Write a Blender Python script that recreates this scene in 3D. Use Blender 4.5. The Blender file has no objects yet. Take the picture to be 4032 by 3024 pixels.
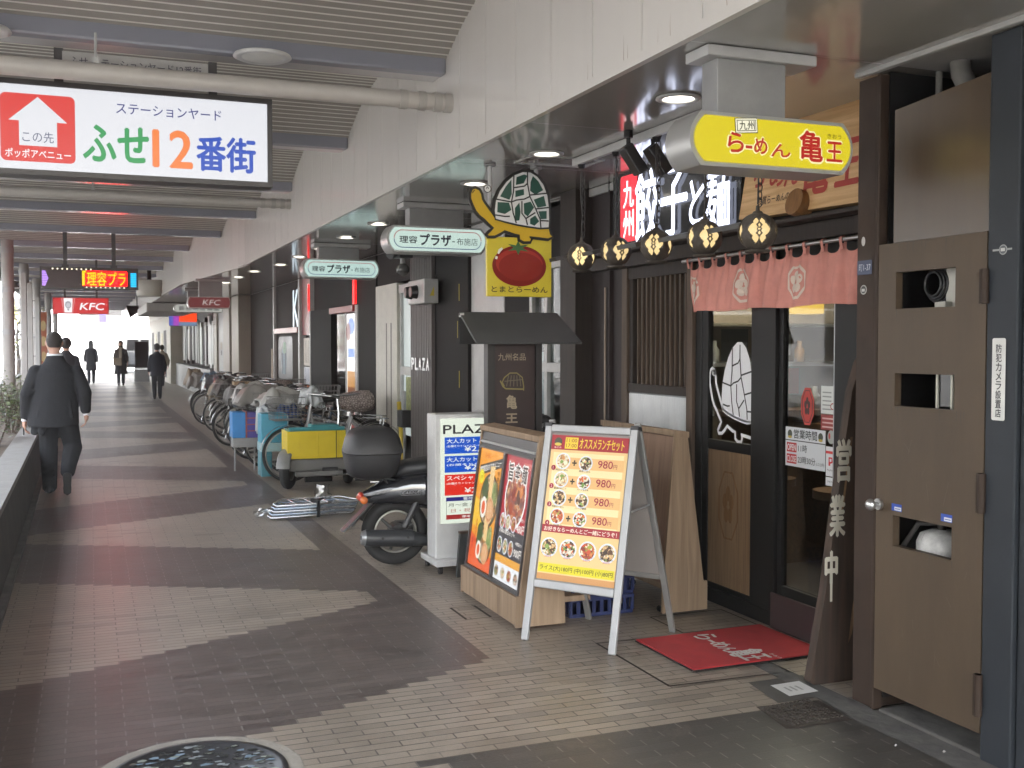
import bpy, bmesh, math, random
from mathutils import Vector as V, Matrix as MX, noise

SC = bpy.context.scene
COL = SC.collection
R = math.radians
PI = math.pi

# ------------------------------------------------------------------ camera, world, sun, exposure
cam = bpy.data.cameras.new("camera")
cam.lens = 37.56
cam.sensor_width = 36
cam.clip_start = 0.05
cam.clip_end = 600
cob = bpy.data.objects.new("camera", cam)
COL.objects.link(cob)
cob.location = (0, 0, 1.58)
cob.rotation_euler = (R(90 - 2.097), 0, R(-21.527))
SC.camera = cob

SUN_EL, SUN_AZ = 48, 158           # degrees; azimuth from +Y towards +X
w = bpy.data.worlds.new("World")
SC.world = w
w.use_nodes = True
wn = w.node_tree
sky = wn.nodes.new("ShaderNodeTexSky")
sky.sky_type = 'NISHITA'
sky.sun_disc = False
sky.sun_elevation = R(SUN_EL)
sky.sun_rotation = R(SUN_AZ)
sky.air_density = 1.2
sky.dust_density = 2.5
sky.ozone_density = 1.0
hs = wn.nodes.new("ShaderNodeHueSaturation")     # thin high cloud: a paler sky than the clear one
hs.inputs["Saturation"].default_value = 0.45
wn.links.new(sky.outputs[0], hs.inputs["Color"])
wn.links.new(hs.outputs[0], wn.nodes["Background"].inputs[0])
wn.nodes["Background"].inputs[1].default_value = 0.15
sl = bpy.data.lights.new("sun", 'SUN')
sl.energy = 3.0
sl.angle = R(0.5)
sl.color = (1.0, 0.95, 0.88)
so = bpy.data.objects.new("sun", sl)
COL.objects.link(so)
so.rotation_euler = (R(90 - SUN_EL), 0, R(180 - SUN_AZ))
SC.view_settings.view_transform = 'Standard'
SC.view_settings.look = 'None'
SC.view_settings.gamma = 1
EXPO = 3.7
SC.view_settings.exposure = EXPO
HAZE = 0.0040                       # density of the thin haze box built last
E0 = 2.0 ** -EXPO                   # emission that shows as its own colour at this exposure
try:
    SC.cycles.use_denoising = True
    SC.cycles.max_bounces = 10
    SC.cycles.diffuse_bounces = 6
    SC.cycles.glossy_bounces = 4
    SC.cycles.transparent_max_bounces = 12
    SC.cycles.sample_clamp_indirect = 6
    SC.cycles.caustics_reflective = False
    SC.cycles.caustics_refractive = False
except Exception:
    pass

# ------------------------------------------------------------------ materials
def lin(h):
    h = h.lstrip('#')
    o = []
    for i in (0, 2, 4):
        c = int(h[i:i + 2], 16) / 255
        o.append(c / 12.92 if c <= 0.04045 else ((c + 0.055) / 1.055) ** 2.4)
    return (o[0], o[1], o[2], 1)

_mc = {}
def mat(name, col, rough=0.6, metal=0.0, var=0.12, scale=6.0, bump=0.0, bscale=60.0, spec=0.5, stretch=None, coat=0.0):
    """plain paint / plastic / metal with a little procedural unevenness"""
    if name in _mc:
        return _mc[name]
    m = bpy.data.materials.new(name)
    m.use_nodes = True
    nt = m.node_tree
    b = nt.nodes["Principled BSDF"]
    c = lin(col) if isinstance(col, str) else (*col, 1)
    b.inputs["Roughness"].default_value = rough
    b.inputs["Metallic"].default_value = metal
    b.inputs["Specular IOR Level"].default_value = spec
    b.inputs["Coat Weight"].default_value = coat
    b.inputs["Coat Roughness"].default_value = 0.08
    tc = nt.nodes.new("ShaderNodeTexCoord")
    mp = nt.nodes.new("ShaderNodeMapping")
    if stretch:
        mp.inputs["Scale"].default_value = stretch
    nt.links.new(tc.outputs["Object"], mp.inputs[0])
    if var > 0:
        n = nt.nodes.new("ShaderNodeTexNoise")
        n.inputs["Scale"].default_value = scale
        n.inputs["Detail"].default_value = 5
        n.inputs["Roughness"].default_value = 0.65
        nt.links.new(mp.outputs[0], n.inputs["Vector"])
        r = nt.nodes.new("ShaderNodeValToRGB")
        r.color_ramp.elements[0].position = 0.28
        r.color_ramp.elements[1].position = 0.72
        r.color_ramp.elements[0].color = (c[0] * (1 - var), c[1] * (1 - var), c[2] * (1 - var * 0.9), 1)
        r.color_ramp.elements[1].color = (min(1, c[0] * (1 + var)), min(1, c[1] * (1 + var)), min(1, c[2] * (1 + var)), 1)
        nt.links.new(n.outputs["Fac"], r.inputs[0])
        nt.links.new(r.outputs[0], b.inputs["Base Color"])
        mr = nt.nodes.new("ShaderNodeMapRange")
        mr.inputs["To Min"].default_value = max(0.02, rough - min(0.08, var * .5))
        mr.inputs["To Max"].default_value = min(1, rough + min(0.08, var * .5))
        nt.links.new(n.outputs["Fac"], mr.inputs["Value"])
        nt.links.new(mr.outputs[0], b.inputs["Roughness"])
    else:
        b.inputs["Base Color"].default_value = c
    if bump > 0:
        n2 = nt.nodes.new("ShaderNodeTexNoise")
        n2.inputs["Scale"].default_value = bscale
        n2.inputs["Detail"].default_value = 4
        nt.links.new(mp.outputs[0], n2.inputs["Vector"])
        bp = nt.nodes.new("ShaderNodeBump")
        bp.inputs["Strength"].default_value = bump
        bp.inputs["Distance"].default_value = 0.01
        nt.links.new(n2.outputs["Fac"], bp.inputs["Height"])
        nt.links.new(bp.outputs[0], b.inputs["Normal"])
    _mc[name] = m
    return m

def wood(name, c1, c2, rough=0.55, axis='Z', scale=1.0, coat=0.0):
    """grain that runs along one object axis"""
    if name in _mc:
        return _mc[name]
    m = bpy.data.materials.new(name)
    m.use_nodes = True
    nt = m.node_tree
    b = nt.nodes["Principled BSDF"]
    b.inputs["Roughness"].default_value = rough
    b.inputs["Coat Weight"].default_value = coat
    tc = nt.nodes.new("ShaderNodeTexCoord")
    mp = nt.nodes.new("ShaderNodeMapping")
    s = [22 * scale] * 3
    s['XYZ'.index(axis)] = 1.1 * scale
    mp.inputs["Scale"].default_value = s
    nt.links.new(tc.outputs["Object"], mp.inputs[0])
    n = nt.nodes.new("ShaderNodeTexNoise")
    n.inputs["Scale"].default_value = 1.6
    n.inputs["Detail"].default_value = 8
    n.inputs["Distortion"].default_value = 1.2
    nt.links.new(mp.outputs[0], n.inputs["Vector"])
    r = nt.nodes.new("ShaderNodeValToRGB")
    r.color_ramp.elements[0].position = 0.3
    r.color_ramp.elements[1].position = 0.7
    r.color_ramp.elements[0].color = lin(c1)
    r.color_ramp.elements[1].color = lin(c2)
    nt.links.new(n.outputs["Fac"], r.inputs[0])
    nt.links.new(r.outputs[0], b.inputs["Base Color"])
    bp = nt.nodes.new("ShaderNodeBump")
    bp.inputs["Strength"].default_value = 0.15
    bp.inputs["Distance"].default_value = 0.004
    nt.links.new(n.outputs["Fac"], bp.inputs["Height"])
    nt.links.new(bp.outputs[0], b.inputs["Normal"])
    _mc[name] = m
    return m

def ink(h, rough=0.5):
    """printed or painted colour on a sign"""
    return mat("ink_" + h, h, rough, var=0.0)

def lit(h, g=1.0, name=None):
    """something that gives off light: lamps, backlit signs, displays"""
    k = name or f"lit_{h}_{g}"
    if k in _mc:
        return _mc[k]
    m = bpy.data.materials.new(k)
    m.use_nodes = True
    b = m.node_tree.nodes["Principled BSDF"]
    c = lin(h)
    b.inputs["Base Color"].default_value = (c[0] * .10, c[1] * .10, c[2] * .10, 1)
    b.inputs["Roughness"].default_value = 0.35
    b.inputs["Emission Color"].default_value = c
    b.inputs["Emission Strength"].default_value = g * E0
    _mc[k] = m
    return m

def printed(name, cols, scale=60.0, glow=0.0, warp=0.6):
    """dense photo-like print: many small patches of food colours"""
    if name in _mc:
        return _mc[name]
    m = bpy.data.materials.new(name)
    m.use_nodes = True
    nt = m.node_tree
    b = nt.nodes["Principled BSDF"]
    b.inputs["Roughness"].default_value = 0.35
    tc = nt.nodes.new("ShaderNodeTexCoord")
    n = nt.nodes.new("ShaderNodeTexNoise")
    n.inputs["Scale"].default_value = scale * .7
    n.inputs["Detail"].default_value = 3
    nt.links.new(tc.outputs["Object"], n.inputs["Vector"])
    mx = nt.nodes.new("ShaderNodeVectorMath")
    mx.operation = 'MULTIPLY_ADD'
    nt.links.new(n.outputs["Color"], mx.inputs[0])
    mx.inputs[1].default_value = (warp / scale * 2,) * 3
    nt.links.new(tc.outputs["Object"], mx.inputs[2])
    v = nt.nodes.new("ShaderNodeTexVoronoi")
    v.inputs["Scale"].default_value = scale
    nt.links.new(mx.outputs[0], v.inputs["Vector"])
    sp = nt.nodes.new("ShaderNodeSeparateColor")
    nt.links.new(v.outputs["Color"], sp.inputs[0])
    r = nt.nodes.new("ShaderNodeValToRGB")
    r.color_ramp.interpolation = 'CONSTANT'
    while len(r.color_ramp.elements) < len(cols):
        r.color_ramp.elements.new(0.5)
    for i, c in enumerate(cols):
        r.color_ramp.elements[i].position = i / len(cols)
        r.color_ramp.elements[i].color = lin(c)
    nt.links.new(sp.outputs[0], r.inputs[0])
    k = nt.nodes.new("ShaderNodeMix")
    k.data_type = 'RGBA'
    k.blend_type = 'MULTIPLY'
    k.inputs[0].default_value = 0.75
    nt.links.new(r.outputs[0], k.inputs[6])
    q = nt.nodes.new("ShaderNodeValToRGB")
    q.color_ramp.elements[0].position = .0
    q.color_ramp.elements[0].color = (1.25, 1.2, 1.1, 1)
    q.color_ramp.elements[1].position = .9
    q.color_ramp.elements[1].color = (.35, .30, .28, 1)
    nt.links.new(v.outputs["Distance"], q.inputs[0])
    nt.links.new(q.outputs[0], k.inputs[7])
    if glow:
        b.inputs["Base Color"].default_value = (.04, .04, .04, 1)
        nt.links.new(k.outputs[2], b.inputs["Emission Color"])
        b.inputs["Emission Strength"].default_value = glow * E0
    else:
        nt.links.new(k.outputs[2], b.inputs["Base Color"])
    _mc[name] = m
    return m

def glass(name, tint=(0.75, 0.78, 0.78), refl=0.16, rough=0.02):
    if name in _mc:
        return _mc[name]
    m = bpy.data.materials.new(name)
    m.use_nodes = True
    nt = m.node_tree
    for n in list(nt.nodes):
        if n.type != 'OUTPUT_MATERIAL':
            nt.nodes.remove(n)
    out = [n for n in nt.nodes if n.type == 'OUTPUT_MATERIAL'][0]
    t = nt.nodes.new("ShaderNodeBsdfTransparent")
    t.inputs[0].default_value = (*tint, 1)
    g = nt.nodes.new("ShaderNodeBsdfGlossy")
    g.inputs["Roughness"].default_value = rough
    lw = nt.nodes.new("ShaderNodeFresnel")
    lw.inputs["IOR"].default_value = 1.45
    mr = nt.nodes.new("ShaderNodeMapRange")
    mr.inputs["To Min"].default_value = refl
    mr.inputs["To Max"].default_value = 1.0
    nt.links.new(lw.outputs[0], mr.inputs["Value"])
    ge = nt.nodes.new("ShaderNodeNewGeometry")
    iv = nt.nodes.new("ShaderNodeMath")
    iv.operation = 'MULTIPLY_ADD'
    nt.links.new(ge.outputs["Backfacing"], iv.inputs[0])
    iv.inputs[1].default_value = -1
    iv.inputs[2].default_value = 1
    ml = nt.nodes.new("ShaderNodeMath")
    ml.operation = 'MULTIPLY'
    nt.links.new(mr.outputs[0], ml.inputs[0])
    nt.links.new(iv.outputs[0], ml.inputs[1])
    mx = nt.nodes.new("ShaderNodeMixShader")
    nt.links.new(ml.outputs[0], mx.inputs[0])
    nt.links.new(t.outputs[0], mx.inputs[1])
    nt.links.new(g.outputs[0], mx.inputs[2])
    nt.links.new(mx.outputs[0], out.inputs[0])
    _mc[name] = m
    return m

# ------------------------------------------------------------------ text outlines
_tc = {}
def glyphs(s, bold=0.0):
    k = (s, bold)
    if k in _tc:
        return _tc[k]
    c = bpy.data.curves.new('t', 'FONT')
    c.body = s
    c.size = 1
    c.resolution_u = 3
    c.offset = bold
    o = bpy.data.objects.new('t', c)
    COL.objects.link(o)
    dg = bpy.context.evaluated_depsgraph_get()
    me = bpy.data.meshes.new_from_object(o.evaluated_get(dg))
    vs = [(v.co.x, v.co.y) for v in me.vertices]
    fs = [tuple(p.vertices) for p in me.polygons]
    nz = [p.normal.z for p in me.polygons]
    fs = [f if z > 0 else tuple(reversed(f)) for f, z in zip(fs, nz)]
    bpy.data.meshes.remove(me)
    bpy.data.objects.remove(o)
    bpy.data.curves.remove(c)
    _tc[k] = (vs, fs)
    return vs, fs

# ------------------------------------------------------------------ mesh builder
def frame(o, ux, uy):
    ux = V(ux).normalized()
    uy = V(uy)
    uy = (uy - ux * uy.dot(ux)).normalized()
    n = ux.cross(uy)
    return MX(((ux.x, uy.x, n.x, o[0]), (ux.y, uy.y, n.y, o[1]), (ux.z, uy.z, n.z, o[2]), (0, 0, 0, 1)))

FY = lambda x, y, z: frame((x, y, z), (1, 0, 0), (0, 0, 1))      # a sheet that faces -Y (the viewer)
FX = lambda x, y, z: frame((x, y, z), (0, -1, 0), (0, 0, 1))     # a sheet that faces -X (the walkway)
FZ = lambda x, y, z: frame((x, y, z), (1, 0, 0), (0, 1, 0))      # faces up

class MB:
    def __init__(s, m=None, T=None):
        s.v, s.f, s.mi, s.sm, s.mats = [], [], [], [], []
        s.T = T or MX.Identity(4)
        s.k = m
    def add(s, vs, fs, smooth=False, T=None):
        T = s.T @ T if T is not None else s.T
        if s.k not in s.mats:
            s.mats.append(s.k)
        i = s.mats.index(s.k)
        n = len(s.v)
        s.v += [tuple(T @ V(p)) for p in vs]
        for f in fs:
            s.f.append(tuple(n + a for a in f))
            s.mi.append(i)
            s.sm.append(smooth)
        return s
    def box(s, x0, y0, z0, x1, y1, z1, T=None):
        if x0 > x1: x0, x1 = x1, x0
        if y0 > y1: y0, y1 = y1, y0
        if z0 > z1: z0, z1 = z1, z0
        vs = [(x0, y0, z0), (x1, y0, z0), (x1, y1, z0), (x0, y1, z0), (x0, y0, z1), (x1, y0, z1), (x1, y1, z1), (x0, y1, z1)]
        return s.add(vs, [(3, 2, 1, 0), (4, 5, 6, 7), (0, 1, 5, 4), (1, 2, 6, 5), (2, 3, 7, 6), (3, 0, 4, 7)], T=T)
    def prism(s, poly, d0, d1, T=None, smooth=False):
        """polygon in the frame's xy, from depth d0 to d1 along its normal"""
        a = sum(poly[i][0] * poly[(i + 1) % len(poly)][1] - poly[(i + 1) % len(poly)][0] * poly[i][1] for i in range(len(poly)))
        if a < 0:
            poly = list(reversed(poly))
        if d0 > d1: d0, d1 = d1, d0
        n = len(poly)
        vs = [(x, y, d0) for x, y in poly] + [(x, y, d1) for x, y in poly]
        s.add(vs, [tuple(range(n - 1, -1, -1)), tuple(range(n, 2 * n))], T=T)
        s.add(vs, [(i, (i + 1) % n, n + (i + 1) % n, n + i) for i in range(n)], smooth, T=T)
        return s
    def poly(s, pts, z=0.0, T=None):
        a = sum(pts[i][0] * pts[(i + 1) % len(pts)][1] - pts[(i + 1) % len(pts)][0] * pts[i][1] for i in range(len(pts)))
        if a < 0:
            pts = list(reversed(pts))
        return s.add([(x, y, z) for x, y in pts], [tuple(range(len(pts)))], T=T)
    def rect(s, x0, y0, x1, y1, z=0.0, T=None):
        return s.poly([(x0, y0), (x1, y0), (x1, y1), (x0, y1)], z, T)
    def disc(s, cx, cy, r, z=0.0, sy=1.0, n=20, T=None, wob=0.0, seed=0):
        rr = random.Random(seed)
        return s.poly([(cx + r * (1 + wob * (rr.random() - .5)) * math.cos(2 * PI * i / n), cy + r * sy * (1 + wob * (rr.random() - .5)) * math.sin(2 * PI * i / n)) for i in range(n)], z, T)
    def ring(s, cx, cy, r0, r1, z=0.0, sy=1.0, n=28, T=None):
        vs = []
        for i in range(n):
            c, q = math.cos(2 * PI * i / n), math.sin(2 * PI * i / n)
            vs += [(cx + r0 * c, cy + r0 * sy * q, z), (cx + r1 * c, cy + r1 * sy * q, z)]
        return s.add(vs, [(2 * i, 2 * i + 1, (2 * i + 3) % (2 * n), (2 * i + 2) % (2 * n)) for i in range(n)], T=T)
    def stroke(s, pts, wd, z=0.0, T=None, closed=False):
        """brush line of one width, or of a width per point"""
        n = len(pts)
        L, Rr = [], []
        for i in range(n):
            a = V(pts[(i - 1) % n] if closed else pts[max(0, i - 1)])
            b = V(pts[(i + 1) % n] if closed else pts[min(n - 1, i + 1)])
            d = (b - a)
            d = d.normalized() if d.length > 1e-9 else V((1, 0))
            hw = (wd[i] if isinstance(wd, (list, tuple)) else wd) / 2
            L.append((pts[i][0] - d.y * hw, pts[i][1] + d.x * hw, z))
            Rr.append((pts[i][0] + d.y * hw, pts[i][1] - d.x * hw, z))
        m = n if closed else n - 1
        s.add(L + Rr, [(n + i, n + (i + 1) % n, (i + 1) % n, i) for i in range(m)], T=T)
        return s
    def text(s, t, x, y, wd, h, z=0.0, bold=0.0, shear=0.0, T=None):
        vs, fs = glyphs(t, 0.0)
        if not vs:
            return s
        x0, x1 = min(p[0] for p in vs), max(p[0] for p in vs)
        y0, y1 = min(p[1] for p in vs), max(p[1] for p in vs)
        sx, sy = wd / max(1e-6, x1 - x0), h / max(1e-6, y1 - y0)
        if sx > sy * 3 and len(t) == 1:
            sx = sy
        d = bold * (h if len(t) < 3 else min(h, wd / len(t))) * .8
        for i, (ox, oy) in enumerate(((0, 0), (d, 0), (-d, 0), (0, d), (0, -d)) if d else ((0, 0),)):
            s.add([(x + ox + (p[0] - x0) * sx + shear * (p[1] - y0) * sy, y + oy + (p[1] - y0) * sy, z + i * .00006) for p in vs], fs, T=T)
        return s
    def vtext(s, t, x, y, wd, h, z=0.0, bold=0.0, gap=0.15, T=None):
        """characters one under another, from the top of the box"""
        n = len(t)
        ch = h / (n + gap * (n - 1))
        for i, c in enumerate(t):
            if c in 'ー':
                s.rect(x + wd * .42, y + h - (i * (1 + gap) + 1) * ch + ch * .1, x + wd * .58, y + h - i * (1 + gap) * ch - ch * .1, z, T)
            elif c != ' ':
                s.text(c, x, y + h - (i * (1 + gap) + 1) * ch, wd, ch, z, bold, T=T)
        return s
    def cyl(s, a, b, r0, r1=None, n=12, caps=True, T=None, smooth=True):
        r1 = r0 if r1 is None else r1
        a, b = V(a), V(b)
        d = (b - a).normalized()
        u = d.orthogonal().normalized()
        q = d.cross(u)
        vs = []
        for i in range(n):
            c = u * math.cos(2 * PI * i / n) + q * math.sin(2 * PI * i / n)
            vs += [a + c * r0, b + c * r1]
        s.add(vs, [(2 * i, (2 * i + 2) % (2 * n), (2 * i + 3) % (2 * n), 2 * i + 1) for i in range(n)], smooth, T)
        if caps:
            s.add(vs, [tuple(2 * i for i in range(n - 1, -1, -1)), tuple(2 * i + 1 for i in range(n))], False, T)
        return s
    def tube(s, pts, r, n=8, T=None, closed=False):
        pts = [V(p) for p in pts]
        m = len(pts)
        vs = []
        u = None
        for i, p in enumerate(pts):
            a = pts[(i - 1) % m] if (closed or i > 0) else pts[i]
            b = pts[(i + 1) % m] if (closed or i < m - 1) else pts[i]
            d = (b - a).normalized()
            u = (u - d * u.dot(d)).normalized() if u is not None and (u - d * u.dot(d)).length > 1e-4 else d.orthogonal().normalized()
            q = d.cross(u)
            rr = r[i] if isinstance(r, (list, tuple)) else r
            vs += [p + (u * math.cos(2 * PI * k / n) + q * math.sin(2 * PI * k / n)) * rr for k in range(n)]
        fs = []
        for i in range(m if closed else m - 1):
            j = (i + 1) % m
            fs += [(i * n + k, i * n + (k + 1) % n, j * n + (k + 1) % n, j * n + k) for k in range(n)]
        s.add(vs, fs, True, T)
        if not closed:
            s.add(vs, [tuple(range(n - 1, -1, -1)), tuple((m - 1) * n + k for k in range(n))], False, T)
        return s
    def lathe(s, prof, n=24, T=None, smooth=True):
        vs, fs = [], []
        m = len(prof)
        for i in range(n):
            c, q = math.cos(2 * PI * i / n), math.sin(2 * PI * i / n)
            vs += [(r * c, r * q, z) for r, z in prof]
        for i in range(n):
            j = (i + 1) % n
            fs += [(i * m + k, j * m + k, j * m + k + 1, i * m + k + 1) for k in range(m - 1)]
        return s.add(vs, fs, smooth, T)
    def ell(s, c, r, n=14, m=8, T=None):
        rx, ry, rz = (r, r, r) if isinstance(r, (int, float)) else r
        vs, fs = [], []
        for j in range(m + 1):
            t = PI * j / m
            for i in range(n):
                p = 2 * PI * i / n
                vs.append((c[0] + rx * math.sin(t) * math.cos(p), c[1] + ry * math.sin(t) * math.sin(p), c[2] - rz * math.cos(t)))
        for j in range(m):
            fs += [(j * n + i, j * n + (i + 1) % n, (j + 1) * n + (i + 1) % n, (j + 1) * n + i) for i in range(n)]
        return s.add(vs, fs, True, T)
    def loft(s, rings, caps=True, T=None):
        n = len(rings[0])
        vs = [p for r_ in rings for p in r_]
        fs = []
        for j in range(len(rings) - 1):
            fs += [(j * n + i, j * n + (i + 1) % n, (j + 1) * n + (i + 1) % n, (j + 1) * n + i) for i in range(n)]
        s.add(vs, fs, True, T)
        if caps:
            s.add(vs, [tuple(range(n - 1, -1, -1)), tuple((len(rings) - 1) * n + i for i in range(n))], False, T)
        return s
    def cap(s, a, b, ra, rb, n=12):
        """tapered capsule between two joints"""
        a, b = V(a), V(b)
        d = b - a
        L = d.length
        if L < 1e-6:
            return s.ell(a, ra)
        d.normalize()
        u = d.orthogonal().normalized()
        q = d.cross(u)
        prof = []
        for k in range(5):
            t = PI / 2 * k / 4
            prof.append((max(1e-5, ra * math.sin(t)), -ra * math.cos(t)))
        for k in range(1, 5):
            t = PI / 2 * k / 4
            prof.append((max(1e-5, rb * math.cos(t)), L + rb * math.sin(t)))
        T = MX(((u.x, q.x, d.x, a.x), (u.y, q.y, d.y, a.y), (u.z, q.z, d.z, a.z), (0, 0, 0, 1)))
        return s.lathe(prof, n, T)
    def mesh(s, name):
        me = bpy.data.meshes.new(name)
        me.from_pydata(s.v, [], s.f)
        for m in s.mats:
            me.materials.append(m)
        me.polygons.foreach_set("material_index", s.mi)
        me.polygons.foreach_set("use_smooth", s.sm)
        me.update()
        return me
    def build(s, name, parent=None, bevel=0.0, seg=2, voxel=0.0, smooth=0, loc=None):
        me = s.mesh(name)
        o = bpy.data.objects.new(name, me)
        COL.objects.link(o)
        if parent is not None:
            o.parent = parent
        if loc is not None:
            o.location = loc
        if voxel:
            bm = bmesh.new(); bm.from_mesh(me)
            bmesh.ops.remove_doubles(bm, verts=bm.verts, dist=1e-5)
            bmesh.ops.recalc_face_normals(bm, faces=bm.faces)
            bm.to_mesh(me); bm.free()
            rm = o.modifiers.new("r", 'REMESH')
            rm.mode = 'VOXEL'
            rm.voxel_size = voxel
            rm.use_smooth_shade = True
            if smooth:
                sm = o.modifiers.new("s", 'SMOOTH')
                sm.factor = 0.5
                sm.iterations = smooth
            dg = bpy.context.evaluated_depsgraph_get()
            m2 = bpy.data.meshes.new_from_object(o.evaluated_get(dg))
            o.modifiers.clear()
            o.data = m2
            if not m2.materials:
                for m in s.mats:
                    m2.materials.append(m)
            bpy.data.meshes.remove(me)
        if bevel:
            b = o.modifiers.new("b", 'BEVEL')
            b.width = bevel
            b.segments = seg
            b.limit_method = 'ANGLE'
            b.angle_limit = R(40)
        return o

def thing(name, label, cat, loc=(0, 0, 0), rz=0.0, group=None):
    o = bpy.data.objects.new(name, None)
    o.empty_display_size = 0.1
    COL.objects.link(o)
    o.location = loc
    o.rotation_euler = (0, 0, rz)
    o["label"] = label
    o["category"] = cat
    if group:
        o["group"] = group
    return o

def tag(o, label, cat, group=None, kind=None):
    o["label"] = label
    if cat:
        o["category"] = cat
    if group:
        o["group"] = group
    if kind:
        o["kind"] = kind
    return o

def struct(o):
    o["kind"] = "structure"
    return o

def copy_tree(o, loc=None, rz=None, label=None, parent=None):
    c = o.copy()
    COL.objects.link(c)
    if parent is not None:
        c.parent = parent
    for ch in [x for x in bpy.data.objects if x.parent == o]:
        copy_tree(ch, parent=c)
    if loc is not None:
        c.location = loc
    if rz is not None:
        c.rotation_euler = (0, 0, rz)
    if label:
        c["label"] = label
    return c

def rrect(x0, y0, x1, y1, r, n=5):
    p = []
    for cx, cy, a in ((x1 - r, y0 + r, -90), (x1 - r, y1 - r, 0), (x0 + r, y1 - r, 90), (x0 + r, y0 + r, 180)):
        for i in range(n + 1):
            t = R(a + 90 * i / n)
            p.append((cx + r * math.cos(t), cy + r * math.sin(t)))
    return p

def barrel(x0, y0, x1, y1, s, n=12):
    """rectangle whose two ends bulge out by s"""
    ym, hh = (y0 + y1) / 2, (y1 - y0) / 2
    p = [(x1 - s + s * (1 - abs(t) ** 2.2), ym + hh * t) for t in [-1 + 2 * i / n for i in range(n + 1)]]
    return p + [(x0 + s - s * (1 - abs(t) ** 2.2), ym + hh * t) for t in [1 - 2 * i / n for i in range(n + 1)]]

def octagon(cx, cy, rx, ry, k=0.45):
    return [(cx + rx, cy + ry * k), (cx + rx * k, cy + ry), (cx - rx * k, cy + ry), (cx - rx, cy + ry * k), (cx - rx, cy - ry * k), (cx - rx * k, cy - ry), (cx + rx * k, cy - ry), (cx + rx, cy - ry * k)]
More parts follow.
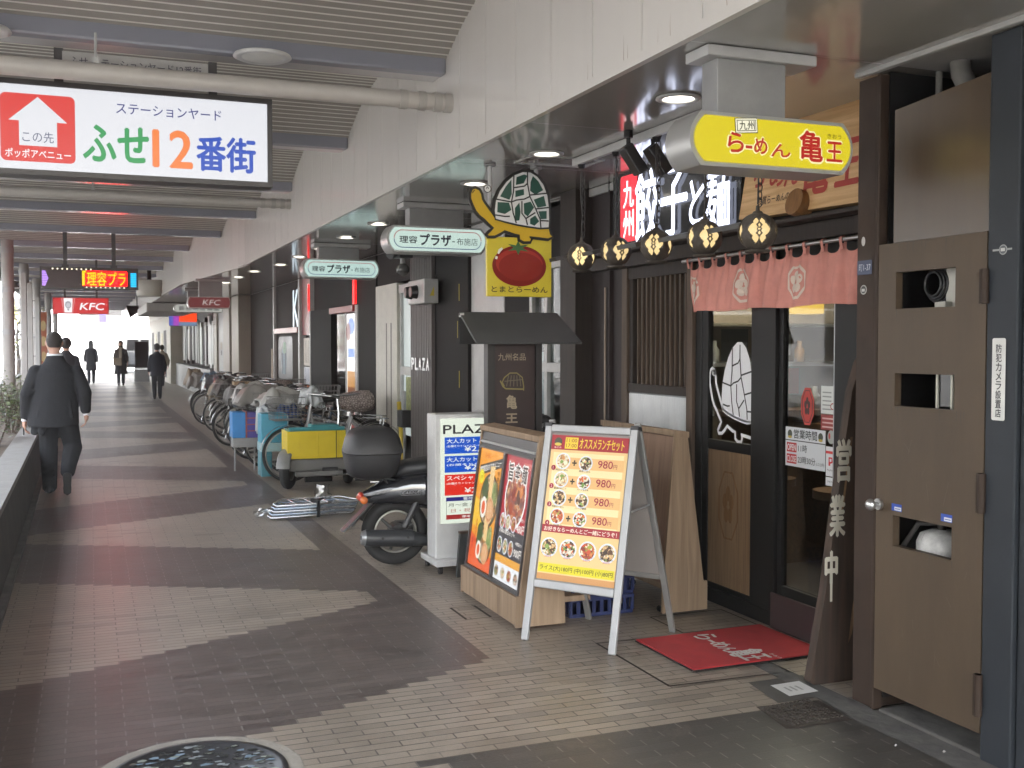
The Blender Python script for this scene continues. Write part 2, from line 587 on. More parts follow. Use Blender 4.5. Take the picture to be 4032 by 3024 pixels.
# ------------------------------------------------------------------ brick pavement material
def paving():
    m = bpy.data.materials.new("brick_paving")
    m.use_nodes = True
    nt = m.node_tree
    b = nt.nodes["Principled BSDF"]
    L = nt.links.new
    def N(op, a, b_=None, c=None):
        n = nt.nodes.new("ShaderNodeMath")
        n.operation = op
        for i, x in enumerate((a, b_, c)):
            if x is None:
                continue
            if isinstance(x, (int, float)):
                n.inputs[i].default_value = x
            else:
                L(x, n.inputs[i])
        return n.outputs[0]
    tc = nt.nodes.new("ShaderNodeTexCoord")
    sp = nt.nodes.new("ShaderNodeSeparateXYZ")
    L(tc.outputs["Object"], sp.inputs[0])
    X, Y = sp.outputs[0], sp.outputs[1]
    BL, BH = 0.225, 0.0575
    yr = N('DIVIDE', Y, BH)
    row = N('FLOOR', yr)
    fy = N('SUBTRACT', yr, row)
    off = N('MULTIPLY', N('PINGPONG', row, 1.0), 0.5)
    xr = N('ADD', N('DIVIDE', X, BL), off)
    colm = N('FLOOR', xr)
    fx = N('SUBTRACT', xr, colm)
    bx = N('MULTIPLY', N('SUBTRACT', N('ADD', colm, 0.5), off), BL)
    by = N('MULTIPLY', N('ADD', row, 0.5), BH)
    # zigzag: two families of sloping bands between the planter and the dark border line
    xp = N('ADD', bx, 0.45)
    t1 = N('FLOORED_MODULO', N('ADD', N('SUBTRACT', by, 7.71), N('MULTIPLY', xp, 0.5111)), 5.98)
    t2 = N('FLOORED_MODULO', N('SUBTRACT', N('SUBTRACT', by, 3.79), N('MULTIPLY', xp, 0.5111)), 5.95)
    d1 = N('LESS_THAN', t1, 1.5)
    d2 = N('LESS_THAN', t2, 1.5)
    inz = N('MULTIPLY', N('LESS_THAN', X, 1.855), N('GREATER_THAN', by, N('ADD', N('MULTIPLY', xp, 0.5111), 3.785)))
    zig = N('MULTIPLY', N('MAXIMUM', d1, d2), inz)
    bord = N('MULTIPLY', N('MULTIPLY', N('GREATER_THAN', X, 1.63), N('LESS_THAN', X, 1.855)), N('GREATER_THAN', by, N('ADD', N('MULTIPLY', xp, 0.5111), 3.785)))
    near = N('MULTIPLY', N('LESS_THAN', by, 3.88), N('GREATER_THAN', bx, 1.15))
    dark = N('MAXIMUM', N('MAXIMUM', zig, bord), near)
    # per-brick tone
    wn_ = nt.nodes.new("ShaderNodeTexWhiteNoise")
    wn_.noise_dimensions = '2D'
    cv = nt.nodes.new("ShaderNodeCombineXYZ")
    L(colm, cv.inputs[0]); L(row, cv.inputs[1])
    L(cv.outputs[0], wn_.inputs["Vector"])
    tone = wn_.outputs["Value"]
    no = nt.nodes.new("ShaderNodeTexNoise")
    no.inputs["Scale"].default_value = 1.7
    no.inputs["Detail"].default_value = 8
    no.inputs["Roughness"].default_value = 0.7
    L(tc.outputs["Object"], no.inputs["Vector"])
    n2 = nt.nodes.new("ShaderNodeTexNoise")
    n2.inputs["Scale"].default_value = 90
    n2.inputs["Detail"].default_value = 3
    L(tc.outputs["Object"], n2.inputs["Vector"])
    def mix(f, a, c, blend='MIX'):
        x = nt.nodes.new("ShaderNodeMix")
        x.data_type = 'RGBA'
        x.blend_type = blend
        if isinstance(f, (int, float)): x.inputs[0].default_value = f
        else: L(f, x.inputs[0])
        for i, q in ((6, a), (7, c)):
            if isinstance(q, tuple): x.inputs[i].default_value = q
            else: L(q, x.inputs[i])
        return x.outputs[2]
    odd = N('GREATER_THAN', tone, 0.955)
    light = mix(tone, (.240, .202, .162, 1), (.325, .277, .224, 1))
    light = mix(N('MULTIPLY', odd, .55), light, (.14, .125, .105, 1))
    darkc = mix(tone, (.074, .058, .053, 1), (.122, .097, .088, 1))
    base = mix(dark, light, mix(near, darkc, (.048, .046, .043, 1)))
    mul = N('ADD', N('MULTIPLY', no.outputs["Fac"], 0.7), N('MULTIPLY', n2.outputs["Fac"], 0.35))
    mul = N('ADD', mul, 0.47)
    cm = nt.nodes.new("ShaderNodeCombineColor")
    for i in range(3): L(mul, cm.inputs[i])
    base = mix(1.0, base, cm.outputs[0], 'MULTIPLY')
    # joints
    jw = 0.062
    ex = N('MINIMUM', fx, N('SUBTRACT', 1.0, fx))
    ey = N('MINIMUM', fy, N('SUBTRACT', 1.0, fy))
    jx = N('LESS_THAN', ex, 0.014)
    jy = N('LESS_THAN', ey, jw)
    joint = N('MAXIMUM', jx, jy)
    nj = nt.nodes.new("ShaderNodeTexNoise")
    nj.inputs["Scale"].default_value = 5
    nj.inputs["Detail"].default_value = 4
    L(tc.outputs["Object"], nj.inputs["Vector"])
    jf = N('MULTIPLY', joint, N('MULTIPLY', N('SUBTRACT', nj.outputs["Fac"], 0.22), 3.0))
    jf = N('MINIMUM', N('MAXIMUM', jf, 0.0), 0.85)
    jc = mix(N('MULTIPLY', dark, jx), (.055, .047, .04, 1), (.19, .175, .16, 1))
    base = mix(jf, base, jc)
    # dirt and damp stains with a shape of their own
    st = nt.nodes.new("ShaderNodeTexNoise")
    st.inputs["Scale"].default_value = 0.9
    st.inputs["Detail"].default_value = 6
    st.inputs["Distortion"].default_value = 0.8
    L(tc.outputs["Object"], st.inputs["Vector"])
    sf = N('MULTIPLY', N('MINIMUM', N('MAXIMUM', N('SUBTRACT', st.outputs["Fac"], 0.56), 0.0), 0.2), 2.0)
    base = mix(sf, base, (.10, .088, .072, 1))
    # trodden gum spots and pale chips
    gv = nt.nodes.new("ShaderNodeTexVoronoi")
    gv.inputs["Scale"].default_value = 2.6
    L(tc.outputs["Object"], gv.inputs["Vector"])
    gs_ = nt.nodes.new("ShaderNodeSeparateColor")
    L(gv.outputs["Color"], gs_.inputs[0])
    gum = N('MULTIPLY', N('LESS_THAN', gv.outputs["Distance"], N('MULTIPLY', gs_.outputs[0], 0.055)), N('GREATER_THAN', gs_.outputs[1], 0.35))
    base = mix(N('MULTIPLY', gum, 0.6), base, mix(N('GREATER_THAN', gs_.outputs[2], 0.72), (.05, .045, .04, 1), (.34, .32, .29, 1)))
    sw = nt.nodes.new("ShaderNodeTexNoise")
    sw.inputs["Scale"].default_value = 4.5
    sw.inputs["Detail"].default_value = 9
    sw.inputs["Roughness"].default_value = 0.75
    sw.inputs["Distortion"].default_value = 1.5
    L(tc.outputs["Object"], sw.inputs["Vector"])
    wf = N('MULTIPLY', N('MINIMUM', N('MAXIMUM', N('SUBTRACT', sw.outputs["Fac"], 0.55), 0.0), 0.15), 2.4)
    base = mix(wf, base, (.19, .165, .135, 1))
    L(base, b.inputs["Base Color"])
    rg = N('ADD', N('MULTIPLY', n2.outputs["Fac"], 0.2), N('ADD', N('MULTIPLY', tone, 0.1), 0.30))
    L(rg, b.inputs["Roughness"])
    b.inputs["Coat Weight"].default_value = 0.35
    b.inputs["Coat Roughness"].default_value = 0.33
    hgt = N('ADD', N('MULTIPLY', joint, -0.6), N('ADD', N('MULTIPLY', tone, 0.45), N('MULTIPLY', n2.outputs["Fac"], 0.35)))
    bp = nt.nodes.new("ShaderNodeBump")
    bp.inputs["Strength"].default_value = 0.55
    bp.inputs["Distance"].default_value = 0.004
    L(hgt, bp.inputs["Height"])
    L(bp.outputs[0], b.inputs["Normal"])
    return m

PAVE = paving()
DARK = mat("dark_brown_paint", "3a2e2a", .45, var=.2)
CONC = mat("concrete", (.30, .29, .27), .85, var=.25, bump=.3)
ASPH = mat("asphalt", (.09, .09, .09), .85, var=.2, bump=.4, bscale=120)
WHITE = mat("white_paint", (.60, .60, .59), .45)
BULK = mat("white_enamel_panel", (.66, .635, .60), .26, var=.018, scale=2.2, stretch=(1, 5, .25), coat=.25)
SOFF = mat("glossy_soffit_panel", (.36, .35, .335), .13, var=0, coat=.5)
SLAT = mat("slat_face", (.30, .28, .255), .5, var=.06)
LIP_BOUNCE = mat("slat_lip_bounce", (.74, .72, .67), .4, var=0)  # light bounced off the floor, put into a paler lip colour
BEAMB = mat("glossy_blue_beam", (.24, .245, .29), .27, var=0, spec=.9)
BEAMG = mat("glossy_grey_beam", (.45, .44, .44), .27, var=0, spec=.9)
STEEL = mat("steel", (.55, .55, .55), .3, metal=.9)
ALU = mat("aluminium", (.36, .365, .37), .45, metal=.45, var=.08)
BLACK = mat("black_paint", (.012, .012, .013), .5, spec=.3)
BLKPL = mat("black_plastic", (.022, .022, .024), .38, var=.1)
RUB = mat("rubber", (.02, .02, .02), .8)
GREYP = mat("grey_paint", (.26, .26, .255), .45)
LGREY = mat("light_grey_paint", (.42, .42, .41), .4)
FRAMEB = mat("sign_frame_dark", (.05, .045, .045), .4)
CREAM = mat("cream_panel", (.56, .55, .49), .5, var=.08)
DGLASS = mat("dark_glass", (.012, .012, .013), .06, var=0, spec=.4)
SGLASS = glass("shop_glass", refl=.01)
CHAIN = mat("dark_iron", (.03, .027, .025), .55, bump=.3)
BRASS = mat("old_brass", (.10, .09, .07), .5, metal=.3, bump=.4, bscale=40)

# ------------------------------------------------------------------ the ground
def sheet(name, x0, y0, x1, y1, z, m):
    return struct(MB(m).rect(x0, y0, x1, y1, z).build(name))

sheet("ground", -300, -300, 300, 300, -0.03, mat("far_ground", (.22, .22, .21), .9))
sheet("road", -11, -40, -2.6, 62, -0.012, ASPH)
sheet("pavement", -1.1, -6, 3.62, 64, 0.0, PAVE)
sheet("plaza", -9.5, 64, 40, 96, -0.004, mat("plaza_concrete", (.42, .42, .41), .7))
mk = MB(mat("road_marking", (.75, .75, .73), .7))
for i in range(7):
    mk.rect(-2.4, 65.2 + i * 1.1, 3.2, 65.75 + i * 1.1, 0.0)
struct(mk.build("road_marking"))
# worn concrete strip at the foot of the steel cupboard
sill = MB(mat("dirty_concrete", (.10, .096, .088), .9, var=.35, bump=.6, bscale=25))
sill.box(3.145, 2.9, -.02, 3.6, 3.665, .012)
struct(sill.build("concrete_sill", bevel=.01))
apron = MB(mat("grey_paving", (.10, .097, .09), .85, var=.4, bump=.6, bscale=18))
apron.poly([(2.99, 3.66), (3.13, 3.62), (3.13, 4.42), (3.02, 4.42)], .003)
apron.poly([(2.99, 2.6), (3.14, 2.6), (3.14, 3.62), (2.97, 3.66)], .003)
struct(apron.build("pavement_edge"))

# ------------------------------------------------------------------ arcade roof
BX = 2.14         # plane of the white bulkhead
ZS = 2.75         # underside of the soffit
ZB = 3.31         # underside of the beams
roof = thing("arcade_roof", "slatted vaulted roof over the walkway with white bulkhead and glossy soffit", "roof", (0, 0, 0))
beams = [1.0 + 2.8 * i for i in range(22)]         # 1.0, 3.8, 6.6 ...
bulk_plan = [(BX, -4.5), (BX, 16.3), (1.66, 21.4), (1.60, 26.3), (1.60, 62)]
def bulk_x(y):
    for (xa, ya), (xb, yb) in zip(bulk_plan, bulk_plan[1:]):
        if y <= yb:
            return xa + (xb - xa) * (y - ya) / (yb - ya)
    return 1.6
XL = -2.0
for i, yb in enumerate(beams[:-1]):
    y0, y1 = yb + .2, yb + 2.8
    n = 43
    ym, hw = (y0 + y1) / 2, (y1 - y0) / 2
    zz = lambda y: ZB + .085 + .30 * (1 - ((y - ym) / hw) ** 2)
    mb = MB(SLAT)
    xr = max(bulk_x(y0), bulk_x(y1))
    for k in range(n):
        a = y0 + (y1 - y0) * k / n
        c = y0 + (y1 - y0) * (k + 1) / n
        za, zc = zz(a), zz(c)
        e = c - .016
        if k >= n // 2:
            # descending: riser facing the walker, then a lip underneath, painted pale for floor bounce
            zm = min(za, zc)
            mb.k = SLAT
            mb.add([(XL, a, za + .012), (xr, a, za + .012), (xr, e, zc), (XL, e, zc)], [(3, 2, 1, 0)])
            mb.k = LIP_BOUNCE
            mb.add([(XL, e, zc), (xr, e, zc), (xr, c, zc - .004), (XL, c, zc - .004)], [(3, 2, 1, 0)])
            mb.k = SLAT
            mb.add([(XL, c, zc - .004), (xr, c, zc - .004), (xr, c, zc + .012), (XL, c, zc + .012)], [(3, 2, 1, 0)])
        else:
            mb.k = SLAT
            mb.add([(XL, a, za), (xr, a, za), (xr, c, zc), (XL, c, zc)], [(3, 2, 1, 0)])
    mb.build("slat_vault", roof)
    bm = MB(BEAMB)
    bm.box(XL, yb - .03, ZB, xr, yb + .07, ZB + .13)
    bm.k = BEAMG
    bm.box(XL, yb + .07, ZB + .006, xr, yb + .24, ZB + .10)
    bm.build("beam", roof, bevel=.012)
top = MB(mat("roof_deck", (.3, .3, .3), .8))
top.box(XL - .15, -4.5, 3.78, 9, 62, 3.95)
top.box(XL - .12, -4.5, 3.2, XL - .02, 62, 3.78)
top.build("roof_deck", roof)
# bulkhead of tall enamelled panels with open joints
bk = MB(BULK)
y = -4.5
while y < 61:
    y2 = y + .47
    xa, xb = bulk_x(y + .002), bulk_x(y2 - .002)
    e = .0035
    bk.add([(xa, y + e, ZS + .035), (xb, y2 - e, ZS + .035), (xb, y2 - e, 3.8), (xa, y + e, 3.8), (xa + .012, y + e - .002, ZS + .035), (xb + .012, y2 - e + .002, ZS + .035), (xb + .012, y2 - e + .002, 3.8), (xa + .012, y + e - .002, 3.8)], [(3, 2, 1, 0), (0, 4, 7, 3), (5, 1, 2, 6)])
    y = y2
bk.k = mat("panel_joint", (.40, .39, .38), .6)
for (xa, ya), (xb, yb) in zip(bulk_plan, bulk_plan[1:]):
    bk.add([(xa + .014, ya, ZS + .03), (xb + .014, yb, ZS + .03), (xb + .014, yb, 3.8), (xa + .014, ya, 3.8)], [(3, 2, 1, 0)])
bk.build("bulkhead", roof)
lip = MB(BULK)
for (xa, ya), (xb, yb) in zip(bulk_plan, bulk_plan[1:]):
    lip.add([(xa - .012, ya, ZS - .004), (xb - .012, yb, ZS - .004), (xb - .012, yb, ZS + .04), (xa - .012, ya, ZS + .04)], [(3, 2, 1, 0)])
    lip.add([(xa - .012, ya, ZS - .004), (xb - .012, yb, ZS - .004), (xb + .02, yb, ZS - .004), (xa + .02, ya, ZS - .004)], [(0, 1, 2, 3)])
    lip.add([(xa - .012, ya, ZS + .04), (xb - .012, yb, ZS + .04), (xb + .02, yb, ZS + .04), (xa + .02, ya, ZS + .04)], [(0, 1, 2, 3)])
lip.build("bulkhead_lip", roof)
rst = MB(mat("rust_run", (.26, .20, .15), .6, var=.3))
rr = random.Random(77)
for i in range(34):
    y = rr.uniform(2.6, 15.5)
    z0 = ZS + .045
    h_ = rr.uniform(.015, .11)
    w_ = rr.uniform(.002, .006)
    rst.stroke([(-y, z0), (-y + rr.uniform(-.004, .004), z0 + h_ * .5), (-y, z0 + h_)], [w_, w_ * .6, .0008], 0, FX(BX - .0015, 0, 0))
rst.build("stains", roof)
sf = MB(SOFF)
y = -8.0
ys = [-4.5, -2, .9, 3.62, 5.24, 6.55, 9.4, 12.2, 15, 17.8, 20.6, 23.4, 27, 32, 40, 50, 62]
for a, c in zip(ys, ys[1:]):
    xr = 3.11 if c < 3.7 else 3.72
    sf.add([(bulk_x(a) + .02, a + .003, ZS), (bulk_x(c) + .02, c - .003, ZS), (xr, c - .003, ZS), (xr, a + .003, ZS)], [(0, 3, 2, 1)])
sf.k = mat("panel_joint", (.40, .39, .38), .6)
for (xa, ya), (xb, yb) in zip(bulk_plan, bulk_plan[1:]):
    sf.add([(xa + .02, ya, ZS + .006), (xb + .02, yb, ZS + .006), (3.75, yb, ZS + .006), (3.75, ya, ZS + .006)], [(0, 3, 2, 1)])
sf.build("soffit", roof)
tr = MB(LGREY)
tr.box(3.09, -1, ZS - .02, 3.125, 3.80, ZS + .012)
tr.box(3.50, 6.3, ZS - .06, 3.53, 30, ZS - .002)
tr.build("soffit_trim", roof, bevel=.006)
ht = MB(LGREY)                        # access hatch
for a in ((2.545, 6.12, 2.56, 6.42), (3.03, 6.12, 3.045, 6.42), (2.56, 6.12, 3.03, 6.135), (2.56, 6.405, 3.03, 6.42)):
    ht.box(a[0], a[1], ZS - .006, a[2], a[3], ZS - .001)
ht.build("hatch_rim", roof)
bt = MB(LGREY)
bt.box(2.83, 4.0, ZS - .05, 2.86, 6.15, ZS - .002)
bt.build("lantern_batten", roof, bevel=.004)

# downlights, all lit
def downlight(x, y, z, r, label, grp, cat="downlight"):
    t = thing("downlight", label, cat, (x, y, z), 0, grp)
    MB(LGREY).lathe([(r * .98, .001), (r * 1.35, -.001), (r * 1.38, -.008), (r * 1.0, -.012), (r * .98, .001)], 28).build("trim_ring", t)
    MB(lit("fff6e6", 22.0, "downlight_glow")).disc(0, 0, r, 0, n=28).poly([(.0, .0), (.0001, 0), (0, .0001)], 0).build("diffuser", t)
    return t
dl = [(2.60, 4.45), (2.60, 6.02), (2.60, 7.32), (2.60, 8.75), (2.60, 10.1), (2.60, 11.5), (2.60, 12.9), (2.60, 14.3), (2.60, 15.8), (2.45, 17.4), (2.4, 19), (2.4, 20.8), (2.4, 23), (2.4, 26)]
dn = ["", "lit downlight in the soffit beside the square access hatch", "lit downlight in the soffit above the tortoise sign's head"]
for i, (x, y) in enumerate(dl):
    if i < 3:
        lb = ["nearest lit downlight, in the soffit behind the yellow sign's bracket", dn[1], dn[2]][i]
    elif i < 5:
        lb = ["lit downlight by the bracket of the nearer barber sign", "lit downlight just beyond the nearer barber sign"][i - 3]
    else:
        lb = "small distant lit downlight in the soffit beyond the barber signs"
    downlight(x, y, ZS - .002, .078, lb, "downlights in the soffit")
cl = thing("ceiling_light", "large round unlit ceiling light on the blue beam above the white station sign", "ceiling light", (.98, 6.55, ZB))
MB(WHITE).lathe([(.165, 0), (.172, -.012), (.15, -.022), (.12, -.016)], 36).build("rim", cl)
MB(mat("milky_lens", (.68, .68, .64), .4)).lathe([(.12, -.016), (.09, -.022), (.0, -.026)], 36).build("lens", cl)
cl2 = copy_tree(cl, (-.55, 6.55, ZB), None, "large round ceiling light on the blue beam at the picture's left edge")
cl["group"] = cl2["group"] = "round ceiling lights"

# pipes across the walkway
def pipe(y, z, lab, r=.052):
    t = thing("overhead_pipe", lab, "pipe", (0, y, z), 0, "pipes across the roof")
    mb = MB(mat("pipe_paint", (.50, .475, .44), .45, var=.08))
    mb.cyl((XL, 0, 0), (BX - .03, 0, 0), r, n=20)
    mb.build("pipe", t)
    for x in (BX - .34, BX - .22, BX - .12, BX - .05):
        mb = MB(mat("pipe_clip", (.42, .40, .37), .45))
        mb.cyl((x, 0, 0), (x + .05, 0, 0), r + .008, n=20)
        mb.build("collar", t)
    mb = MB(LGREY)
    for x in (.05, -1.5):
        mb.cyl((x, 0, r - .01), (x, 0, .22), .008, n=8)
        mb.box(x - .02, -.02, r - .005, x + .02, .02, r + .03)
    mb.build("hanger", t)
pipe(6.48, 3.105, "thick beige pipe in front of the top of the white station sign")
pipe(12.3, 3.18, "thinner beige pipe beyond the white station sign", .05)

# ------------------------------------------------------------------ left side: pillars, planter, street
pn = ["nearest grey pillar with bands on the left, behind the planter"] + ["thin grey pillar further along the left side of the walkway"] * 4
for i, y in enumerate((19.6, 25.2, 30.8, 39, 47)):
    x = -1.26 if i == 0 else -1.3
    t = thing("steel_pillar", pn[i], "pillar", (x, y, 0), 0, "pillars on the left side")
    MB(mat("pillar_paint", (.27, .255, .235), .5)).cyl((0, 0, 0), (0, 0, 3.32), .095, n=20).build("shaft", t)
    mb = MB(GREYP)
    for z in (1.75, 2.45, 3.1):
        mb.cyl((0, 0, z), (0, 0, z + .09), .105, n=20)
    mb.build("band", t)
pl = thing("planter", "long raised concrete planter with dark side wall along the left edge of the walkway", "planter", (0, 0, 0))
pts = [(2.5, -.53), (7, -.535), (9.4, -.55), (14, -.585), (18, -.64), (25, -.75), (60, -1.0)]
wl = MB(mat("planter_side", (.075, .07, .065), .8, var=.35, scale=3))
cp = MB(mat("planter_cap", (.27, .26, .24), .8, var=.12, bump=.3))
kb = MB(mat("planter_foot", (.14, .135, .13), .8, var=.3))
ZP = .52
for (ya, xa), (yb, xb) in zip(pts, pts[1:]):
    wl.add([(xa, ya, -.02), (xb, yb, -.02), (xb - .025, yb, ZP - .05), (xa - .025, ya, ZP - .05), (xa - .2, ya, -.02), (xb - .2, yb, -.02), (xb - .2, yb, ZP - .05), (xa - .2, ya, ZP - .05)], [(0, 1, 2, 3), (7, 6, 5, 4), (0, 3, 7, 4), (1, 5, 6, 2)])
    cp.add([(xa - .015, ya, ZP - .05), (xb - .015, yb, ZP - .05), (xb - .015, yb, ZP), (xa - .015, ya, ZP), (xa - .24, ya, ZP - .05), (xb - .24, yb, ZP - .05), (xb - .24, yb, ZP), (xa - .24, ya, ZP)], [(0, 1, 2, 3), (3, 2, 6, 7), (4, 7, 6, 5), (0, 4, 5, 1), (0, 3, 7, 4)])
    kb.add([(xa + .05, ya, 0), (xb + .05, yb, 0), (xb + .05, yb, .03), (xa + .05, ya, .03), (xa, ya, .03), (xb, yb, .03)], [(0, 1, 2, 3), (3, 2, 5, 4)])
wl.build("side_wall", pl)
cp.build("coping", pl)
kb.build("foot_kerb", pl)
MB(mat("soil", (.11, .085, .06), .95, var=.4, bump=.8, bscale=30)).box(-2.3, 2.5, -.02, -1.15, 60, .44).box(-1.15, 2.5, -.02, -.72, 12.5, .44).box(-1.15, 12.5, -.02, -.78, 25, .44).build("soil", pl)
MB(CONC).box(-2.5, 2.5, -.02, -2.31, 60, .5).build("outer_wall", pl)

LEAFA = mat("leaf_dark", (.055, .085, .028), .45, var=.5, scale=9)
LEAFB = mat("leaf_pale", (.16, .20, .07), .45, var=.4, scale=9)
def shrub(x, y, z, r, h, n, label, seed, grp="shrubs in the planter"):
    rr = random.Random(seed)
    t = thing("shrub", label, "shrub", (x, y, z), 0, grp)
    st = MB(mat("twig", (.10, .07, .05), .8))
    lf = MB(LEAFA)
    for i in range(max(4, n // 60)):
        a = rr.random() * 2 * PI
        rad = r * math.sqrt(rr.random())
        p1 = V((rad * math.cos(a), rad * math.sin(a), h * (.55 + .45 * rr.random())))
        p0 = V((rad * .3 * math.cos(a), rad * .3 * math.sin(a), 0))
        mid = (p0 + p1) / 2 + V((rr.uniform(-.06, .06), rr.uniform(-.06, .06), .05))
        st.tube([p0, mid, p1], [.009, .006, .003], 5)
        for k in range(60):
            tt = .15 + .85 * rr.random() ** .7
            c = (mid + (p1 - mid) * (tt * 2 - 1)) if tt > .5 else (p0 + (mid - p0) * tt * 2)
            c = c + V((rr.gauss(0, .07), rr.gauss(0, .07), rr.gauss(0, .05)))
            L = rr.uniform(.035, .075)
            az = rr.random() * 2 * PI
            d = V((math.cos(az), math.sin(az), rr.uniform(-.5, .6))).normalized()
            sd = d.cross(V((rr.uniform(-.4, .4), rr.uniform(-.4, .4), 1))).normalized() * L * .27
            lf.k = LEAFB if rr.random() < .38 else LEAFA
            lf.add([c, c + d * L * .5 + sd, c + d * L, c + d * L * .5 - sd], [(0, 1, 2, 3)])
    st.build("stem", t)
    lf.build("foliage", t)
    return t
sh = ["leafy green shrub in the planter just left of the man in the suit", "paler shrub in the planter behind the nearest green shrub"]
shrub(-1.05, 13.2, .42, .42, .72, 900, sh[0], 3)
shrub(-.98, 15.2, .42, .5, .8, 900, sh[1], 4)
for i, y in enumerate((17.4, 19.0, 22.5, 26.5)):
    shrub(-1.1, y, .42, .42, .68, 420, "distant green shrub in the planter beyond the first two", 11 + i)
shrub(-1.35, 11.4, .42, .35, .5, 420, "low shrub in the planter at the picture's left edge", 9)

# pale buildings across the road and beyond the far end, both in sun
def block(name, label, x0, y0, x1, y1, h, face, nw, nf, m):
    t = thing(name, label, "building", ((x0 + x1) / 2, (y0 + y1) / 2, 0))
    cx, cy = (x0 + x1) / 2, (y0 + y1) / 2
    MB(m).box(x0 - cx, y0 - cy, 0, x1 - cx, y1 - cy, h).build("wall", t)
    for f in range(nf):
        for i in range(nw):
            z0 = 1.0 + f * 3.3
            if face == 'E':
                wdt = (y1 - y0) / nw
                ya = y0 - cy + wdt * (i + .2)
                wn_ = MB(DGLASS).box(x1 - cx + .002, ya, z0, x1 - cx + .03, ya + wdt * .6, z0 + 1.6).build("window", t)
                MB(WHITE).box(x1 - cx + .002, ya - .05, z0 - .1, x1 - cx + .12, ya + wdt * .6 + .05, z0 - .01).build("sill", wn_)
            else:
                wdt = (x1 - x0) / nw
                xa = x0 - cx + wdt * (i + .2)
                wn_ = MB(DGLASS).box(xa, y0 - cy - .03, z0 + 3, xa + wdt * .6, y0 - cy - .002, z0 + 4.4).build("window", t)
                MB(WHITE).box(xa - .05, y0 - cy - .12, z0 + 2.88, xa + wdt * .6 + .05, y0 - cy - .002, z0 + 2.98).build("sill", wn_)
    return t
PALE = mat("pale_render", (.80, .80, .79), .6, var=.05)
block("street_building", "pale building across the road, bright behind the left pillars", -22, -30, -13.5, 60, 9, 'E', 14, 2, mat("street_render", (.50, .50, .49), .7, var=.08))
block("far_building", "tall white building closing the bright far end of the walkway", -14, 96, 40, 108, 22, 'S', 9, 5, mat("white_render", (.84, .85, .86), .55, var=.03))
# ------------------------------------------------------------------ signs hung across the walkway
NAVY = lambda: lit("3b3f92")
def station_sign():
    y = 6.75
    x0, x1, z0, z1 = -.47, 1.035, 2.585, 3.065
    t = thing("hanging_sign", "big backlit white station sign with a red arrow square and large coloured lettering", "sign", ((x0 + x1) / 2, y, z0))
    W, H = x1 - x0, z1 - z0
    cx = -W / 2
    MB(FRAMEB).box(cx - .03, .02, -.03, -cx + .03, .17, H + .03).build("case", t)
    fr = MB(FRAMEB)
    fr.box(cx - .03, -.012, -.03, cx, .02, H + .03); fr.box(-cx, -.012, -.03, -cx + .03, .02, H + .03)
    fr.box(cx, -.012, -.03, -cx, .02, 0); fr.box(cx, -.012, H, -cx, .02, H + .03)
    fr.build("frame", t)
    MB(lit("eef0f6", .88)).box(cx, 0, 0, -cx, .018, H).build("face", t)
    F = FY(cx, -.003, 0)
    a = MB(lit("d9403c"), F)
    # the sheet is W wide, H high; fractions read off the photo
    a.poly(rrect(.012, .045, .405, H - .05, .03), 0)
    a.k = lit("eef0f6", .88)
    m = .208
    a.poly([(m, H - .065), (m - .155, H - .205), (m - .10, H - .205), (m - .10, .135), (m + .10, .135), (m + .10, H - .205), (m + .155, H - .205)], .002)
    a.build("arrow_tile", t)
    l = MB(lit("45486e"), F)
    l.text("この先", .125, .155, .165, .062, .004)
    l.k = lit("f6f6fa")
    l.text("ポッポアベニュー", .035, .065, .345, .05, .004, .02)
    l.k = lit("2c2f7c")
    l.text("ステーションヤード", .63, H - .125, .60, .062, .002, .008)
    l.k = lit("2f9a58")
    l.text("ふせ", .45, .072, .355, .205, .002, .035)
    l.k = lit("ef8342")
    l.text("12", .835, .06, .22, .215, .002, .035)
    l.k = lit("2450b8")
    l.text("番街", 1.085, .052, .345, .205, .002, .03)
    l.build("lettering", t)
    for x in (-.15 - (x0 + x1) / 2, .72 - (x0 + x1) / 2):
        hb = MB(FRAMEB)
        hb.box(x - .025, .07, H + .03, x + .025, .12, ZB - z0)
        hb.build("hanger", t)
    p = thing("name_plate", "long grey plate with dark station yard lettering between the hangers of the white sign", "sign", (.28, 6.80, 3.135))
    MB(mat("plate_grey", (.42, .41, .39), .5)).box(-.41, 0, 0, .41, .02, .155).build("plate", p)
    MB(ink("4a4650"), FY(-.37, -.002, .075)).text("ふせ ステーションヤード12番街", 0, 0, .74, .055, 0, .012).build("lettering", p)
station_sign()

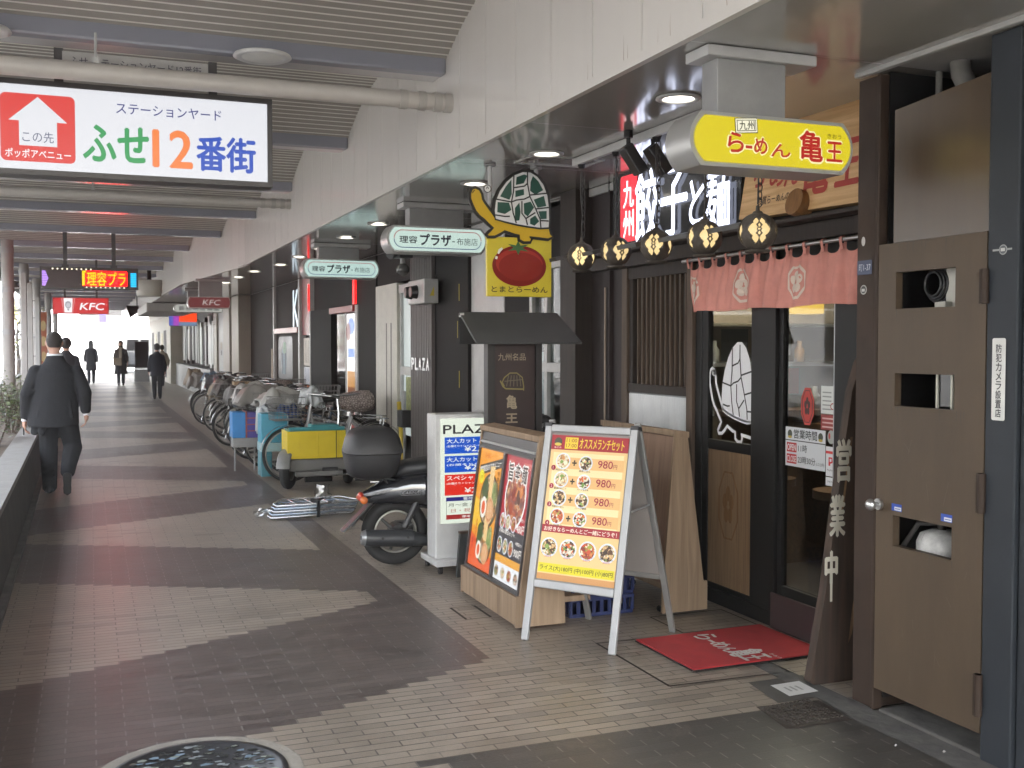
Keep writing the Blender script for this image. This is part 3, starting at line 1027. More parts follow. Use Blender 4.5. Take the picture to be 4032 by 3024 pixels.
def led_board():
    x0, x1, z0, z1, y = -.70, .715, 2.44, 2.775, 17.8
    t = thing("message_board", "dark LED message board showing glowing yellow characters on red", "display", ((x0 + x1) / 2, y, z0))
    W, H = x1 - x0, z1 - z0
    MB(FRAMEB).box(-W / 2, 0, 0, W / 2, .16, H).build("case", t)
    MB(mat("led_mask", (.05, .03, .03), .4)).rect(.02, .02, W - .02, H - .02, 0, FY(-W / 2, -.003, 0)).build("screen", t)
    a = MB(lit("ff0001", 26.0), FY(-W / 2, -.006, 0))
    a.rect(.60, .055, 1.245, H - .055, 0)
    a.k = lit("ffd800", 1.25)
    a.text("「", .60, .06, .05, .22, .003, .02)
    a.rect(.605, .06, .635, .25, .003)
    a.text("理容プラ", .665, .055, .56, .215, .003, .025)
    a.k = lit("c090ff", 1.5)
    for i in range(9):
        a.rect(.03, .045 + i * .026, .12 - .04 * abs(i - 4) / 4, .045 + i * .026 + .018, .001)
    a.k = lit("10c4ff", 1.6)
    for i in range(8):
        a.rect(W - .115, .045 + i * .028, W - .03, .045 + i * .028 + .02, .001)
    a.k = lit("fff4d0", 1.6)
    for i in range(9):
        a.disc(.18 + i * .068, H - .03, .013, .001, n=8)
    for i in range(9):
        a.disc(.66 + i * .068, .028, .013, .001, n=8)
    a.build("glowing_text", t)
    q = MB(lit("ff0001", 16.0), frame((W / 2, .163, 0), (-1, 0, 0), (0, 0, 1)))
    q.rect(.35, .055, 1.1, H - .055, 0)
    q.build("rear_text", t)
    for x in (-.35, .35):
        hb = MB(FRAMEB)
        hb.box(x - .03, .05, H + .04, x + .03, .10, ZB - z0)
        hb.box(x - .05, .03, H, x + .05, .12, H + .04)
        hb.build("hanger", t)
led_board()

def red_board():
    x0, x1, z0, z1, y = -.69, .36, 2.205, 2.535, 23.4
    t = thing("hanging_sign", "flat red hanging sign with white initials and a small white emblem, below the LED board", "sign", ((x0 + x1) / 2, y, z0))
    W, H = x1 - x0, z1 - z0
    MB(mat("red_sign_edge", (.35, .03, .03), .4)).box(-W / 2, 0, 0, W / 2, .12, H).build("case", t)
    MB(lit("c8282c", 1.05)).rect(.01, .01, W - .01, H - .01, 0, FY(-W / 2, -.003, 0)).build("face", t)
    a = MB(lit("f4f4f6", 1.1), FY(-W / 2, -.006, 0))
    a.text("KFC", .50, .085, .45, .14, 0, .035, .22)
    a.poly([(.16, H - .012), (.41, H - .012), (.375, .03), (.195, .03)], 0)
    a.k = lit("d2504e")
    a.poly([(.165, H - .012), (.20, H - .012), (.215, .03), (.197, .03)], .002)
    a.poly([(.37, H - .012), (.405, H - .012), (.373, .03), (.355, .03)], .002)
    a.k = lit("8e8f96")
    a.disc(.285, .185, .058, .002, 1.25, wob=.12, seed=3)
    a.k = lit("cfd0d6")
    a.disc(.285, .178, .04, .003, 1.2)
    a.k = lit("8e8f96")
    a.poly([(.26, .10), (.31, .10), (.29, .06)], .003)
    a.build("lettering", t)
    for x in (-.3, .3):
        hb = MB(FRAMEB)
        hb.box(x - .02, .04, H, x + .02, .08, ZB - z0)
        hb.build("hanger", t)
red_board()

# lozenge shaped lit signs hanging from the soffit, edge-on to the shops
def pill(label, x0, x1, z0, z1, y, dep, face, glow, post, back, art, bulge=.05):
    """post = (x0, x1) of the box that carries it"""
    t = thing("lozenge_sign", label, "sign", ((x0 + x1) / 2, y, z0), 0, "lozenge signs hung from the soffit")
    W, H = x1 - x0, z1 - z0
    r = H * .44
    fr = MB(mat("sign_silver", (.40, .40, .39), .35, metal=.4, var=0))
    outer = [(x - W / 2, z) for x, z in barrel(0, 0, W, H, bulge)]
    fr.prism(outer, -dep, 0, FY(0, 0, 0), smooth=True)
    fr.build("case", t, bevel=.006)
    b = .016
    inner = [(x - W / 2, z) for x, z in barrel(b, b, W - b, H - b, bulge * .95)]
    MB(face).poly(inner, .004, FY(0, -.002, 0)).build("face", t)
    a = MB(None, FY(-W / 2, -.010, 0))
    art(a, W, H)
    a.build("lettering", t)
    pm = MB(GREYP)
    p0, p1 = post[0] - (x0 + x1) / 2, post[1] - (x0 + x1) / 2
    pm.box(p0, dep * .2, H + .001, p1, dep * .8, ZS - z0 - .045)
    pm.build("hanging_box", t, bevel=.004)
    pm = MB(LGREY)
    pm.box(p0 - .06, dep * .05, ZS - z0 - .045, p1 + .13, dep * .95, ZS - z0 - .003)
    pm.build("ceiling_plate", t, bevel=.004)
    return t

def yellow_art(a, W, H):
    for m, z, bo, g in ((lit("f7efb0"), 0.0, .06, .004), (lit("b3261f"), .002, .03, 0)):
        a.k = m
        for s, x, y, w_, h_ in (("ら", .165, .058, .07, .075), ("ー", .245, .075, .03, .012), ("め", .285, .058, .06, .062), ("ん", .365, .052, .09, .05)):
            a.text(s, x - g, y - g, w_ + 2 * g, h_ + 2 * g, z, bo)
        a.text("亀", .50 - g, .045 - g, .11 + 2 * g, .118 + 2 * g, z, bo)
        a.text("王", .632 - g, .05 - g, .075 + 2 * g, .078 + 2 * g, z, bo)
    a.k = lit("3a3210")
    q = frame((.20, .132, .001), (1, .08, 0), (-.08, 1, 0))
    a.rect(-.002, -.002, .102, .058, 0, q)
    a.k = lit("f6f2d6")
    a.rect(.001, .001, .099, .055, .001, q)
    a.k = lit("2a2410")
    a.rect(.006, .006, .094, .050, .0015, q)
    a.k = lit("f6f2d6")
    a.rect(.009, .009, .091, .047, .002, q)
    a.k = lit("1c180c")
    a.text("九州", .016, .011, .07, .034, .003, .02, T=q)
    a.k = lit("5a4a14")
    a.text("きおう", .635, .142, .068, .018, .001, .012)
pill("bright yellow lit lozenge sign with red brush lettering in front of the noodle shop", 2.155, 2.925, 2.275, 2.485, 3.60, .19, lit("ecd92a", .82, "lit_yellow_face"), None, (2.30, 2.62), None, yellow_art)

def barber_art(a, W, H):
    def outline(m, z, pts, wd):
        a.k = m
        a.stroke(pts, wd, z)
    rr = rrect(.055, .04, W - .055, H - .04, H * .5 - .042, 8)
    n = len(rr)
    up = [p for p in rr if p[1] >= H * .5]
    dn = [p for p in rr if p[1] <= H * .5]
    up.sort(key=lambda p: (p[0]))
    dn.sort(key=lambda p: (p[0]))
    outline(lit("a02c38"), .0, up, .006)
    outline(lit("24306a"), .0, dn, .006)
    a.k = lit("20202a")
    a.text("理容", .10, .076, .15, .058, .001, .025)
    a.text("プラザ", .275, .062, .265, .092, .001, .045)
    a.rect(.55, .095, .575, .102, .001)
    a.k = lit("33353c")
    a.text("布施店", .59, .072, .185, .060, .001, .0)
mint = lit("d3ece2", .86)
pill("nearer mint-white barber sign, half hidden behind the turtle sign", 2.25, 3.11, 2.335, 2.555, 8.46, .22, mint, None, (2.45, 2.92), None, barber_art)
pill("farther mint-white barber sign, fully in view under the row of downlights", 2.26, 3.15, 2.345, 2.565, 12.2, .22, lit("c2dfd8", .92), None, (2.45, 2.92), None, barber_art)

def kfc_art(a, W, H):
    a.k = lit("b9aaa6", .8)
    a.text("KFC", W * .34, H * .27, W * .40, H * .46, 0, .03, .2)
pill("dull dark red lozenge sign with pale initials, far along the shops", 1.60, 2.34, 2.225, 2.435, 19.6, .2, lit("6a2426", .85), None, (1.8, 2.2), None, kfc_art, .03)

def tail_art(a, W, H):
    rr = random.Random(5)
    a.k = lit("3a3c40", .8)
    for i, c in enumerate("鉄板焼居酒屋"):
        a.text(c, .10 + i * .14, H * .25, .11, H * .5, 0, .03)
pill("grimy white lozenge sign behind the dark red one", 1.62, 2.62, 2.255, 2.43, 23.2, .2, lit("b8bab2", .9), None, (1.9, 2.3), None, tail_art)

# ------------------------------------------------------------------ tortoise and tomato board
def turtle_paths():
    """tortoise drawn in a unit box: x to the right, y up, head at the left"""
    shell = [(.30, .30), (.285, .42), (.30, .56), (.35, .70), (.43, .83), (.53, .93), (.64, .985), (.74, .985), (.83, .93), (.91, .82), (.96, .67), (.98, .50), (.985, .34), (.975, .215), (.86, .20), (.72, .215), (.58, .235), (.44, .265)]
    body = [(.02, .70), (.00, .64), (.0, .57), (.03, .48), (.065, .40), (.11, .34), (.17, .29), (.22, .235), (.28, .18), (.235, .13), (.20, .09), (.22, .06), (.30, .065), (.36, .10), (.42, .145), (.55, .10), (.60, .095), (.605, .03), (.66, .00), (.74, .005), (.76, .05), (.73, .075), (.86, .065), (.97, .055), (1.03, .09), (1.0, .13), (.98, .21), (.86, .20), (.72, .215), (.58, .235), (.44, .265), (.32, .30), (.27, .38), (.21, .47), (.17, .53), (.15, .57), (.14, .64), (.11, .70), (.06, .72)]
    plates = [
        [(.36, .62), (.43, .76), (.50, .86), (.505, .66), (.475, .58)],
        [(.565, .90), (.66, .945), (.70, .93), (.655, .82), (.555, .79)],
        [(.55, .71), (.655, .74), (.66, .66), (.55, .62)],
        [(.77, .93), (.84, .86), (.90, .74), (.80, .67), (.735, .72), (.74, .84)],
        [(.325, .40), (.33, .54), (.47, .54), (.50, .44), (.42, .38)],
        [(.545, .47), (.60, .55), (.615, .42), (.60, .30), (.545, .29)],
        [(.655, .54), (.74, .57), (.785, .49), (.705, .36), (.66, .40)],
        [(.78, .60), (.91, .66), (.94, .52), (.83, .49)],
        [(.84, .44), (.945, .45), (.945, .34), (.87, .33)],
        [(.735, .33), (.80, .38), (.85, .30), (.79, .235), (.735, .26)],
    ]
    return shell, body, plates

def turtle_board():
    y, x0, z0 = 6.5, 2.39, 1.895
    W, H = .455, .385
    t = thing("tortoise_sign", "hanging tortoise cut-out on a yellow board with a big red tomato", "sign", (x0 + W / 2, y, z0))
    MB(mat("sign_yellow", (.62, .50, .035), .35, var=.04)).box(-W / 2, 0, 0, W / 2, .03, H).build("board", t, bevel=.003)
    F = FY(-W / 2, -.003, 0)
    a = MB(ink("7f1f1b", .25), F)
    a.disc(.225, .20, .190, 0, .70, 40)
    a.k = ink("a5352b", .25)
    a.disc(.225, .215, .165, .001, .60, 36)
    a.k = ink("8a2620", .25)
    a.disc(.235, .195, .155, .002, .60, 36)
    a.k = ink("35602f")
    st = []
    for i in range(12):
        an = PI / 2 + 2 * PI * i / 12
        rr = .085 if i % 2 == 0 else .032
        st.append((.215 + rr * math.cos(an), .318 + rr * .55 * math.sin(an)))
    a.poly(st, .003)
    a.k = ink("e8e6dc")
    a.stroke([(.075, .275), (.085, .297), (.105, .312)], [.012, .02, .014], .004)
    a.stroke([(.060, .24), (.065, .258)], .016, .004)
    a.build("tomato", t)
    MB(ink("2a2318"), F).text("とまとらーめん", .03, .028, W - .06, .038, .001, .02).build("lettering", t)
    s = MB(ink("16140f"), FY(-.345, -.012, H - .03))
    K = .56
    sc = lambda ps, ox=0, oy=0, k=1: [(p[0] * K * 1.0, p[1] * K * .83) for p in ps]
    shell, body, plates = turtle_paths()
    def grow(ps, d):
        cx = sum(p[0] for p in ps) / len(ps); cy = sum(p[1] for p in ps) / len(ps)
        out = []
        n = len(ps)
        for i in range(n):
            p, q, r_ = V(ps[i - 1]), V(ps[i]), V(ps[(i + 1) % n])
            e = (r_ - p)
            nrm = V((e.y, -e.x)).normalized()
            out.append((q.x + nrm.x * d, q.y + nrm.y * d))
        return out
    def area(ps):
        return sum(ps[i][0] * ps[(i + 1) % len(ps)][1] - ps[(i + 1) % len(ps)][0] * ps[i][1] for i in range(len(ps)))
    sh, bo = sc(shell), sc(body)
    if area(sh) < 0: sh.reverse()
    if area(bo) < 0: bo.reverse()
    s.prism(grow(sh, .014), -.016, .0)
    s.prism(grow(bo, .012), -.017, -.0005)
    s.stroke(bo, .012, .002, closed=True)
    s.build("outline", t)
    b = MB(ink("c8a41e", .35), FY(-.345, -.0135, H - .03))
    b.poly(bo, 0)
    b.k = ink("d9d9d6")
    b.poly(sh, .0025)
    b.k = ink("1d4a3c", .35)
    for p in plates:
        b.poly(sc(p), .0045)
    b.k = ink("d9d9d6")
    b.disc(.115, .333, .024, .004)
    b.k = ink("16140f")
    b.ring(.115, .333, .021, .026, .005)
    b.stroke([(.105, .333), (.115, .345), (.123, .333)], .005, .005)
    b.stroke([(.012, .30), (.022, .315), (.030, .318)], .006, .004)
    b.build("tortoise", t)
    ln = MB(ink("16140f"), FY(-.345, -.0145, H - .03))
    L = [[(.30, .58), (.50, .55), (.56, .58), (.66, .60), (.73, .64)], [(.53, .93), (.525, .70), (.50, .55), (.52, .40), (.56, .26)], [(.70, .98), (.70, .82), (.73, .64), (.80, .48), (.86, .33), (.87, .21)],
         [(.53, .75), (.66, .78), (.70, .82)], [(.73, .66), (.95, .70)], [(.80, .47), (.97, .50)], [(.63, .57), (.63, .40), (.68, .33), (.70, .24)], [(.68, .33), (.80, .42)], [(.30, .36), (.42, .345), (.48, .35)], [(.855, .31), (.97, .31)]]
    for p in L:
        ln.stroke(sc(p), .009, .006)
    ln.stroke(sh, .010, .0055, closed=True)
    ln.build("shell_lines", t)
    for x in (2.425 - x0 - W / 2, 2.75 - x0 - W / 2):
        rd = MB(LGREY)
        rd.cyl((x, .04, H * .5), (x, .04, ZS - z0 - .004), .014, n=12)
        rd.k = GREYP
        rd.cyl((x, .04, ZS - z0 - .012), (x, .04, ZS - z0 - .002), .04, n=18)
        rd.build("rod", t)
turtle_board()
# ------------------------------------------------------------------ brown steel cupboard door beside the noodle shop
PX = 3.13
BROWN = mat("brown_steel_paint", (.088, .062, .040), .5, spec=.3, var=.17, scale=5, stretch=(1, 1, .22), bump=.05, bscale=200)
BROWND = mat("dark_brown_steel", (.044, .029, .021), .6, spec=.25, var=.25, scale=5)
STREAK = mat("worn_brown_steel", (.080, .057, .037), .25, spec=.5, var=.09, scale=7, stretch=(1, 1, .12))
def steel_door():
    t = thing("steel_door", "brown steel service door with three cut-out openings and a round knob", "door", (PX, 3.38, 0))
    Y0, Y1, Z0, Z1 = -.295, .295, .10, 2.005       # local y
    lf = MB(BROWN)
    ws = [(1.73, 1.882), (1.325, 1.462), (.735, .865)]
    wy0, wy1 = -.14, .19
    # leaf as a wall with three holes
    zs = [Z0] + [z for p in reversed(ws) for z in p] + [Z1]
    for i in range(0, len(zs), 2):
        lf.box(0, Y0, zs[i], .035, Y1, zs[i + 1])
    for a, b in ws:
        lf.box(0, Y0, a, .035, wy0, b)
        lf.box(0, wy1, a, .035, Y1, b)
    # the pieces meet exactly, so weld them into one sheet
    o = lf.build("leaf", t)
    bm = bmesh.new(); bm.from_mesh(o.data)
    bmesh.ops.remove_doubles(bm, verts=bm.verts, dist=.0005)
    bm.to_mesh(o.data); bm.free()
    k = MB(STEEL)
    k.cyl((0, .272, .90), (-.012, .272, .90), .024, n=18)
    k.cyl((-.012, .272, .90), (-.035, .272, .90), .010, n=12)
    k.ell((-.048, .272, .90), (.022, .025, .025))
    k.build("knob", t)
    for z, h in ((1.80, .13), (1.02, .15), (.25, .16)):
        h_ = MB(BROWND)
        h_.box(-.02, Y0 - .012, z - h / 2, .01, Y0 + .016, z + h / 2)
        h_.cyl((-.012, Y0 - .003, z - h / 2), (-.012, Y0 - .003, z + h / 2), .014, n=10)
        h_.build("hinge", t)
    for y, z in ((.165, .885), (-.115, .883)):
        s = MB(ink("2c4fae"), FX(-.003, y + .03, z))
        s.rect(0, 0, .06, .03, 0)
        s.k = ink("d8dce6")
        s.rect(.018, .003, .058, .018, .001)
        s.k = ink("6a78a8")
        s.rect(.022, .008, .054, .012, .0015)
        s.build("sticker", t)
    st = MB(mat("grime", (.055, .042, .030), .6, var=.3))
    rr = random.Random(12)
    F_ = FX(-.0015, .295, 0)
    for i in range(26):
        x = rr.uniform(.03, .55)
        z = rr.choice((1.728, 1.322, .733, 2.0))
        L_ = rr.uniform(.01, .06)
        st.stroke([(x, z), (x + rr.uniform(-.004, .004), z - L_ * .5), (x + rr.uniform(-.004, .004), z - L_)], [rr.uniform(.002, .006), .003, .001], 0, F_)
    st.k = mat("scratch", (.115, .085, .06), .5)
    for i in range(14):
        x, z = rr.uniform(.03, .55), rr.uniform(.15, 1.2)
        a = rr.uniform(-.8, .8)
        L_ = rr.uniform(.02, .10)
        st.stroke([(x, z), (x + L_ * math.sin(a), z + L_ * math.cos(a))], .0012, .0003, F_)
    st.build("stains", t)
    # up-and-over panel above the leaf
    up = MB(STREAK)
    up.prism([(-.225, 2.008), (.30, 2.008), (.30, 2.60), (-.225, 2.56)], -.045, -.015, frame((0, 0, 0), (0, -1, 0), (0, 0, 1)))
    p = up.build("upper_panel", t, bevel=.003)
    return t
steel_door()
cab = thing("service_cupboard", "dark pipe cupboard behind the brown steel door", "cupboard", (PX, 3.38, 0))
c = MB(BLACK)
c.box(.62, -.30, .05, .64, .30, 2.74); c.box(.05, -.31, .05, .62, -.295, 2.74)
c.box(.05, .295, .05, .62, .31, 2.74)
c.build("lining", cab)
def pipes():
    t = thing("pipe_bundle", "old grey pipes and a duct bend in the gap above the brown steel door", "pipes", (PX + .25, 3.38, 2.4))
    m = MB(mat("old_pipe", (.21, .20, .18), .6, var=.3))
    m.tube([(0, .12, .40), (0, .10, .30), (0, .02, .17), (0, -.02, .02)], .042, 12)
    m.build("bent_duct", t)
    m = MB(mat("old_pipe", (.21, .20, .18), .6, var=.3))
    m.cyl((.05, -.10, -.3), (.05, -.10, .35), .035); m.cyl((.12, .2, -.3), (.12, .2, .35), .03); m.cyl((.02, .25, -.3), (.02, .25, .35), .014)
    m.build("riser", t)
pipes()
def coil():
    t = thing("cable_coil", "coiled black cable and grey switch box in the top opening of the brown door", "cable", (PX + .085, 3.45, 1.83))
    m = MB(BLKPL)
    for i in range(4):
        r = .045 + .008 * i
        m.tube([(.01 * i, r * math.cos(2 * PI * k / 20), r * 1.1 * math.sin(2 * PI * k / 20)) for k in range(20)], .006, 6, closed=True)
    m.build("coil", t)
    m = MB(mat("old_grey_box", (.46, .45, .40), .5))
    m.box(.02, -.13, -.16, .10, -.05, .06); m.box(-.02, -.09, -.105, .019, -.03, -.075)
    m.build("switch_box", t, bevel=.004)
coil()
def meter():
    t = thing("wall_meter", "pale framed meter window seen in the middle opening of the brown door", "meter", (PX + .07, 3.37, 1.40))
    m = MB(mat("meter_cream", (.62, .61, .52), .5))
    m.box(0, -.05, -.12, .02, -.04, .06); m.box(0, .03, -.12, .02, .04, .06); m.box(0, -.05, .06, .02, .04, .07); m.box(0, -.05, -.13, .02, .04, -.12)
    m.build("meter_rim", t)
    MB(DGLASS).box(.008, -.04, -.12, .014, .03, .06).build("pane", t)
meter()
def tank():
    t = thing("metal_tank", "small scuffed grey metal tank in the lowest opening of the brown door", "tank", (PX + .15, 3.45, .70))
    m = MB(mat("galvanised", (.50, .50, .48), .5, metal=.1, var=.35, scale=14))
    m.lathe([(.001, .115), (.05, .11), (.085, .095), (.10, .06), (.10, -.25), (.001, -.25)], 24)
    m.build("tank_body", t)
    m = MB(CHAIN)
    m.cyl((0, 0, .11), (0, 0, .15), .018); m.tube([(0, 0, .14), (-.05, .08, .13), (-.08, .14, .02), (-.08, .16, -.2)], .012, 8)
    m.build("valve", t)
    MB(mat("tank_stand", (.15, .14, .13), .6)).cyl((0, 0, -.25), (0, 0, -.62), .09).build("stand", t)
tank()
jp = thing("steel_post", "dark brown steel corner post between the noodle shop and the steel door", "post", (PX, 3.755, 0))
m = MB(BROWND)
m.box(.012, -.052, .0, .45, .075, ZS - .02)
m.box(.0, -.075, .0, .05, -.054, ZS - .02)
m.build("shaft", jp, bevel=.005)
m = MB(ink("39425c"), FX(.008, .068, 1.885))
m.rect(0, 0, .095, .062, 0)
m.k = ink("b9bec8")
m.text("1-37", .042, .018, .045, .026, .001, .02)
m.text("町", .012, .016, .024, .03, .001)
m.build("number_plate", jp)
m = MB(ink("b4b4ae"), FX(.008, .055, 1.80))
m.disc(.03, .02, .021, 0)
m.k = ink("4c4c4c")
m.disc(.03, .02, .016, .001)
m.k = ink("c8c8c4")
m.rect(.02, .012, .04, .024, .002)
m.build("round_sticker", jp)
MB(STEEL, FX(.008, .03, 2.03)).disc(.0, .0, .012, 0, 1.7).build("rivet_plate", jp)
bc = thing("steel_column", "dark blue-grey steel column at the right edge of the picture", "column", (PX, 2.99, 0))
m = MB(mat("blue_grey_paint", (.028, .033, .040), .55, spec=.3, var=.15, scale=3))
m.box(.0, -.05, .0, .3, .092, ZS - .02)
m.box(.02, -.30, 0, .3, -.055, ZS - .02)
m.build("shaft", bc, bevel=.006)
m = MB(mat("sticker_white", (.70, .70, .67), .4), FX(-.004, .07, 1.30))
m.poly(rrect(.012, 0, .075, .305, .008), 0)
m.k = ink("2a2a2e")
m.vtext("防犯カメラ設置店", .031, .012, .026, .27, .001, .02, .12)
m.build("notice", bc)
m = MB(ink("9fa2a0"), FX(-.004, .015, 1.93))
m.rect(-.05, -.003, .04, .004, -.001)
m.disc(0, 0, .019, 0)
m.k = ink("5a5e62")
m.disc(0, 0, .015, .001)
m.k = ink("c8c8c4")
m.rect(-.01, -.006, .01, .006, .0015)
m.build("round_sticker", bc)

# ------------------------------------------------------------------ noodle shop front
DX = 3.55
TIMB = wood("dark_stained_timber", "201915", "2f2520", .65)
TIMBL = wood("worn_brown_timber", "463930", "5d4d40", .65)
MAROON = wood("maroon_board", "1e1514", "291d1d", .65)
NATW = wood("natural_board", "7c644b", "9a8064", .5)
shop = thing("noodle_shop", "dark timber noodle shop front with lattice window, tiled sill and glass doors", "shop front", (DX, 5.5, 0))
S = -5.5      # local y = world y + S
m = MB(TIMB)
m.box(-.16, 7.30 + S, 0, .05, 7.58 + S, ZS); m.build("end_post", shop, bevel=.005)
m = MB(MAROON)
m.box(-.02, 6.80 + S, 0, .05, 7.30 + S, ZS)
m.box(-.05, 6.95 + S, 0, -.02, 6.975 + S, ZS)
m.build("maroon_wall", shop)
m = MB(mat("copper_pipe", (.28, .22, .17), .45, metal=.3))
m.cyl((-.035, 7.05 + S, 0), (-.035, 7.05 + S, 2.0), .008)
m.build("drain_pipe", shop)
m = MB(TIMBL)
m.box(-.03, 6.72 + S, 0, .05, 6.80 + S, 2.12); m.box(-.03, 5.84 + S, 0, .05, 5.91 + S, 2.12)
m.build("window_post", shop, bevel=.004)
m = MB(TIMB)
m.box(-.02, 5.91 + S, 2.04, .05, 6.72 + S, 2.12); m.box(-.02, 5.91 + S, 1.25, .05, 6.72 + S, 1.31)
m.box(-.01, 6.67 + S, 1.31, .05, 6.72 + S, 2.04); m.box(-.01, 5.91 + S, 1.31, .05, 5.945 + S, 2.04)
lw = m.build("lattice_window", shop, bevel=.004)
m = MB(TIMBL)
for i in range(11):
    y = 5.975 + i * .064
    m.box(.0, y - .008 + S, 1.31, .022, y + .008 + S, 2.04)
m.build("lattice", lw)
MB(mat("black_gap", (.008, .008, .008), .5)).box(.04, 5.92 + S, 1.31, .05, 6.70 + S, 2.04).build("pane", lw)
m = MB(mat("tile_backing", (.25, .26, .26), .7))
m.box(-.004, 5.91 + S, .0, .05, 6.72 + S, 1.249)
tl = m.build("tiled_sill", shop)
m = MB(mat("white_tile", (.66, .68, .69), .12, var=.05, coat=.5))
z = 1.244
while z > 0:
    y = 5.912
    while y < 6.71:
        m.box(-.012, y + S, max(0, z - .226), -.005, y + .0285 + S, z - .004)
        y += .031
    z -= .23
m.build("tile_face", tl)
# beam and ledge above doors and window
m = MB(TIMB)
m.box(-.10, 4.02 + S, 2.12, .05, 7.30 + S, 2.21)
m.box(-.20, 4.02 + S, 2.21, .05, 7.30 + S, 2.235)
m.build("lintel", shop, bevel=.006)
m = MB(mat("dark_flashing", (.06, .06, .058), .5))
for y in (4.2, 4.75, 5.3, 5.85, 6.4):
    m.box(-.18, y + S, 2.236, -.10, y + .42 + S, 2.26, frame((0, 0, 0), (1, 0, .25), (0, 1, 0)))
m.build("ledge_flashing", shop)
m = MB(mat("black_board", (.018, .017, .017), .35))
m.box(.0, 4.0 + S, 2.236, .05, 7.30 + S, ZS)
m.build("upper_wall", shop)
# door frame
BF = mat("black_door_frame", (.014, .014, .014), .5, spec=.25, var=.1)
def shop_door(y0, y1, name):
    """a sliding leaf between world y0 < y1; returns it"""
    f = MB(BF)
    return f
m = MB(BF)
m.box(-.005, 5.765 + S, 0, .05, 5.84 + S, 2.12); m.box(-.012, 4.985 + S, .0, .05, 5.21 + S, 2.12)
m.box(-.03, 4.02 + S, 0, .05, 4.455 + S, 2.12); m.box(-.02, 4.455 + S, 0, .05, 5.765 + S, .085)
m.k = mat("maroon_kick", (.05, .03, .032), .45)
m.box(-.032, 4.455 + S, 0, -.021, 4.985 + S, .2)
m.build("door_frame", shop, bevel=.004)
d1 = MB(BF)
d1.box(.0, 5.70 + S, .085, .04, 5.765 + S, 2.12); d1.box(.0, 5.21 + S, .085, .04, 5.235 + S, 2.12); d1.box(.0, 5.235 + S, .94, .04, 5.70 + S, 1.0); d1.box(.0, 5.235 + S, .085, .04, 5.70 + S, .115); d1.box(.0, 5.235 + S, 2.05, .04, 5.70 + S, 2.12)
d1o = d1.build("sliding_door", shop, bevel=.003)
MB(SGLASS).box(.018, 5.235 + S, 1.0, .022, 5.70 + S, 2.05).build("glass", d1o)
wp = MB(NATW)
wp.box(.008, 5.235 + S, .115, .03, 5.70 + S, .94)
Fw = FX(.004, 5.70 + S, .115)
wp.k = wood("carved_board", "6f5133", "8f6d47", .55)
def emblem(mb, cx, cy, rx, ry, w_, z=0, T=None):
    o_ = octagon(cx, cy, rx, ry, .42)
    mb.stroke(o_, w_, z, T, closed=True)
    for i in range(5):
        a = PI / 2 + 2 * PI * i / 5
        px, py = cx + rx * .36 * math.cos(a), cy + ry * .36 * math.sin(a)
        q = [(px + rx * .26 * math.cos(a + t) , py + ry * .24 * math.sin(a + t)) for t in (0, .5, 1.0, 1.6, 2.3, 3.14, -2.3, -1.6, -1.0, -.5)]
        mb.poly(q, z + .0003, T)
emblem(wp, .235, .50, .10, .20, .014, .003, Fw)
wp.build("wood_panel", d1o)
tv = MB(ink("dedfe2"), FX(.012, 5.715 + S, 1.005))
K = 1.0
shell, body, plates = turtle_paths()
# white line drawing of the tortoise on the left pane; the box is .50 wide, .60 high
def tp(ps): return [(.02 + p[0] * .47, p[1] * .60) for p in ps]
tv.poly(tp(shell), 0)
tv.stroke(tp(body), .020, .0, closed=True)
tv.disc(.068, .405, .022, .0)
tv.build("tortoise_drawing", d1o)
tk = MB(ink("0c0c0c"), FX(.012, 5.715 + S, 1.005))
Lp = [[(.30, .58), (.50, .55), (.56, .58), (.66, .60), (.73, .64)], [(.53, .93), (.525, .70), (.50, .55), (.52, .40), (.56, .26)], [(.70, .96), (.70, .82), (.73, .64), (.80, .48), (.86, .33), (.87, .23)],
      [(.53, .75), (.66, .78), (.70, .82)], [(.73, .66), (.95, .70)], [(.80, .47), (.97, .50)], [(.63, .57), (.63, .40), (.68, .33), (.70, .25)], [(.68, .33), (.80, .42)], [(.32, .36), (.42, .345), (.48, .35)], [(.855, .31), (.96, .31)]]
for p in Lp:
    tk.stroke(tp(p), .010, .0012)
tk.ring(.068, .405, .008, .013, .001)
tk.build("drawing_lines", d1o)
d2 = MB(BF)
d2.box(.012, 4.455 + S, .085, .05, 4.505 + S, 2.12); d2.box(.012, 4.945 + S, .085, .05, 4.985 + S, 2.12); d2.box(.012, 4.505 + S, .085, .05, 4.945 + S, .24); d2.box(.012, 4.505 + S, 2.05, .05, 4.945 + S, 2.12)
d2o = d2.build("sliding_door", shop, bevel=.003)
MB(SGLASS).box(.03, 4.505 + S, .24, .034, 4.945 + S, 2.05).build("glass", d2o)
MB(ALU).box(.004, 4.488 + S, .24, .0115, 4.503 + S, 2.05).build("edge_strip", d2o)
def paper(name, y_left, z0, wd, h, m_, label=None):
    """a notice on the right-hand pane; y_left is its left edge seen from outside"""
    return MB(m_, FX(.026, y_left + S, z0)).rect(0, 0, wd, h, 0)
p = paper("hours", 4.935, .915, .345, .215, ink("cfd3d6"))
p.k = ink("26262a")
p.rect(.0, .140, .345, .145, .0006)
p.text("営業時間", .075, .155, .20, .05, .0006, .02)
p.k = ink("b3282b")
p.rect(.012, .078, .10, .130, .0006); p.rect(.012, .015, .10, .067, .0006)
p.k = ink("e6e6e6")
p.text("OPEN", .018, .087, .076, .034, .0012, .03); p.text("CLOSE", .016, .024, .080, .034, .0012, .03)
p.k = ink("26262a")
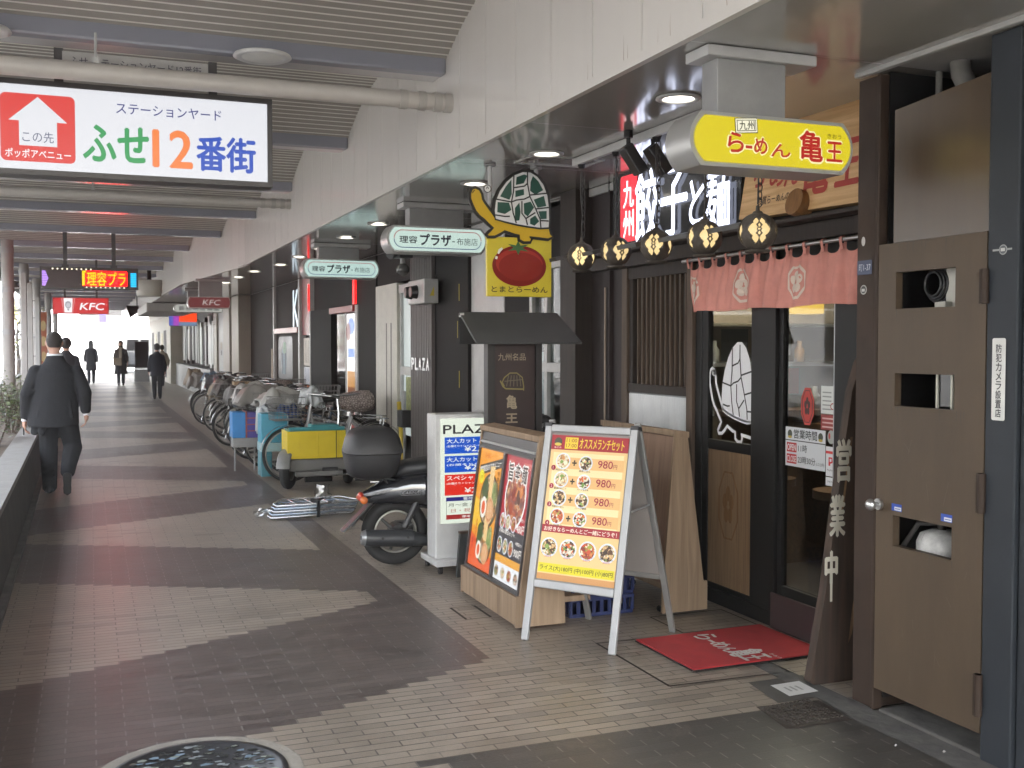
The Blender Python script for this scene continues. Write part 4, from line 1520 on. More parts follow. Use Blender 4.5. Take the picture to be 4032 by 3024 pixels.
p.text("11時", .115, .084, .075, .040, .0006, .02); p.text("23時30分", .112, .022, .150, .040, .0006, .02); p.text("(L.O.23時)", .268, .020, .07, .022, .0006)
for x in (.04, .305):
    p.k = ink("3e4436"); p.disc(x, .178, .02, .0006, 1.1)
    p.k = ink("b7a13c"); p.disc(x, .160, .018, .0008, .4)
p.build("opening_hours", d2o)
p = paper("crest", 4.80, 1.155, .11, .19, ink("b2332a"))
p.f.clear(); p.v.clear(); p.mi.clear(); p.sm.clear()
p.poly(octagon(.055, .095, .055, .10, .42), 0)
p.k = ink("3c1310")
emblem(p, .055, .095, .043, .085, .006, .001)
p.build("red_crest", d2o)
p = paper("notice", 4.63, 1.22, .125, .145, ink("c9ccc8"))
p.k = ink("8a8d8a")
for i in range(5):
    p.rect(.012, .02 + i * .022, .085, .027 + i * .022, .0006)
p.k = ink("9c3a33"); p.ring(.095, .04, .012, .018, .0006)
p.build("notice", d2o)
p = paper("notice", 4.63, 1.135, .125, .08, ink("8d2f2c"))
p.k = ink("caa6a0")
for i in range(3):
    p.rect(.012, .012 + i * .022, .115, .02 + i * .022, .0006)
p.build("notice", d2o)
p = paper("sticker", 4.585, .895, .075, .155, ink("d8dadc"))
p.k = ink("c8302f")
p.rect(0, .118, .075, .132, .0006)
p.poly([(.022, .055), (.022, .10), (.052, .10), (.056, .072), (.036, .066), (.036, .055)], .0006)
p.k = ink("d8dadc"); p.poly([(.032, .076), (.032, .092), (.046, .092), (.046, .078)], .001)
p.k = ink("6a6a6a"); p.text("PayPay", .012, .025, .05, .012, .0006, .01)
p.build("sticker", d2o)
p = paper("sticker", 4.585, .845, .075, .045, ink("d8dadc"))
p.k = ink("4a4e58"); p.text("LINE Pay", .012, .015, .05, .012, .0006)
p.build("sticker", d2o)
p = paper("sticker", 4.575, 1.065, .06, .06, ink("9a9f98"))
p.f.clear(); p.v.clear(); p.mi.clear(); p.sm.clear()
p.disc(.03, .035, .03, 0, 1.2)
p.k = ink("b03a34"); p.disc(.018, .04, .008, .001, 2.0)
p.build("sticker", d2o)

# inside of the shop
inn = thing("shop_interior", "dim inside of the noodle shop seen through its glass doors", "interior", (4.6, 5.4, 0))
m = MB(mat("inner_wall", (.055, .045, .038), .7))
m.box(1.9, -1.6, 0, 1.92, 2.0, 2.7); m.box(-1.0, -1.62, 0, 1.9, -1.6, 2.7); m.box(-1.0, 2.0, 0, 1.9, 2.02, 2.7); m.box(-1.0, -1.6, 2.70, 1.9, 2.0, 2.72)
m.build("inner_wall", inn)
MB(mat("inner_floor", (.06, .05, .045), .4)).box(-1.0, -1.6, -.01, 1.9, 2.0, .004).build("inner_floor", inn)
m = MB(wood("counter_wood", "4d3825", "6b4e33", .4, 'Y'))
m.box(.1, -1.5, .98, .55, 1.9, 1.03); m.box(.45, -1.5, .0, .52, 1.9, .98)
m.build("counter", inn)
m = MB(STEEL)
m.box(.9, -1.5, 1.5, 1.3, 1.9, 1.53); m.box(1.1, -1.5, .85, 1.8, 1.9, .9)
m.build("kitchen_shelf", inn)
for i in range(9):
    yy = -1.3 + i * .34
    bt = MB(mat(f"jar_{i % 3}", [(.3, .3, .28), (.35, .2, .08), (.12, .16, .10)][i % 3], .3))
    bt.lathe([(.001, 0), (.05, 0), (.05, .11), (.03, .14), (.03, .17), (.001, .17)], 12, MX.Translation((1.1, yy, 1.53)))
    bt.build("jar", inn)
m = MB(lit("ffcf60", 1.4)); m.box(-.10, .82, 1.80, .22, 1.0, 1.92); m.cyl((.06, .9, 1.92), (.06, .9, 2.7), .006); m.build("lamp_shade", inn)
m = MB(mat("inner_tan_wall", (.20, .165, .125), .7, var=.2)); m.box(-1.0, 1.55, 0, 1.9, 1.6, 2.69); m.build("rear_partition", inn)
m = MB(wood("counter_wood", "", "")); m.box(-.5, .85, 1.08, 1.2, 1.15, 1.12); m.box(-.5, 1.0, 0, 1.2, 1.05, 1.08); m.build("side_counter", inn)
m = MB(STEEL); m.box(-.4, 1.3, 1.42, 1.2, 1.54, 1.45); m.box(-.4, 1.3, 1.72, 1.2, 1.54, 1.74); m.build("wall_shelf", inn)
m = MB(ink("243238"), FY(-.16, 1.544, 1.46)); m.rect(0, 0, .24, .24, 0); m.k = ink("8fa3a8"); m.text("アルフレッシ", .02, -.10, .2, .05, 0); m.build("menu_screen", inn)
for i in range(8):
    q = MB(mat(f"jar_{i % 3}", [(.3, .3, .28), (.35, .2, .08), (.12, .16, .10)][i % 3], .3)); q.lathe([(.001, 0), (.04, 0), (.04, .09), (.02, .12), (.02, .16), (.001, .16)], 10, MX.Translation((-.3 + i * .19, .98 if i % 2 else 1.42, 1.12 if i % 2 else 1.45))); q.build("bottle", inn)
q = MB(mat("green_fruit", (.25, .40, .06), .4)); q.ell((-.07, .95, 1.16), .04); q.build("green_ball", inn)
q = MB(ink("c8ccc8"), FY(.25, 1.544, 1.5)); q.rect(0, 0, .22, .16, 0); q.k = ink("a03a30"); q.rect(0, -.3, .3, -.1, 0); q.build("wall_notice", inn)
m = MB(lit("fff2d8", 190, "kitchen_tube")); m.box(-.1, .2, 2.62, 0, 1.3, 2.66); m.build("tube_light", inn)
for y in (-.7, .05, .75):
    st = MB(wood("counter_wood", "4d3825", "6b4e33", .4, 'Y')); st.cyl((-.25, y, 0), (-.25, y, .62), .03); st.cyl((-.25, y, .62), (-.25, y, .67), .16, n=20); st.build("stool", inn)

# ------------------------------------------------------------------ noren curtain on its rail
rail = thing("curtain_rail", "thin metal rail carrying the salmon curtain", "rail", (3.45, 5.0, 2.10))
m = MB(STEEL); m.cyl((0, -1.05, 0), (0, .84, 0), .011); m.build("rod", rail)
m = MB(BLACK)
for y in (-.7, .1, .82):
    m.box(0, y - .01, -.012, .10, y + .01, .012)
m.build("bracket", rail)
def noren():
    t = thing("shop_curtain", "faded salmon half curtain with pale octagon crests over the shop door", "curtain", (3.45, 5.0, 2.10))
    y0, y1 = -.98, .77          # world 4.02 .. 5.77
    loops = 13
    ny, nz = 208, 20
    cl = mat("salmon_cotton", (.62, .27, .225), .9, var=.10, scale=12, bump=.25, bscale=400)
    m = MB(cl)
    L = (y1 - y0)
    def pt(u, v):
        # u from the left end (far) to right, v from top to bottom
        y = y1 - L * u
        ph = u * (loops - 1)
        fr = ph - math.floor(ph)
        sag = .045 * math.sin(PI * fr) ** 1.3 * (1 - v) ** 2
        z = -.018 - sag - .30 * v + .006 * math.sin(u * 19) * v
        x = .017 * math.sin(ph * 2 * PI * 1.0 + .8) * (.35 + .65 * v) + .012 * math.sin(u * 61 + v * 1.2) * v + .02 * math.sin(u * 17 + 1) * v
        x += .012 * math.sin((fr - .5) * 9 + v * 4) * (1 - v)
        return V((x, y, z))
    vs = [pt(i / ny, j / nz) for j in range(nz + 1) for i in range(ny + 1)]
    fs = [(j * (ny + 1) + i, (j + 1) * (ny + 1) + i, (j + 1) * (ny + 1) + i + 1, j * (ny + 1) + i + 1) for j in range(nz) for i in range(ny)]
    m.add(vs, fs, True)
    m.build("cloth", t)
    for k in range(loops):
        lp = MB(cl)
        y = y1 - L * k / (loops - 1)
        y = max(y0 + .012, min(y1 - .012, y))
        pr = []
        for a in range(9):
            an = PI * a / 8
            pr.append((-.017 * math.cos(an), .014 * math.sin(an) + .002))
        pr = [(-.017 + .012, -.05)] + pr + [(.017 - .004, -.05)]
        vs = [(p[0], y - .011, p[1]) for p in pr] + [(p[0], y + .011, p[1]) for p in pr]
        n = len(pr)
        lp.add(vs, [(i, i + 1, n + i + 1, n + i) for i in range(n - 1)], True)
        lp.build("loop", t)
    # crests dyed into the cloth: same folds, a hair in front
    def on(ps, cu):
        out = []
        for a, b in ps:
            u = cu + a / L
            v = .54 - b / .30
            q = pt(min(1, max(0, u)), v)
            out.append((q.x - .004, q.y, q.z))
        return out
    for cu in (.035, .335, .63, 1.02):
        cr = MB(mat("cream_dye", (.66, .55, .47), .9, var=.08))
        oc = octagon(0, 0, .068, .098, .42)
        n = len(oc)
        dense = []
        for i in range(n):
            for k in range(4):
                dense.append((oc[i][0] + (oc[(i + 1) % n][0] - oc[i][0]) * k / 4, oc[i][1] + (oc[(i + 1) % n][1] - oc[i][1]) * k / 4))
        dense = [d for d in dense if 0.002 <= cu + d[0] / L <= .998]
        inner = [(a * .84, b * .84) for a, b in dense]
        A, B = on(dense, cu), on(inner, cu)
        k = len(dense)
        full = len(dense) == 4 * n
        cr.add(A + B, [(i, (i + 1) % k, k + (i + 1) % k, k + i) for i in range(k if full else k - 1)])
        for i in range(5):
            a = PI / 2 + 2 * PI * i / 5
            c0 = V((.030 * math.cos(a), .042 * math.sin(a)))
            pet = [(c0.x + .022 * math.cos(a + tt), c0.y + .028 * math.sin(a + tt)) for tt in (0, .6, 1.2, 1.9, 2.6, 3.14, -2.6, -1.9, -1.2, -.6)]
            if all(0.002 <= cu + q[0] / L <= .998 for q in pet):
                cr.add(on(pet, cu), [tuple(range(10))])
        cr.build("crest", t)
noren()

# ------------------------------------------------------------------ pierced globe lanterns, lit
def pierced():
    mb = MB(mat("lantern_clay", (.060, .050, .040), .6, var=.3, bump=.5, bscale=50))
    r = .09
    # globe shell cut by four-petal openings: a fine lat-long grid with cells left out
    nl, nm = 210, 84
    def hole(lo, la):
        # motif repeats four times round; two rows of diamonds with a small round flower hole
        f = (lo / (2 * PI) * 4) % 1.0 - .5
        h = la                    # -1 .. 1
        def dia(cx, cy, a, b): return (abs(f - cx) / a) ** 1.35 + (abs(h - cy) / b) ** 1.35 < 1
        def cir(cx, cy, a): return ((f - cx) / a) ** 2 + ((h - cy) / (a * 1.2)) ** 2 < 1
        if cir(0, .05, .05): return True
        if cir(0, .05, .085): return False
        if abs(f) > .42: return False
        if dia(-.215, .06, .185, .36) or dia(.215, .06, .185, .36): return True
        if dia(-.135, -.43, .13, .27) or dia(.135, -.43, .13, .27): return True
        if dia(-.125, .50, .115, .21) or dia(.125, .50, .115, .21): return True
        if dia(0, .27, .05, .12) or dia(0, -.16, .05, .12): return True
        return False
    vs, fs = [], []
    idx = {}
    def vid(i, j):
        k = (i % nl, j)
        if k not in idx:
            t = PI * j / nm
            p = 2 * PI * i / nl
            idx[k] = len(vs)
            vs.append((r * math.sin(t) * math.cos(p), r * math.sin(t) * math.sin(p), -r * .96 * math.cos(t)))
        return idx[k]
    for j in range(nm):
        for i in range(nl):
            lo = 2 * PI * (i + .5) / nl
            la = -math.cos(PI * (j + .5) / nm)
            if not hole(lo, la):
                fs.append((vid(i, j), vid(i + 1, j), vid(i + 1, j + 1), vid(i, j + 1)))
    mb.add(vs, fs, True)
    return mb.mesh("globe")
globe_me = pierced()
def lantern(y, z, label, g, spin):
    t = thing("globe_lantern", label, "lantern", (2.86, y, z), spin, "pierced globe lanterns")
    o = bpy.data.objects.new("globe", globe_me); COL.objects.link(o); o.parent = t
    sd = o.modifiers.new("s", 'SOLIDIFY'); sd.thickness = .006; sd.offset = -1
    MB(lit("ffdfa0", g * .8)).lathe([(.001, -.079)] + [(.081 * math.sin(PI * k / 12), -.078 * math.cos(PI * k / 12)) for k in range(1, 12)] + [(.001, .079)], 24).build("glow_liner", t)
    c = MB(mat("lantern_clay", (0, 0, 0)))
    c.lathe([(.026, .083), (.020, .092), (.010, .096), (.008, .118), (.001, .122)], 16)
    c.build("cap", t)
    c = MB(mat("lantern_clay", (0, 0, 0)))
    c.lathe([(.06, -.085), (.055, -.096), (.001, -.097)], 20)
    c.build("base_ring", t)
    ch = MB(CHAIN)
    top = ZS - z - .055
    ch.tube([(0, 0, .125), (.012, .006, .125 + (top - .125) * .3), (-.010, -.004, .125 + (top - .125) * .65), (0, 0, top)], .0038, 7)
    n = int((top - .13) / .034)
    for i in range(n):
        zc = .135 + i * .034
        pts = []
        for k in range(8):
            a = 2 * PI * k / 8
            q = (.012 * math.cos(a), .022 * math.sin(a))
            pts.append((q[0] + .016, 0, zc + q[1]) if i % 2 else (.016, q[0], zc + q[1]))
        ch.tube(pts, .0026, 5, closed=True)
    ch.build("chain", t)
    c = MB(BLACK)
    c.lathe([(.001, top + .05), (.026, top + .05), (.03, top + .02), (.018, top - .02), (.001, top - .02)], 14)
    c.build("ceiling_rose", t)
for i, (y, z, g, sp) in enumerate([(6.07, 2.13, 1.7, .2), (5.60, 2.125, 1.2, .75), (5.12, 2.118, 1.3, .1), (4.63, 2.115, 1.3, .55), (4.175, 2.10, 1.2, .28)]):
    lantern(y, z, ["pierced globe lantern at the far end of the row, brightest yellow", "second pierced globe lantern from the far end, in front of the maroon wall", "middle one of the five pierced globe lanterns", "pierced globe lantern fourth from the far end, before the glowing characters", "pierced globe lantern nearest the steel post, under the yellow sign"][i], g, sp)

# ------------------------------------------------------------------ glowing shop name and the timber name board
gs = thing("neon_sign", "black board with glowing white dumpling and noodle characters and a red tablet", "sign", (3.41, 6.1, 2.25))
MB(mat("black_gloss", (.012, .012, .014), .12)).box(0, -.96, -.012, .03, .62, .497).build("backboard", gs)
a = MB(lit("e02434", 1.6), FX(-.004, .50, 0))
a.poly(rrect(.0, .03, .24, .48, .02), 0)
a.k = lit("fff0f2", 2.2)
a.vtext("九州", .045, .06, .15, .38, .003, .02, .12)
a.build("red_tablet", gs)
a = MB(lit("dfe6ff", 3.2, "neon_white"), FX(-.022, .50, 0))
for c_, x, w_, h_, z_ in (("餃", .25, .31, .46, .01), ("子", .58, .33, .45, .005), ("と", .94, .17, .27, .05), ("麺", 1.13, .25, .36, .0)):
    a.text(c_, x, z_, w_, h_, 0, .018)
a.build("glowing_characters", gs)
nb = thing("name_board", "large pale timber board with carved red brush lettering above the curtain", "sign", (3.40, 4.7, 2.25))
PALEW = wood("pale_cedar", "b99160", "ddb888", .5, 'Y', .8)
T = frame((-.02, .42, 0), (0, -1, 0), (.10, 0, 1))
m = MB(PALEW)
m.prism([(0, .03), (.03, .30), (.0, .47), (.35, .50), (1.15, .52), (1.15, .0), (.5, .015)], -.05, 0, T)
m.k = mat("bark", (.10, .075, .05), .9, bump=1.0, bscale=40)
m.prism([(.0, .47), (.35, .50), (1.15, .52), (1.15, .55), (.4, .535), (.02, .50)], -.055, .004, T)
m.build("board", nb)
a = MB(ink("a3372c"), T)
for c_, x, w_, h_, z_ in (("ら", .12, .10, .14, .19), ("め", .27, .13, .13, .17), ("ん", .40, .13, .12, .16), ("亀", .56, .20, .27, .09), ("王", .82, .17, .22, .10)):
    a.text(c_, x, z_, w_, h_, .003, .03)
a.k = ink("2a2018")
a.rect(.20, .315, .30, .385, .003)
a.k = ink("b3a07a")
a.rect(.205, .32, .295, .38, .004)
a.k = ink("2a2018")
a.text("九州", .212, .33, .076, .04, .005, .02)
a.text("良質らーめんの店", .18, .085, .32, .045, .003, .01, .0)
a.build("lettering", nb)
m = MB(wood("round_peg", "6b4a2a", "8a6238", .5)); m.cyl((-.06, -.14, .06), (.02, -.14, .04), .07, n=20); m.build("round_peg", nb)
for i, (x_, y) in enumerate(((2.74, 5.22), (2.87, 5.18))):
    sp_ = thing("spotlight", ["black box spotlight aimed at the glowing characters, farther of two", "black box spotlight aimed at the glowing characters, nearer of two"][i], "spotlight", (x_, y, ZS - .004), 0, "spotlights over the shop name")
    m = MB(BLACK); m.cyl((0, 0, 0), (0, 0, -.10), .012); m.cyl((0, 0, .0), (0, 0, -.04), .025); m.build("stem", sp_)
    m = MB(BLKPL); m.box(-.032, -.04, -.085, .032, .04, .085, frame((.03, 0, -.155), (.8, .0, .6), (0, 1, 0))); m.build("housing", sp_, bevel=.006)

# ------------------------------------------------------------------ leaning plank with painted characters
pk = thing("open_plank", "weathered dark plank leaning beside the brown post, painted with white open-for-business characters", "sign", (3.13, 4.05, 0))
T = FY(0, -.001, 0)
wd = wood("weathered_plank", "29201b", "47372c", .7, 'Z', .7)
m = MB(wd)
m.prism([(-.045, .015), (-.02, .0), (.20, .0), (.29, .5), (.36, 1.2), (.388, 1.6), (.30, 1.62), (.22, 1.5), (.172, 1.36), (.085, .79), (.038, .45)], -.05, 0, T)
m.build("plank", pk, bevel=.008)
m = MB(wood("bare_edge", "6e543e", "8f7152", .7))
m.poly([(.165, .18), (.185, .22), (.222, .44), (.21, .47), (.185, .34)], .0022, T)
m.poly([(.115, .80), (.13, .82), (.178, 1.15), (.165, 1.15)], .0022, T)
m.build("worn_patch", pk)
a = MB(ink("d2cdbd"), T)
a.text("営", .088, .945, .078, .195, .003, .03)
a.text("業", .054, .690, .082, .19, .003, .03)
a.text("中", .030, .47, .066, .15, .003, .04)
a.rect(.057, .385, .070, .50, .003)
a.build("lettering", pk)
# ------------------------------------------------------------------ things on the pavement
# food pictures on menus are printed discs and blobs
BROTH = {"pork": ("e9d9b0", "c98d52", "f0e2c4", "7a9a45"), "red": ("d98a4a", "8a2a18", "c9502a", "9aa33e"), "rice": ("efe9d8", "4a3520", "d86a30", "6f9440"), "dark": ("d9b680", "3c2a1c", "5a3a22", "86a050")}
def food(mb, x, y, r, kind, seed, L, T, sy=1.0, rim="f0f2f6"):
    rr = random.Random(seed)
    b, a, c, g = BROTH[kind]
    mb.k = L(rim); mb.disc(x, y, r, .001, sy, 24, T)
    mb.k = L("b9c4d8"); mb.ring(x, y, r * .9, r * .96, .0013, sy, 24, T)
    mb.k = printed(f"print_{kind}_{0 if L is ink else 1}", [b, b, a, c, g, "f3ead0", b, c], 95, 0 if L is ink else .9); mb.disc(x, y, r * .84, .0016, sy, 22, T)
    for i in range(3):
        mb.k = L((a, g, c)[(i + seed) % 3])
        an = rr.random() * 6.28
        d = r * .5 * rr.random() ** .6
        mb.disc(x + d * math.cos(an), y + d * sy * math.sin(an), r * rr.uniform(.14, .26), .002 + i * .0003, sy * rr.uniform(.6, 1.2), 10, T, .5, seed + i)

def a_frame():
    T = frame((2.138, 5.257, 0), (.59, -.808, 0), (.187, .136, 1))
    t = thing("sandwich_board", "silver A-frame board with a yellow lunch set poster", "sign board", (0, 0, 0))
    W = .54
    fr = MB(ALU)
    for x in (-.012, W - .03):
        fr.box(x, 0.0, -.012, x + .042, 1.172, .010, T)
    fr.build("front_leg_frame", t, bevel=.006)
    for za, zb in ((.285, .33), (1.13, 1.172)):
        f2 = MB(ALU)
        f2.box(.03, za, -.012, W - .03, zb, .012, T)
        f2.build("poster_frame", t, bevel=.006)
    MB(mat("board_grey", (.27, .245, .23), .7, var=.06)).box(.03, .33, -.010, W - .03, 1.13, -.004, T).build("front_panel", t)
    p = MB(ink("e6c489"), T)
    x0, x1, z0, z1 = .036, W - .036, .345, 1.115
    w_ = x1 - x0
    p.rect(x0, z0 + .02, x1, z1, 0)
    p.k = ink("efd9a6")
    p.rect(x0 + .02, .62, x1 - .02, 1.02, .0008)
    p.k = ink("c59058")
    p.rect(x0, z0 - .012, x1, z0 + .02, -.001)
    p.k = ink("a02530")
    p.rect(x0, 1.035, x1, z1, .001); p.rect(x0, .585, x1, .625, .001)
    p.k = ink("e8c93c")
    p.rect(x0 + .085, 1.042, x0 + .165, 1.105, .0016)
    p.text("オススメランチセット", x0 + .175, 1.045, w_ - .20, .055, .0018, .03)
    p.k = ink("9a4a20")
    p.text("11:00", x0 + .093, 1.078, .064, .02, .002, .02); p.text("17:00", x0 + .093, 1.050, .064, .02, .002, .02)
    p.k = ink("4a4a38"); p.disc(x0 + .042, 1.078, .024, .0018, 1.0)
    p.k = ink("d4c058"); p.disc(x0 + .042, 1.064, .022, .002, .4)
    p.k = ink("e9c8c4"); p.text("亀王店", x0 + .02, 1.042, .045, .010, .002)
    kinds = [("pork", "dark"), ("pork", "rice"), ("dark", "dark"), ("red", "rice")]
    for i, z in enumerate((.965, .865, .765, .665)):
        p.k = ink("e2b578"); p.rect(x0 + .10, z - .032, x1 - .015, z + .03, .0012)
        food(p, x0 + .085, z + .008, .045, kinds[i][0], 20 + i, ink, MX.Translation((0, 0, .001)))
        food(p, x0 + .225, z + .002, .042, kinds[i][1], 40 + i, ink, MX.Translation((0, 0, .001)))
        p.k = ink("3a2a22")
        p.rect(x0 + .142, z - .003, x0 + .170, z + .005, .0025); p.rect(x0 + .152, z - .015, x0 + .160, z + .016, .0025)
        p.k = ink("9c1f3c")
        p.text("980", x0 + .30, z - .018, .088, .04, .0025, .015)
        p.text("円", x0 + .392, z - .018, .022, .022, .0025)
        p.disc(x0 + .03, z - .03, .014, .003)
        p.k = ink("f2e6d2"); p.text("1234"[i], x0 + .027, z - .038, .007, .015, .0035, .02)
        p.k = ink("5a4a3a")
        p.text(("味玉らーめん", "醤油とんこつ", "特製らーめん", "九州盛り")[i], x0 + .048, z - .046, .075, .012, .004, .01); p.text(("高菜ごはん", "ハーフ玉子丼", "ハーフ豚丼", "めんたいごはん")[i], x0 + .19, z - .046, .07, .012, .004, .01)
    p.k = ink("f4e4d4")
    p.text("お好きならーめんとご一緒にどうぞ！", x0 + .015, .592, w_ - .03, .024, .002, .02)
    for i in range(4):
        x = x0 + .058 + i * .117
        food(p, x, .505, .052, ("dark", "rice", "red", "dark")[i], 60 + i, ink, MX.Translation((0, 0, .0005)))
        p.k = ink("5a4a3a"); p.text(("ハーフ豚丼", "ハーフ玉子丼", "めんたい", "高菜ごはん")[i], x - .04, .468, .08, .013, .004, .01)
        p.k = ink("b03a4a"); p.text("200円", x - .02, .45, .04, .012, .004)
    p.k = ink("d8cc2c")
    p.rect(x0 + .005, .372, x1 - .005, .42, .0015)
    p.k = ink("4a4416")
    p.text("ライス(大)180円 (中)100円 (小)80円", x0 + .015, .38, w_ - .03, .03, .002, .02)
    p.build("poster", t)
    # rear leg frame
    ux, uy = V((.59, -.808, 0)), V((-.187 - .045, -.136 + .062, 1))
    nn = ux.cross(uy).normalized()
    Tb = MX(((ux.x, uy.x, nn.x, 2.138 + .51), (ux.y, uy.y, nn.y, 5.257 + .266), (0, 1, nn.z, 0), (0, 0, 0, 1)))
    bk = MB(mat("aluminium_dull", (.34, .34, .33), .4, metal=.6))
    for x in (-.012, W - .03):
        bk.box(x, 0, -.012, x + .036, 1.165, .008, Tb)
    bk.box(.024, .30, -.012, W - .03, .33, .008, Tb)
    bk.build("rear_leg_frame", t, bevel=.005)
    MB(mat("board_grey", (.27, .245, .23), .7, var=.06)).box(.024, .33, -.008, W - .03, 1.13, .004, Tb).build("rear_panel", t)
    c = MB(BLKPL)
    for x in (-.014, W - .032):
        c.box(x, 1.16, -.04, x + .046, 1.182, .012, T)
    c.build("hinge", t, bevel=.004)
    cr = MB(ALU); cr.tube([T @ V((W - .02, .72, -.02)), Tb @ V((W - .02, .72, .0))], .006, 6); cr.build("stay", t)
a_frame()

CHIP = wood("plywood", "7f6a54", "9f8870", .65, 'Z', .6)
CHIPD = wood("plywood_back", "7d6351", "967a66", .65, 'Z', .6)
def menu_box(label, loc, rz, full):
    t = thing("menu_box", label, "menu stand", loc, rz, "plywood menu boxes")
    # local: the sloping front faces -x, the ends are at y = 0 and y = .94
    L = .94
    side = [(0, .02), (.0, .19), (.026, .19), (.14, 1.055), (.225, 1.062), (.295, .19), (.30, .02)]
    m = MB(CHIP)
    Ts = lambda y: frame((0, y, 0), (1, 0, 0), (0, 0, 1))
    m.prism(side, -.02, 0, Ts(0)); m.build("end_panel", t, bevel=.003)
    m = MB(CHIP)
    m.prism(side, -.02, 0, Ts(L - .02)); m.build("end_panel", t, bevel=.003)
    m = MB(CHIP)
    m.box(.0, .021, .03, .018, L - .021, .188); m.build("kick_board", t, bevel=.003)
    m = MB(CHIP)
    m.prism([(.135, 1.04), (.135, 1.075), (.235, 1.085), (.235, 1.05)], -(L + .01), .01, Ts(0)); m.build("lid", t, bevel=.003)
    m = MB(CHIPD)
    m.prism([(.222, 1.045), (.29, .19), (.28, .19), (.212, 1.045)], -(L - .021), -.021, Ts(0)); m.build("back_board", t)
    TT = frame((.020, L - .022, .195), (0, -1, 0), (.115, 0, .855))
    HH, WW = .85, L - .044
    m = MB(FRAMEB)
    m.box(0, -.005, -.03, WW, .015, .004, TT); m.box(0, HH - .10, -.03, WW, HH, -.012, TT); m.box(0, .015, -.03, .014, HH - .10, .004, TT); m.box(WW - .014, .015, -.03, WW, HH - .10, .004, TT); m.box(WW / 2 - .016, .015, -.03, WW / 2 + .016, HH - .10, .004, TT); m.box(0, HH - .1, -.012, WW, HH - .085, .004, TT)
    m.build("dark_frame", t)
    if full:
        Lt = lambda h: lit(h, .95)
        def pan(x0, x1, art, nm):
            p = MB(Lt("f0a030"), TT)
            art(p, x0, .018, x1, HH - .103)
            p.build(nm, t)
        def orange(p, x0, y0, x1, y1):
            w_, h_ = x1 - x0, y1 - y0
            p.rect(x0, y0, x1, y1, -.010)
            p.k = Lt("e8622c"); p.poly([(x0, y0), (x1, y0), (x1, y0 + .08), (x0, y0 + .28 * h_)], -.0095)
            p.k = Lt("f2c23a"); p.poly([(x0, y0 + .34 * h_), (x0 + .7 * w_, y0 + .30 * h_), (x0 + .6 * w_, y0 + .52 * h_), (x0, y0 + .58 * h_)], -.0095)
            p.k = Lt("3a3432"); p.poly([(x0 + .02, y1 - .175), (x0 + .02, y1 - .11), (x1 - .01, y1 - .03), (x1 - .01, y1 - .085)], -.009)
            q = frame((x0 + .03, y1 - .158, -.0085), (1, .22, 0), (0, 1, 0))
            p.k = Lt("f4efe6"); p.text("期間限定おすすめメニュー", 0, 0, w_ - .06, .04, 0, .02, T=q)
            p.k = Lt("c8442a"); p.text("らーめん", x0 + .09, y1 - .055, .09, .03, -.009, .02)
            for cy, rx, ry, sd in ((y0 + .58 * h_, .155, .165, 7), (y0 + .22 * h_, .13, .125, 17)):
                cx = x0 + .57 * w_
                p.k = Lt("3a322a"); p.disc(cx, cy, rx, -.0088, ry / rx, 30)
                p.k = printed('print_bowl', ['d9a45a', '5d7434', 'c98d4a', 'e8cf9a', '86a048', 'b87838', 'efe0b8', '6a4426'], 48, .95); p.disc(cx, cy, rx * .9, -.0086, ry / rx, 28)
                p.k = Lt("46582c"); p.disc(cx - .08, cy + .06, rx * .34, -.0084, 1.5, 12, wob=.4, seed=sd)
                p.k = printed("print_leek", ["86a048", "a8bc62", "5f7c34", "cfd890"], 120, .95); p.disc(cx + .085, cy + .05, rx * .34, -.0083, 1.6, 12, wob=.6, seed=sd + 1)
                p.k = Lt("efcf92"); p.poly([(cx - .03, cy + ry * 1.25), (cx + .05, cy + ry * 1.3), (cx + .04, cy + .02), (cx - .01, cy + .02)], -.0081)
                p.k = Lt("d9a060")
                for k in range(4): p.stroke([(cx - .02 + k * .018, cy + ry * 1.2), (cx - .005 + k * .014, cy + .03)], .003, -.0079)
                p.k = Lt("e2b080"); p.disc(cx + .035, cy - .055, rx * .42, -.0078, 1.25, 16, wob=.2, seed=sd + 2)
                p.k = Lt("c98a5c"); p.ring(cx + .035, cy - .055, rx * .30, rx * .36, -.0076, 1.2)
                p.k = Lt("f4efe0"); p.disc(cx - .075, cy - .05, rx * .32, -.0077, 1.35, 16)
                p.k = Lt("e2632c"); p.disc(cx - .075, cy - .05, rx * .19, -.0075, 1.4, 14)
            p.k = Lt("e9dc2c"); p.disc(x0 + .07, y0 + .76 * h_, .045, -.007, 1.0)
            p.k = Lt("9a3a2a"); p.text("人気", x0 + .05, y0 + .745 * h_, .04, .022, -.0065)
            p.k = Lt("5a3418"); p.vtext("特製豚骨らーめん", x1 - .075, y0 + .48 * h_, .028, .36 * h_, -.0072, .03); p.vtext("濃厚味玉つけ麺", x1 - .04, y0 + .50 * h_, .022, .28 * h_, -.0072, .02)
            p.k = Lt("b03024"); p.vtext("全部のせ九州", x0 + .07, y0 + .20 * h_, .028, .20 * h_, -.0072, .02); p.vtext("一押し", x0 + .03, y0 + .05, .03, .12, -.0072, .02)
